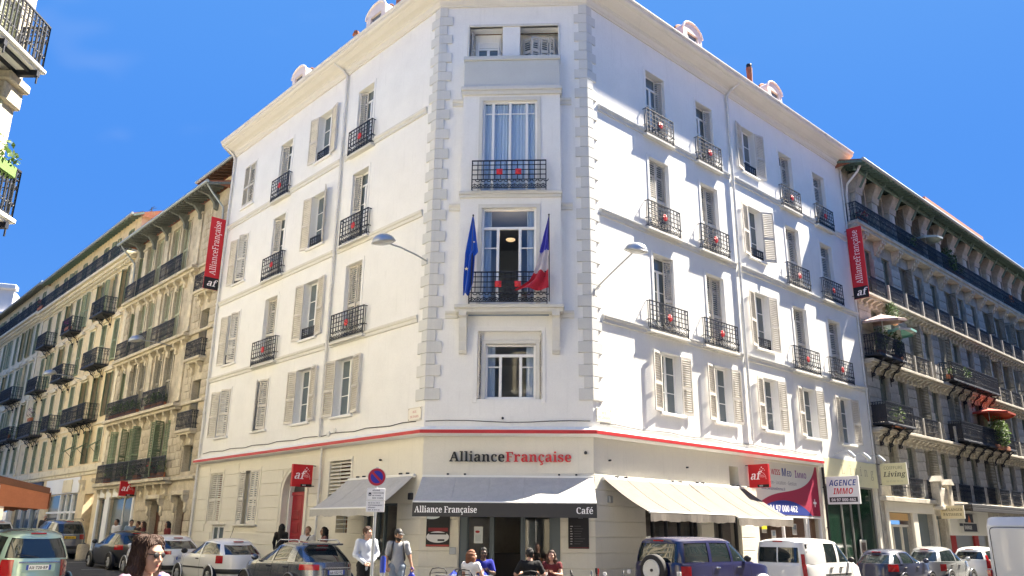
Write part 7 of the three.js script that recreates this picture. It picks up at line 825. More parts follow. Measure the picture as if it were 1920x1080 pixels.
// tapered capsule, optionally flattened across z
function cap(px, py, pz, b) { const [a, c, r0, r1, fz] = b; const k = fz ?? 1; const ax = a[0], ay = a[1], az = a[2] / k, dx = c[0] - ax, dy = c[1] - ay, dz = c[2] / k - az, x = px - ax, y = py - ay, z = pz / k - az; const t = Math.max(0, Math.min(1, (x * dx + y * dy + z * dz) / (dx * dx + dy * dy + dz * dz + 1e-9))); return Math.hypot(x - dx * t, y - dy * t, z - dz * t) - lerp(r0, r1, t); }
function bonesGeo(bones, cell, k = 0.03, warp, cut) { const lo = [9, 9, 9], hi = [-9, -9, -9]; for (const b of bones) for (const [p, r] of [[b[0], b[2]], [b[1], b[3]]]) for (let i = 0; i < 3; i++) { const rr_ = r + 0.03; lo[i] = Math.min(lo[i], p[i] - rr_); hi[i] = Math.max(hi[i], p[i] + rr_); } const f = (x, y, z) => { let d = 9; for (const b of bones) { const q = cap(x, y, z, b); if (q < d + k) d = d === 9 ? q : smin(d, q, k); } if (warp) d += warp(x, y, z); if (cut) d = Math.max(d, cut(x, y, z)); return d; }; return surfaceNets(f, lo.map(v => v - cell), hi.map(v => v + cell), cell); }
const ell = (x, y, z, c, r) => { const a = (x - c[0]) / r[0], b = (y - c[1]) / r[1], e = (z - c[2]) / r[2], l = Math.hypot(a, b, e); return (l - 1) * Math.min(...r); };
// head centred on the origin (ear height), face towards +z
function headSDF(x, y, z) {
  let d = ell(x, y, z, [0, 0.02, -0.012], [0.077, 0.108, 0.098]); d = smin(d, ell(x, y, z, [0, -0.055, 0.03], [0.058, 0.068, 0.06]), 0.04); d = smin(d, ell(x, y, z, [0, -0.1, 0.06], [0.026, 0.02, 0.024]), 0.03);
  for (const s of [-1, 1]) { d = smin(d, ell(x, y, z, [s * 0.042, -0.03, 0.058], [0.026, 0.024, 0.022]), 0.03); d = Math.max(d, -ell(x, y, z, [s * 0.033, 0.008, 0.098], [0.021, 0.014, 0.017])); d = smin(d, ell(x, y, z, [s * 0.08, -0.01, -0.008], [0.011, 0.032, 0.02]), 0.012); }
  d = smin(d, ell(x, y, z, [0, 0.034, 0.078], [0.05, 0.013, 0.016]), 0.02); d = smin(d, cap(x, y, z, [[0, 0.012, 0.09], [0, -0.03, 0.108], 0.009, 0.014]), 0.014); for (const s of [-1, 1]) d = smin(d, ell(x, y, z, [s * 0.013, -0.034, 0.096], [0.01, 0.008, 0.011]), 0.008);
  d = smin(d, ell(x, y, z, [0, -0.062, 0.084], [0.024, 0.0075, 0.012]), 0.008); d = smin(d, ell(x, y, z, [0, -0.074, 0.082], [0.021, 0.008, 0.012]), 0.007); d = Math.max(d, -ell(x, y, z, [0, -0.068, 0.099], [0.022, 0.0022, 0.01])); return d;
}
const headGeo = cell => once('head' + cell, () => surfaceNets(headSDF, [-0.11, -0.145, -0.13], [0.11, 0.15, 0.14], cell));
// relaxed right hand: wrist at the origin, fingers along -y, palm facing +z... mirrored for the left
function handGeo(side, curl) { return once(`hand${side}_${curl}`, () => { const B = [[[0, 0.02, 0], [0, -0.03, 0.002], 0.024, 0.027, 0.7], [[-0.018, -0.03, 0.002], [-0.022, -0.082, 0.004], 0.02, 0.016, 0.75], [[0.018, -0.03, 0.002], [0.022, -0.082, 0.004], 0.02, 0.017, 0.75]]; const len = [[0.033, 0.024, 0.02], [0.038, 0.028, 0.022], [0.036, 0.026, 0.021], [0.028, 0.02, 0.018]]; len.forEach((l, i) => { let p = [side * (0.03 - i * 0.02), -0.084 - (i === 1 ? 0.005 : i === 3 ? -0.008 : 0), 0.005], a = curl * (0.6 + i * 0.12); l.forEach((s, j) => { const q = [p[0] + side * 0.002 * (1.5 - i), p[1] - s * Math.cos(a), p[2] + s * Math.sin(a)]; B.push([p, q, 0.0092 - j * 0.0008, 0.0086 - j * 0.0008]); p = q; a += curl * 1.0; }); }); const t0 = [side * 0.022, -0.02, 0.008], t1 = [side * 0.05, -0.052, 0.026], t2 = [side * 0.054, -0.084, 0.036]; B.push([t0, t1, 0.014, 0.0115], [t1, t2, 0.0105, 0.009]); return bonesGeo(B, 0.0035, 0.007); }); }
const STAND = { pelvis: [0, 0.98, 0], belly: [0, 1.12, 0.01], chest: [0, 1.32, 0], neck: [0, 1.49, -0.01], head: [0, 1.63, 0.02], shL: [0.185, 1.43, -0.01], shR: [-0.185, 1.43, -0.01], elL: [0.235, 1.15, -0.03], elR: [-0.235, 1.15, -0.03], wrL: [0.235, 0.9, 0.05], wrR: [-0.235, 0.9, 0.05], hipL: [0.09, 0.93, 0], hipR: [-0.09, 0.93, 0], knL: [0.1, 0.52, 0.02], knR: [-0.1, 0.52, 0.02], anL: [0.105, 0.09, -0.02], anR: [-0.105, 0.09, -0.02], toL: [0.12, 0.035, 0.15], toR: [-0.12, 0.035, 0.15] };
const SIT = { ...STAND, pelvis: [0, 0.56, 0], belly: [0, 0.7, 0.02], chest: [0, 0.9, 0.03], neck: [0, 1.06, 0.03], head: [0, 1.2, 0.07], shL: [0.185, 1.0, 0.02], shR: [-0.185, 1.0, 0.02], elL: [0.25, 0.76, 0.12], elR: [-0.25, 0.76, 0.12], wrL: [0.12, 0.8, 0.34], wrR: [-0.12, 0.8, 0.34], hipL: [0.09, 0.53, 0.04], hipR: [-0.09, 0.53, 0.04], knL: [0.11, 0.52, 0.44], knR: [-0.11, 0.52, 0.44], anL: [0.11, 0.09, 0.42], anR: [-0.11, 0.09, 0.42], toL: [0.12, 0.035, 0.58], toR: [-0.12, 0.035, 0.58] };
function bodyBones(J, o) {
  const f = o.female ? 0.9 : 1, b = { torso: [[J.pelvis, J.belly, 0.135 * (o.female ? 1.02 : 1), 0.125 * f, 0.78], [J.belly, J.chest, 0.125 * f, 0.15 * f, 0.72], [[J.shL[0] * 0.62, J.shL[1] - 0.04, J.shL[2]], [J.shR[0] * 0.62, J.shR[1] - 0.04, J.shR[2]], 0.085 * f, 0.085 * f], [J.chest, [J.neck[0], J.neck[1] - 0.03, J.neck[2]], 0.13 * f, 0.07, 0.75]], neck: [[J.neck, [J.head[0] * 0.9 + J.neck[0] * 0.1, J.head[1] - 0.06, J.head[2] - 0.02], 0.058 * f, 0.052 * f]] };
  for (const s of ['L', 'R']) { b['up' + s] = [[J['sh' + s], J['el' + s], 0.058 * f, 0.044 * f]]; b['fo' + s] = [[J['el' + s], J['wr' + s], 0.043 * f, 0.028 * f]]; b['th' + s] = [[J['hip' + s], J['kn' + s], 0.088, 0.058]]; b['ca' + s] = [[J['kn' + s], [lerp(J['kn' + s][0], J['an' + s][0], 0.35), lerp(J['kn' + s][1], J['an' + s][1], 0.35), lerp(J['kn' + s][2], J['an' + s][2], 0.35) - 0.02], 0.056, 0.056], [[lerp(J['kn' + s][0], J['an' + s][0], 0.35), lerp(J['kn' + s][1], J['an' + s][1], 0.35), lerp(J['kn' + s][2], J['an' + s][2], 0.35) - 0.02], J['an' + s], 0.056, 0.036]]; b['ft' + s] = [[J['an' + s], J['to' + s], 0.04, 0.03, 1]]; }
  return b;
}
const grow = (bs, d, end) => bs.map(([a, c, r, q, z]) => [a, end ? a.map((v, i) => lerp(v, c[i], end)) : c, r + d, (end ? lerp(r, q, end) : q) + d, z]).map((b, i) => end ? [b[0], bs[i][0].map((v, k) => lerp(v, bs[i][1][k], end)), b[2], b[3], b[4]] : b);
function person(label, at, turn, o) {
  const g = thing('person', label, 'person', at[0], at[1], at[2], turn * RAD), J = { ...(o.sit ? SIT : STAND), ...(o.J ?? {}) }, b = bodyBones(J, o), cell = o.cell ?? 0.016, hc = o.hc ?? 0.006; g.scale.setScalar(o.scale ?? 1);
  const hq = new THREE.Matrix4().compose(V(...J.head), new THREE.Quaternion().setFromEuler(new THREE.Euler((o.nod ?? 0) * RAD, (o.look ?? 0) * RAD, (o.tilt ?? 0) * RAD, 'YXZ')), V(1, 1, 1));
  const skin = mb().add(bonesGeo(Object.values(b).flat(), cell, 0.03)).add(headGeo(hc), hq);
  for (const s of ['L', 'R']) { const e = V(...J['el' + s]), w = V(...J['wr' + s]), y = e.clone().sub(w).normalize(), x0 = V(o.hx ?? 1, 0, 0), z = x0.clone().cross(y).normalize(), x = y.clone().cross(z); skin.add(handGeo(s === 'L' ? -1 : 1, o.curl ?? 0.5), new THREE.Matrix4().makeBasis(x, y, z).setPosition(w)); }
  part('body', skin.geo(), o.skin, g);
  const wrinkle = a => (x, y, z) => a * Math.sin(y * 46 + 6 * Math.sin(x * 19 + z * 13)) * Math.sin(x * 17 + z * 23 + y * 7);
  const tops = o.sleeve === 0 ? [] : ['upL', 'upR']; let shirt = grow(b.torso, 0.014); for (const s of ['L', 'R']) { if (o.sleeve > 0) shirt.push(...grow(b['up' + s], 0.017, Math.min(1, o.sleeve))); if (o.sleeve > 1) shirt.push(...grow(b['fo' + s], 0.015, 0.93)); }
  if (!o.sit) shirt.push([J.pelvis, [J.pelvis[0], J.pelvis[1] - 0.05, J.pelvis[2]], 0.15, 0.15, 0.78]);
  const nk = J.neck; part('shirt', bonesGeo(shirt, cell * 0.8, 0.035, wrinkle(0.0045), (x, y, z) => -(Math.hypot((x - nk[0]) * 1.0, (y - nk[1] - (o.neckY ?? 0.05)) * 0.9, z - nk[2] - (o.neckZ ?? 0.03)) - (o.neckR ?? 0.09))), o.shirt, g);
  const tr = []; for (const s of ['L', 'R']) { tr.push(...grow(b['th' + s], o.shorts ? 0.024 : 0.014, o.shorts ? 0.92 : 0)); if (!o.shorts) tr.push(...grow(b['ca' + s], 0.017)); } tr.push([J.hipL, J.hipR, 0.115, 0.115], [J.pelvis, [J.pelvis[0], J.pelvis[1] - 0.04, J.pelvis[2]], 0.14, 0.13, 0.8]); part(o.shorts ? 'shorts' : 'trousers', bonesGeo(tr, cell, 0.03, wrinkle(0.005)), o.legs, g);
  part('shoes', mb().add(bonesGeo([...grow(b.ftL, 0.012), ...grow(b.ftR, 0.012)], cell, 0.02)).geo(), o.shoes ?? M.dark, g);
  // hair
  const H = o.hair ?? 'short', strand = (x, y, z) => 0.0035 * Math.sin(Math.atan2(x, z) * 34 + y * 20) + 0.003 * Math.sin(y * 70 + x * 40 + z * 31);
  if (H !== 'none') { const hs = (x, y, z) => { let d = ell(x, y, z, [0, 0.032, -0.018], [0.091, 0.113, 0.108]); const face = Math.max(-(z - (y > 0.06 ? 0.03 + (0.1 - y) * 0.2 : 0.035)), y - 0.085); d = Math.max(d, -Math.max(-(z - 0.028 - Math.max(0, y - 0.02) * 0.35), y - (o.hairline ?? 0.082))); if (H === 'short') { d = Math.max(d, -(y + 0.035 + (z < -0.03 ? 0.05 : 0))); } if (H === 'long' || H === 'bob') { const L = H === 'bob' ? 0.12 : o.hairLen ?? 0.24; for (const s of [-1, 1]) { d = smin(d, cap(x, y, z, [[s * 0.072, 0.02, -0.02], [s * 0.088, -L * 0.55, -0.025], 0.034, 0.042, 1.3]), 0.04); d = smin(d, cap(x, y, z, [[s * 0.085, -L * 0.5, -0.03], [s * 0.1, -L, -0.005], 0.04, 0.028, 1.3]), 0.04); } d = smin(d, cap(x, y, z, [[0, 0, -0.08], [0, -L * 1.05, -0.1], 0.075, 0.062]), 0.05); } if (H === 'bun') { d = Math.max(d, -(y + 0.06)); d = smin(d, ell(x, y, z, [0, 0.05, -0.135], [0.045, 0.045, 0.045]), 0.02); } return d + strand(x, y, z); }; part('hair', mb().add(surfaceNets(hs, [-0.17, -(o.hairLen ?? 0.26) - 0.08, -0.22], [0.17, 0.17, 0.12], o.hairCell ?? hc), hq).geo(), o.hairM, g); }
  part('eyes', mb().add(new THREE.SphereGeometry(0.0115, 8, 6), hq.clone().multiply(M4(-0.032, 0.006, 0.076))).add(new THREE.SphereGeometry(0.0115, 8, 6), hq.clone().multiply(M4(0.032, 0.006, 0.076))).geo(), M.dark, g);
  if (o.glasses) part('sunglasses', mb().add(new THREE.SphereGeometry(0.026, 12, 8).scale(1, 0.82, 0.35), hq.clone().multiply(M4(-0.034, 0.008, 0.093))).add(new THREE.SphereGeometry(0.026, 12, 8).scale(1, 0.82, 0.35), hq.clone().multiply(M4(0.034, 0.008, 0.093))).add(new MB().bar([-0.012, 0.014, 0.1], [0.012, 0.014, 0.1], 0.006).bar([-0.058, 0.014, 0.09], [-0.083, 0.012, -0.01], 0.006).bar([0.058, 0.014, 0.09], [0.083, 0.012, -0.01], 0.006).raw(), hq).geo(), M.black, g);
  if (o.lips) part('lips', mb().add(new THREE.SphereGeometry(0.02, 10, 6).scale(1, 0.5, 0.4), hq.clone().multiply(M4(0, -0.068, 0.09))).geo(), o.lips, g);
  if (o.beard) part('beard', mb().add(surfaceNets((x, y, z) => Math.max(headSDF(x, y, z) - 0.006, -Math.max(0.02 - y - 0.06, -0.1) , y + 0.035, -(z + 0.0), -(ell(x, y, z, [0, -0.03, 0.1], [0.04, 0.028, 0.04]))), [-0.11, -0.15, -0.02], [0.11, -0.02, 0.13], hc), hq).geo(), o.hairM, g);
  if (o.cap) part('baseball_cap', mb().add(surfaceNets((x, y, z) => { let d = Math.max(ell(x, y, z, [0, 0.04, -0.012], [0.096, 0.108, 0.112]), -(y - 0.05)); d = Math.min(d, Math.max(ell(x, y, z, [0, 0.055, 0.1], [0.075, 0.012, 0.085]), -(z - 0.05))); return d; }, [-0.12, 0.02, -0.14], [0.12, 0.17, 0.2], 0.006), hq).geo(), o.cap, g);
  if (o.strands) { const m = mb(); for (let i = 0; i < o.strands; i++) { const a = rr(1.0, 5.28), e = rr(0.15, 1.25), L = rr(0.6, 1.1) * (o.hairLen ?? 0.24), ph = rr(0, 6.28), w = rr(0.006, 0.014), pts = [], sx = Math.sin(a), cz = Math.cos(a); for (let k = 0; k <= 9; k++) { const t = k / 9, r = t < 0.35 ? Math.sin((0.25 + t / 0.35 * 0.75) * Math.PI / 2) : 1 + 0.12 * (t - 0.35), y = t < 0.35 ? 0.145 - 0.11 * (t / 0.35) * e : 0.145 - 0.11 * e - (t - 0.35) / 0.65 * (L + 0.03); pts.push([sx * 0.1 * r + w * Math.sin(ph + t * 11), y, cz * 0.115 * r - 0.025 + w * Math.cos(ph + t * 9)]); } m.tube(pts, [...Array(10)].map((_, k) => 0.0042 * (1 - k * 0.07)), 4, false); } part('hair_strands', mb().add(m.raw(), hq).geo(), o.hairM, g); }
  o.extra && o.extra(g, J, b, hq);
  return g;
}
const SK = { pale: mat(0.42, 0.25, 0.18, { roughness: 0.55 }), tan: mat(0.33, 0.185, 0.12, { roughness: 0.55 }), dark: mat(0.075, 0.04, 0.028, { roughness: 0.5 }), rosy: mat(0.42, 0.235, 0.17, { roughness: 0.55 }) };
const fab = (r, g, b) => mat(r, g, b, { roughness: 0.95, map: T.cloth }), hairC = (r, g, b) => mat(r, g, b, { roughness: 0.75 });
const brown = hairC(0.04, 0.016, 0.007), blackH = hairC(0.008, 0.007, 0.007), auburn = hairC(0.16, 0.06, 0.025), fair = hairC(0.2, 0.12, 0.06);
const printTop = tex(256, (u, v) => { const a = N32(u * 32, v * 32), b = N64(u * 64, v * 64), c = N32(u * 32 + 9, v * 32 + 5); return a > 0.62 ? [0.72, 0.2, 0.24] : b > 0.7 ? [0.2, 0.22, 0.5] : c > 0.66 ? [0.9, 0.72, 0.6] : [0.82, 0.6, 0.58]; }, true, 0.5);
const P = (px, d, dy = 0.14) => { const x = (px - 960) / 1556 * d * 1.0; return [x, gy(x) + dy, -d]; };
person('woman with long wavy brown hair and sunglasses in a patterned top, turned aside', [-2.86, 0.02, -6.7], 68, { female: true, scale: 1.03, cell: 0.012, hc: 0.0035, hairCell: 0.0045, skin: SK.pale, shirt: mat(0.8, 0.75, 0.72, { map: printTop, roughness: 0.9 }), sleeve: 0.35, legs: fab(0.05, 0.06, 0.12), hair: 'long', hairM: brown, hairLen: 0.27, strands: 260, glasses: true, lips: mat(0.4, 0.1, 0.1, { roughness: 0.4 }), look: 4, nod: 6, neckR: 0.115, neckZ: 0.06, J: { wrL: [0.2, 0.95, 0.12] }, extra: (g, J) => { part('bag_strap', mb().tube([[0.12, 1.47, 0.02], [0.13, 1.4, 0.13], [0.02, 1.25, 0.16], [-0.16, 1.02, 0.12], [-0.2, 0.95, 0]], 0.018, 6).tube([[0.12, 1.47, 0.02], [0.1, 1.42, -0.1], [-0.05, 1.2, -0.15], [-0.2, 0.95, 0]], 0.018, 6).geo(), fab(0.03, 0.05, 0.3), g); part('white_scarf', bonesGeo([[[-0.02, 1.36, 0.12], [0.08, 1.3, 0.17], 0.035, 0.04], [[0.08, 1.3, 0.17], [0.1, 1.16, 0.17], 0.04, 0.03]], 0.01, 0.02, (x, y, z) => 0.004 * Math.sin(x * 90 + y * 60)), fab(0.75, 0.72, 0.68), g); } });
person('man in a pale blue sweater and black shorts, hands joined, beside the sign post', P(697, 19.6), 25, { scale: 1.02, skin: SK.pale, shirt: fab(0.62, 0.66, 0.74), sleeve: 2, legs: fab(0.012, 0.012, 0.014), shorts: true, hair: 'short', hairM: brown, look: 35, nod: 8, J: { elL: [0.25, 1.16, 0.0], elR: [-0.25, 1.16, 0.0], wrL: [0.07, 0.98, 0.17], wrR: [-0.07, 0.98, 0.16] } });
person('man in grey t-shirt, black cap and ripped jeans with backpack straps, carrying a blue bag', P(755, 19.4), 8, { scale: 1.0, skin: SK.tan, shirt: fab(0.36, 0.37, 0.39), sleeve: 0.72, legs: fab(0.22, 0.27, 0.33), hair: 'short', hairM: blackH, beard: true, cap: M.black, look: 30, nod: 14, curl: 0.9, J: { elL: [0.27, 1.17, -0.02], wrL: [0.33, 0.95, 0.04], elR: [-0.25, 1.15, -0.02], wrR: [-0.22, 0.93, 0.1], knL: [0.1, 0.53, 0.1], anL: [0.1, 0.1, 0.1], toL: [0.12, 0.05, 0.27], anR: [-0.1, 0.11, -0.14], toR: [-0.12, 0.04, 0.03] }, extra: (g) => { for (const s of [1, -1]) part('backpack_strap', mb().tube([[s * 0.1, 1.5, -0.03], [s * 0.125, 1.43, 0.09], [s * 0.14, 1.28, 0.125], [s * 0.165, 1.12, 0.05], [s * 0.16, 1.08, -0.08]], 0.022, 6).geo(), M.dark, g); part('backpack', bonesGeo([[[0, 1.08, -0.17], [0, 1.38, -0.17], 0.13, 0.12, 0.7]], 0.02), M.dark, g); } });
{ const [x, y, z] = P(782, 19.36); const bag = thing('blue_bag', 'small bright blue bag hanging from the hand of the man in a cap', 'bag', x, y + 0.52, z); part('pouch', bonesGeo([[[0, 0.02, 0], [0, 0.24, 0], 0.115, 0.07, 0.6]], 0.014, 0.03, (a, b, c) => 0.006 * Math.sin(a * 50 + b * 37)), mat(0.012, 0.03, 0.42, { roughness: 0.6 }), bag); part('bag_handle', mb().tube([[-0.03, 0.28, 0], [-0.035, 0.38, 0], [0, 0.42, 0], [0.035, 0.38, 0], [0.03, 0.28, 0]], 0.01, 6).geo(), mat(0.012, 0.03, 0.42), bag); }
person('seated woman in a white top with short auburn hair, back to the street', P(889, 20.0), 150, { sit: true, female: true, skin: SK.rosy, shirt: fab(0.8, 0.78, 0.76), sleeve: 0.4, legs: fab(0.06, 0.06, 0.08), hair: 'bob', hairM: auburn, look: -35, nod: -4 });
person('seated man with dark skin in a royal blue shirt facing the street', P(912, 21.0), 8, { sit: true, scale: 1.03, skin: SK.dark, shirt: fab(0.012, 0.02, 0.30), sleeve: 0.8, legs: fab(0.02, 0.02, 0.03), hair: 'short', hairM: blackH, glasses: true });
person('seated man in a black t-shirt seen from behind, forearms on the table', P(998, 19.9), 182, { sit: true, scale: 1.05, skin: SK.rosy, shirt: fab(0.008, 0.008, 0.009), sleeve: 0.75, legs: fab(0.03, 0.035, 0.06), hair: 'short', hairM: blackH, J: { elL: [0.31, 0.78, 0.06], elR: [-0.31, 0.78, 0.06], wrL: [0.16, 0.8, 0.28], wrR: [-0.16, 0.8, 0.28] } });
person('seated woman in a dark red top facing the street at the right-hand table', P(1039, 21.1), -14, { sit: true, female: true, skin: SK.rosy, shirt: fab(0.12, 0.015, 0.02), sleeve: 0.3, legs: fab(0.03, 0.02, 0.02), hair: 'long', hairLen: 0.2, hairM: brown, neckR: 0.11 });
person('person in black with long dark hair standing in the arched doorway', P(538, 29.4, 0.2), 170, { female: true, cell: 0.022, hc: 0.009, skin: SK.tan, shirt: fab(0.01, 0.01, 0.011), sleeve: 2, legs: M.dark, hair: 'long', hairLen: 0.34, hairM: blackH });
person('man in a white shirt with a shoulder strap by the arched red door', P(587, 27.6), -10, { cell: 0.022, hc: 0.009, skin: SK.rosy, shirt: fab(0.72, 0.72, 0.74), sleeve: 0.7, legs: fab(0.05, 0.06, 0.1), hair: 'short', hairM: fair, look: -15, extra: g => part('shoulder_strap', mb().tube([[0.1, 1.5, 0.0], [0.06, 1.36, 0.15], [-0.1, 1.1, 0.14]], 0.02, 5).geo(), M.dark, g) });
person('woman with long black hair and sunglasses walking below the grey awning', P(617, 26.6), -70, { female: true, cell: 0.022, hc: 0.009, skin: SK.tan, shirt: fab(0.3, 0.14, 0.12), sleeve: 0.3, legs: fab(0.04, 0.04, 0.06), hair: 'long', hairLen: 0.25, hairM: blackH, glasses: true });
const bg = { cell: 0.026, hc: 0.011 };
person('man in a white shirt walking past the white shopfront', P(231, 38.5), -25, { ...bg, skin: SK.tan, shirt: fab(0.7, 0.7, 0.72), sleeve: 0.8, legs: M.dark, hair: 'short', hairM: blackH });
person('man in a light blue shirt among the group by the brown door', P(258, 38.5), 40, { ...bg, skin: SK.tan, shirt: fab(0.3, 0.4, 0.5), sleeve: 0.8, legs: M.dark, hair: 'short', hairM: blackH });
person('person in a dark jacket in the middle of the group by the brown door', P(271, 38), -40, { ...bg, scale: 0.97, skin: SK.tan, shirt: fab(0.03, 0.02, 0.02), sleeve: 2, legs: M.dark, hair: 'short', hairM: brown });
person('person in a maroon top, last of the group by the brown door', P(281, 37.4), -60, { ...bg, scale: 0.97, skin: SK.rosy, shirt: fab(0.14, 0.03, 0.03), sleeve: 0.7, legs: M.dark, hair: 'long', hairM: brown });
person('person with dark hair in a red top by the second brown door', P(326, 35), -50, { ...bg, skin: SK.tan, shirt: fab(0.2, 0.03, 0.03), sleeve: 0.7, legs: M.dark, hair: 'bob', hairM: blackH });
person('person with pale hair in black near the yellow house shopfront', P(97, 46), 30, { ...bg, skin: SK.rosy, shirt: M.dark, sleeve: 2, legs: M.dark, hair: 'short', hairM: hairC(0.5, 0.45, 0.4) });
// ================= cafe furniture =================
const chairProto = label => {
  const g = thing('bistro_chair', label, 'chair', 0, 0, 0, 0, 'black cafe chairs'), m = M.black; part('seat', mb().cbox(-0.21, 0.21, 0.43, 0.46, -0.21, 0.21, 0.012).geo(), m, g);
  for (const [x, z] of [[-0.19, 0.19], [0.19, 0.19]]) part('leg', mb().tube([[x, 0.44, z], [x * 1.1, 0, z * 1.15]], 0.012, 6).geo(), m, g); for (const x of [-0.19, 0.19]) part('leg', mb().tube([[x, 0.44, -0.19], [x * 1.05, 0, -0.26]], 0.012, 6).geo(), m, g);
  part('back_frame', mb().tube([[-0.2, 0.44, -0.2], [-0.21, 0.78, -0.24], [-0.15, 0.88, -0.26], [0, 0.9, -0.265], [0.15, 0.88, -0.26], [0.21, 0.78, -0.24], [0.2, 0.44, -0.2]], 0.014, 8).geo(), m, g); for (const y of [0.58, 0.68, 0.78]) part('back_slat', mb().tube([[-0.2, y, -0.225], [0, y + 0.015, -0.26], [0.2, y, -0.225]], 0.011, 6).geo(), m, g);
  for (const s of [-1, 1]) part('armrest', mb().tube([[s * 0.21, 0.72, -0.23], [s * 0.25, 0.67, -0.05], [s * 0.24, 0.62, 0.14], [s * 0.2, 0.45, 0.18]], 0.012, 6).geo(), m, g); return g;
};
{
  const spots = [[836, 20.2, 20, 'black bistro chair pulled up to the empty table near the cafe poster'], [868, 20.6, 200, 'black bistro chair facing the street beside the empty table'], [889, 20.05, 150, 'black bistro chair under the woman in white'], [912, 21.05, 8, 'black bistro chair under the man in blue'], [998, 19.95, 182, 'black bistro chair under the man in black'], [1039, 21.15, -14, 'black bistro chair under the woman in red'], [1093, 20.4, 90, 'black bistro chair beside the laid table near the menu board'], [1150, 20.4, 260, 'black bistro chair between the laid table and the off-roader']];
  let proto = null; for (const [px, d, turn, label] of spots) { const [x, y, z] = P(px, d); let c; if (!proto) c = proto = chairProto(label); else { c = proto.clone(); c.name = numbered('bistro_chair'); c.userData = { ...proto.userData, label }; scene.add(c); } c.position.set(x, y, z); c.rotation.y = turn * RAD; }
  const table = (px, d, label) => { const [x, y, z] = P(px, d), g = thing('bistro_table', label, 'table', x, y, z, 0, 'cafe tables'); part('table_top', mb().tube([[0, 0.72, 0], [0, 0.745, 0]], 0.34, 24).geo(), M.dark, g); part('pedestal', mb().tube([[0, 0.02, 0], [0, 0.72, 0]], 0.03, 10).geo(), M.black, g); part('foot', mb().tube([[0, 0, 0], [0, 0.03, 0]], [0.24, 0.2], 18).geo(), M.black, g); return [x, y + 0.745, z]; };
  const T1 = table(852, 20.35, 'round black cafe table with a blue napkin near the poster'), T2 = table(905, 20.45, 'round black cafe table between the woman in white and the man in blue'), T3 = table(1018, 20.45, 'round black cafe table between the man in black and the woman in red'), T4 = table(1122, 20.3, 'round black cafe table laid with glasses below the menu board');
  const glass = (p, dx, dz, h, r, m, label, name, cat) => { const g = thing(name, label, cat, p[0] + dx, p[1], p[2] + dz); part('bowl', mb().tube([[0, h * 0.35, 0], [0, h * 0.6, 0], [0, h, 0]], [r * 0.55, r, r * 0.9], 12).geo(), m, g); part('foot', mb().tube([[0, 0, 0], [0, 0.01, 0], [0, h * 0.35, 0]], [r * 0.8, r * 0.4, r * 0.4], 10).geo(), m, g); };
  const gl = mat(0.6, 0.62, 0.62, { roughness: 0.08, phys: true, transmission: 0.7, thickness: 0 }), amber = mat(0.35, 0.12, 0.03, { roughness: 0.2 }), redD = mat(0.4, 0.02, 0.02, { roughness: 0.2 }), wh = mat(0.75, 0.74, 0.72, { roughness: 0.3 });
  glass(T4, -0.15, 0.05, 0.15, 0.035, gl, 'stemmed water glass on the laid table', 'drinking_glass', 'glass'); glass(T4, 0.02, -0.1, 0.2, 0.03, redD, 'red bottle on the laid table', 'sauce_bottle', 'bottle'); glass(T4, 0.16, 0.08, 0.12, 0.045, wh, 'white cup on the laid table', 'cup', 'cup'); glass(T4, -0.05, 0.2, 0.22, 0.03, M.black, 'black pepper mill on the laid table', 'pepper_mill', 'mill'); glass(T3, 0.12, 0.1, 0.1, 0.04, wh, 'white coffee cup before the woman in red', 'cup', 'cup'); glass(T3, -0.1, -0.1, 0.15, 0.035, amber, 'glass of amber drink before the man in black', 'drinking_glass', 'glass'); glass(T2, 0.08, 0.05, 0.1, 0.04, wh, 'white coffee cup before the man in blue', 'cup', 'cup'); glass(T2, -0.12, 0.12, 0.15, 0.035, gl, 'tall water glass before the woman in white', 'drinking_glass', 'glass');
  for (const [p, label] of [[T1, 'folded blue napkin on the empty table'], [T2, 'folded blue napkin on the table of the woman in white']]) { const n = thing('napkin', label, 'napkin', p[0] + 0.1, p[1], p[2] + 0.05, 0.5); part('fold', mb().quad([-0.1, 0.0, 0.08], [0.1, 0.0, 0.08], [0, 0.12, 0], [0, 0.12, 0]).quad([0.1, 0, 0.08], [0.1, 0, -0.08], [0, 0.12, 0], [0, 0.12, 0]).quad([-0.1, 0, -0.08], [-0.1, 0, 0.08], [0, 0.12, 0], [0, 0.12, 0]).geo(), mat(0.015, 0.04, 0.4, { roughness: 0.9 }), n); part('hem', mb().tube([[-0.1, 0.004, 0.08], [0.1, 0.004, 0.08]], 0.004, 4).geo(), wh, n); }
}
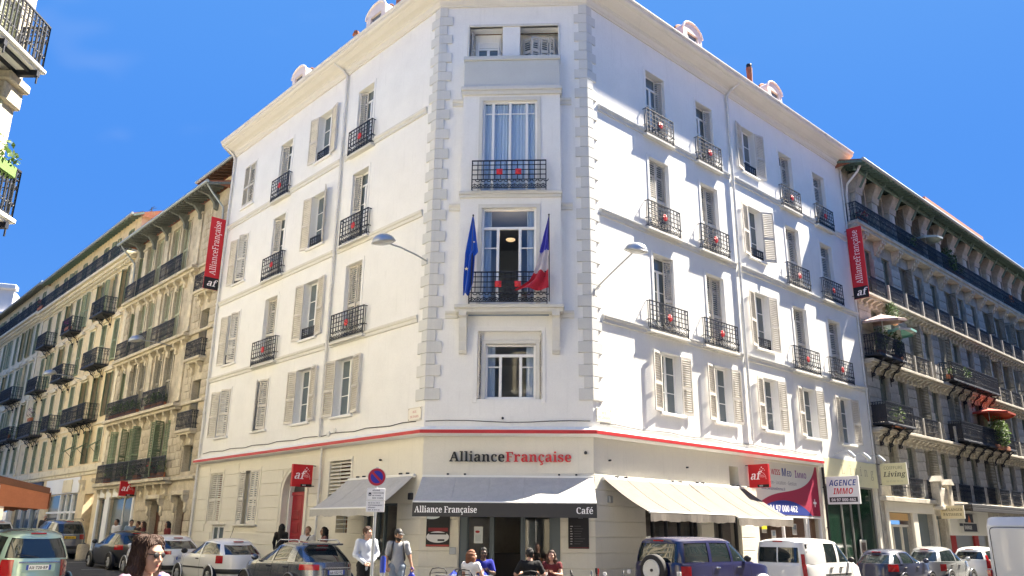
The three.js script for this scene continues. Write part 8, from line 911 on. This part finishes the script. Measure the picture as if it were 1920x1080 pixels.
// ================= plants, parasols and trees =================
Object.assign(M, { leaf: mat(0.055, 0.11, 0.025, { phys: true, transmission: 0.3, thickness: 0, roughness: 0.9 }), leafLight: mat(0.10, 0.17, 0.035, { phys: true, transmission: 0.35, thickness: 0, roughness: 0.9 }), leafDark: mat(0.03, 0.07, 0.02, { phys: true, transmission: 0.25, thickness: 0, roughness: 0.9 }), bark: mat(0.10, 0.075, 0.05, { map: T.wood, roughness: 0.95 }), terracotta: mat(0.42, 0.16, 0.08, { map: T.grime, roughness: 0.9 }), petal: mat(0.28, 0.03, 0.22, { roughness: 0.8 }), redPetal: mat(0.5, 0.03, 0.05, { roughness: 0.8 }) });
function leafCloud(n, rx, ry, rz, size, shape) { const m = mb(); for (let i = 0; i < n; i++) { let x, y, z; do { x = rr(-1, 1); y = rr(-1, 1); z = rr(-1, 1); } while (x * x + y * y + z * z > 1 || (shape && !shape(x, y, z))); const s = size * rr(0.6, 1.3), q = new THREE.Quaternion().setFromEuler(new THREE.Euler(rr(-1.3, 1.3), rr(0, 6.28), rr(-0.9, 0.9))), c = V(x * rx, y * ry, z * rz), p = [[-0.32, 0, 0], [0, -0.1, 0.62], [0.32, 0, 0], [0, -0.06, -0.55]].map(a => V(...a).multiplyScalar(s).applyQuaternion(q).add(c).toArray()); m.tri(p[0], p[1], p[2]).tri(p[0], p[2], p[3]); } return m; }
const cloudV = {}; const cloudOf = (k, n, rx, ry, rz, s) => { const key = k + Math.floor(rnd() * 3); return cloudV[key] ??= leafCloud(n, rx, ry, rz, s).geo(); };
function balconyPlant(label, F, x, y, o, w, h, opt = {}) { const [a, b] = world(F, x, o), g = thing('balcony_plant', label, 'plant', a, y, b, F.turn, opt.group); part('planter', mb().cbox(-w / 2, w / 2, 0, 0.24, -0.11, 0.11, 0.02).geo(), opt.pot ?? M.terracotta, g); const f = part('foliage', leafCloud(opt.n ?? 160, w * 0.55, h * 0.5, 0.22 + w * 0.08, opt.leaf ?? 0.11, opt.shape).geo(), opt.m ?? M.leaf, g, 0, 0.2 + h * 0.42, 0); if (opt.flower) part('blossom', leafCloud(60, w * 0.5, h * 0.45, 0.26, 0.09).geo(), opt.flower, g, 0, 0.25 + h * 0.45, 0.05); return g; }
{ const X = s => -s * K, Lb = (label, s, y, o, w, h, q) => balconyPlant(label, FL, X(s), ky(y), o, w, h, q);
  const rowG = { group: 'green plants along the second floor rail of the stone house', n: 220, leaf: 0.1 }; for (const s of [18.6, 19.3, 20.1, 21.9, 22.6, 23.4, 24.2, 25.0]) Lb('dense green potted plant behind the second floor rail of the stone house', s, 6.9, 0.24, 0.7, 0.75, { ...rowG, m: M.leaf });
  for (const [s, m, f, t] of [[17.6, M.leafLight, null, 'yellow-green'], [18.6, M.leaf, M.redPetal, 'red flowering'], [20.4, M.leafDark, null, 'dark trailing'], [22.0, M.leaf, null, 'mid green'], [24.4, M.leafLight, null, 'tall pale green']]) Lb(`${t} potted plant behind the first floor rail of the stone house`, s, 3.9, 0.22, 0.6, 0.85, { m, flower: f, n: 150 });
  Lb('purple flowering plant on an iron box balcony of the yellow house', 39.5, 8.1, 0.7, 0.8, 0.9, { flower: M.petal, n: 60 }); Lb('pink flowering plant on an upper box balcony of the yellow house', 34.4, 12.95, 0.7, 0.9, 0.6, { flower: M.petal, n: 50 }); Lb('green plant in a box balcony far along the left street', 45.4, 7.5, 0.6, 1.6, 0.8, { n: 200 }); Lb('red flowering planter on the long cornice balcony', 43.0, 15.9, 0.5, 1.4, 0.7, { flower: M.redPetal, n: 70 });
  const Rb = (label, s, y, o, w, h, q) => balconyPlant(label, FR, s * K, ky(y), o, w, h, q);
  Rb('bushy plant spilling over the first deep balcony of the grey building', 18.9, 9.0, 0.5, 1.3, 1.4, { n: 420, leaf: 0.13, m: M.leafDark }); Rb('pale leafy plant behind the parasol on the first deep balcony', 17.6, 9.0, 0.5, 1.0, 1.5, { n: 260, leaf: 0.12, m: M.leafLight }); Rb('small tree hanging from the ledge above the parasols', 19.0, 10.6, 0.5, 0.8, 1.1, { n: 240, leaf: 0.13, m: M.leaf }); Rb('low plant on the navy screened balcony of the grey building', 18.0, 6.1, 0.6, 1.2, 0.9, { n: 160, m: M.leafLight });
  Rb('large bright bush beside the red parasol', 30.2, 6.1, 0.7, 2.4, 2.0, { n: 900, leaf: 0.16, m: M.leafLight }); Rb('climbing plant on the long deep balcony', 26.6, 9.0, 0.5, 2.2, 0.9, { n: 420, m: M.leaf }); Rb('terracotta potted shrub on the long deep balcony corner', 25.0, 9.0, 0.5, 0.8, 0.5, { n: 120 });
  Rb('spiky plant on the upper balcony under the green eave', 27.5, 14.8, 0.4, 1.6, 1.6, { n: 500, leaf: 0.2, m: M.leaf }); Rb('trailing plant on the upper balcony rail', 28.6, 14.8, 0.4, 1.4, 1.0, { n: 300, m: M.leafDark }); Rb('small green plant on the upper balcony', 22.6, 14.8, 0.4, 1.0, 0.9, { n: 200, m: M.leafLight }); Rb('red geranium on the upper balcony beside the white building', 17.3, 14.8, 0.4, 0.9, 0.5, { n: 60, flower: M.redPetal }); Rb('orange plant under a blind far along the upper balcony', 36.5, 14.8, 0.4, 1.4, 0.9, { n: 120, m: mat(0.4, 0.14, 0.03) });
  const F = FT; balconyPlant('overflowing green plant on the lower balcony of the cream corner house', F, -1.55, 8.36, 0.62, 2.2, 0.42, { n: 420, leaf: 0.1, m: M.leafLight, pot: mat(0.12, 0.22, 0.05, { roughness: 0.7 }) });
}
function parasol(label, F, s, y, o, r, h, m, m2, tilt) { const [a, b] = world(F, s * K, o), g = thing('parasol', label, 'parasol', a, ky(y), b, F.turn + 0.3); const n = 8, c = mb(), c2 = mb(); for (let i = 0; i < n; i++) { const A = i / n * 6.2832, B = (i + 1) / n * 6.2832, e = [r * Math.cos(A), h - r * 0.3, r * Math.sin(A)], f = [r * Math.cos(B), h - r * 0.3, r * Math.sin(B)]; (i % 2 ? c2 : c).tri([0, h, 0], f, e).quad(e, f, [f[0], f[1] - 0.12, f[2]], [e[0], e[1] - 0.12, e[2]]); } part('canopy', c.geo(), m, g); part('canopy', c2.geo(), m2, g); part('pole', mb().tube([[0, 0, 0], [0, h + 0.06, 0]], 0.022, 8).geo(), M.winWhite, g); part('rib', mb().tube([[0, h - r * 0.35, 0], [r * 0.6, h - r * 0.2, 0]], 0.01, 4).tube([[0, h - r * 0.35, 0], [-r * 0.6, h - r * 0.2, 0]], 0.01, 4).geo(), M.lampGrey, g); g.rotation.z = tilt; return g; }
const pf = (r, g, b) => mat(r, g, b, { roughness: 0.9, map: T.cloth });
parasol('white and pink parasol on the first deep balcony', FR, 17.7, 9.0, 0.6, 1.1, 2.05, pf(0.55, 0.42, 0.38), pf(0.5, 0.34, 0.31), 0.12); parasol('turquoise and white parasol beside the pink one', FR, 19.2, 9.0, 0.7, 0.75, 1.75, pf(0.22, 0.5, 0.44), pf(0.5, 0.52, 0.48), -0.1); parasol('pale blue grey parasol on the upper balcony', FR, 24.6, 14.8, 0.4, 0.9, 1.6, pf(0.42, 0.5, 0.5), pf(0.42, 0.5, 0.5), 0.05); parasol('red orange parasol above the long deep balcony', FR, 29.3, 6.25, 0.6, 1.35, 2.2, pf(0.52, 0.07, 0.04), pf(0.56, 0.08, 0.045), -0.08);
// green propped blinds on the yellow house first floor
for (const s of [29.2, 31.3, 27.15]) { const [a, b] = world(FL, -s * K, 0.05), g = thing('propped_shutter', 'green louvred flap propped open over a first floor window of the yellow house', 'shutter', a, ky(5.75), b, FL.turn, 'propped flaps on the yellow house'); const l = part('louvre_flap', shutterGeo(0.46, 0.8, 1), M.greenShut, g, -0.23, 0, 0.5); l.rotation.set(-0.95, 0, 0); l.position.set(-0.23, -0.05, 0.62); part('prop', mb().tube([[0, -0.35, 0.02], [0, 0.1, 0.5]], 0.012, 4).geo(), M.dark, g); }
// plane trees across the right street: out of view, mirrored in car and shop windows
for (const [s, h] of [[15, 8.5], [21, 9], [27.5, 8.2], [35, 9.2], [42, 8.6], [49, 9], [56, 8.4], [63, 9]]) { const [x, z] = world(FR, s, 10.9), g = thing('street_tree', 'leafy street tree on the far side of the right street', 'tree', x, 0, z, s, 'trees across the right street'); part('trunk', mb().tube([[0, 0, 0], [0.05, 1.6, 0.03], [0, 3.0, 0], [-0.1, 4.6, 0.1]], [0.2, 0.16, 0.13, 0.08], 10).tube([[0, 2.6, 0], [0.7, 3.8, 0.3], [1.3, 5.0, 0.4]], [0.09, 0.06, 0.03], 7).tube([[0, 2.9, 0], [-0.6, 4.0, -0.4], [-1.2, 5.4, -0.5]], [0.08, 0.05, 0.03], 7).tube([[0, 3.0, 0], [0.2, 4.2, -0.8], [0.3, 5.6, -1.2]], [0.08, 0.05, 0.03], 7).geo(), M.bark, g); const c = mb(); for (let i = 0; i < 22; i++) { const a = rr(0, 6.28), q = rr(0.2, 1.7), y = rr(3.4, h - 1); c.add(leafCloud(110, rr(0.6, 0.95), rr(0.5, 0.8), rr(0.6, 0.95), 0.24).raw(), M4(q * Math.cos(a), y, q * Math.sin(a))); } part('crown', c.geo(), M.leaf, g); }
scene.traverse(o => { if (o.isMesh) o.castShadow = o.receiveShadow = true; });
renderer.render(scene, camera);
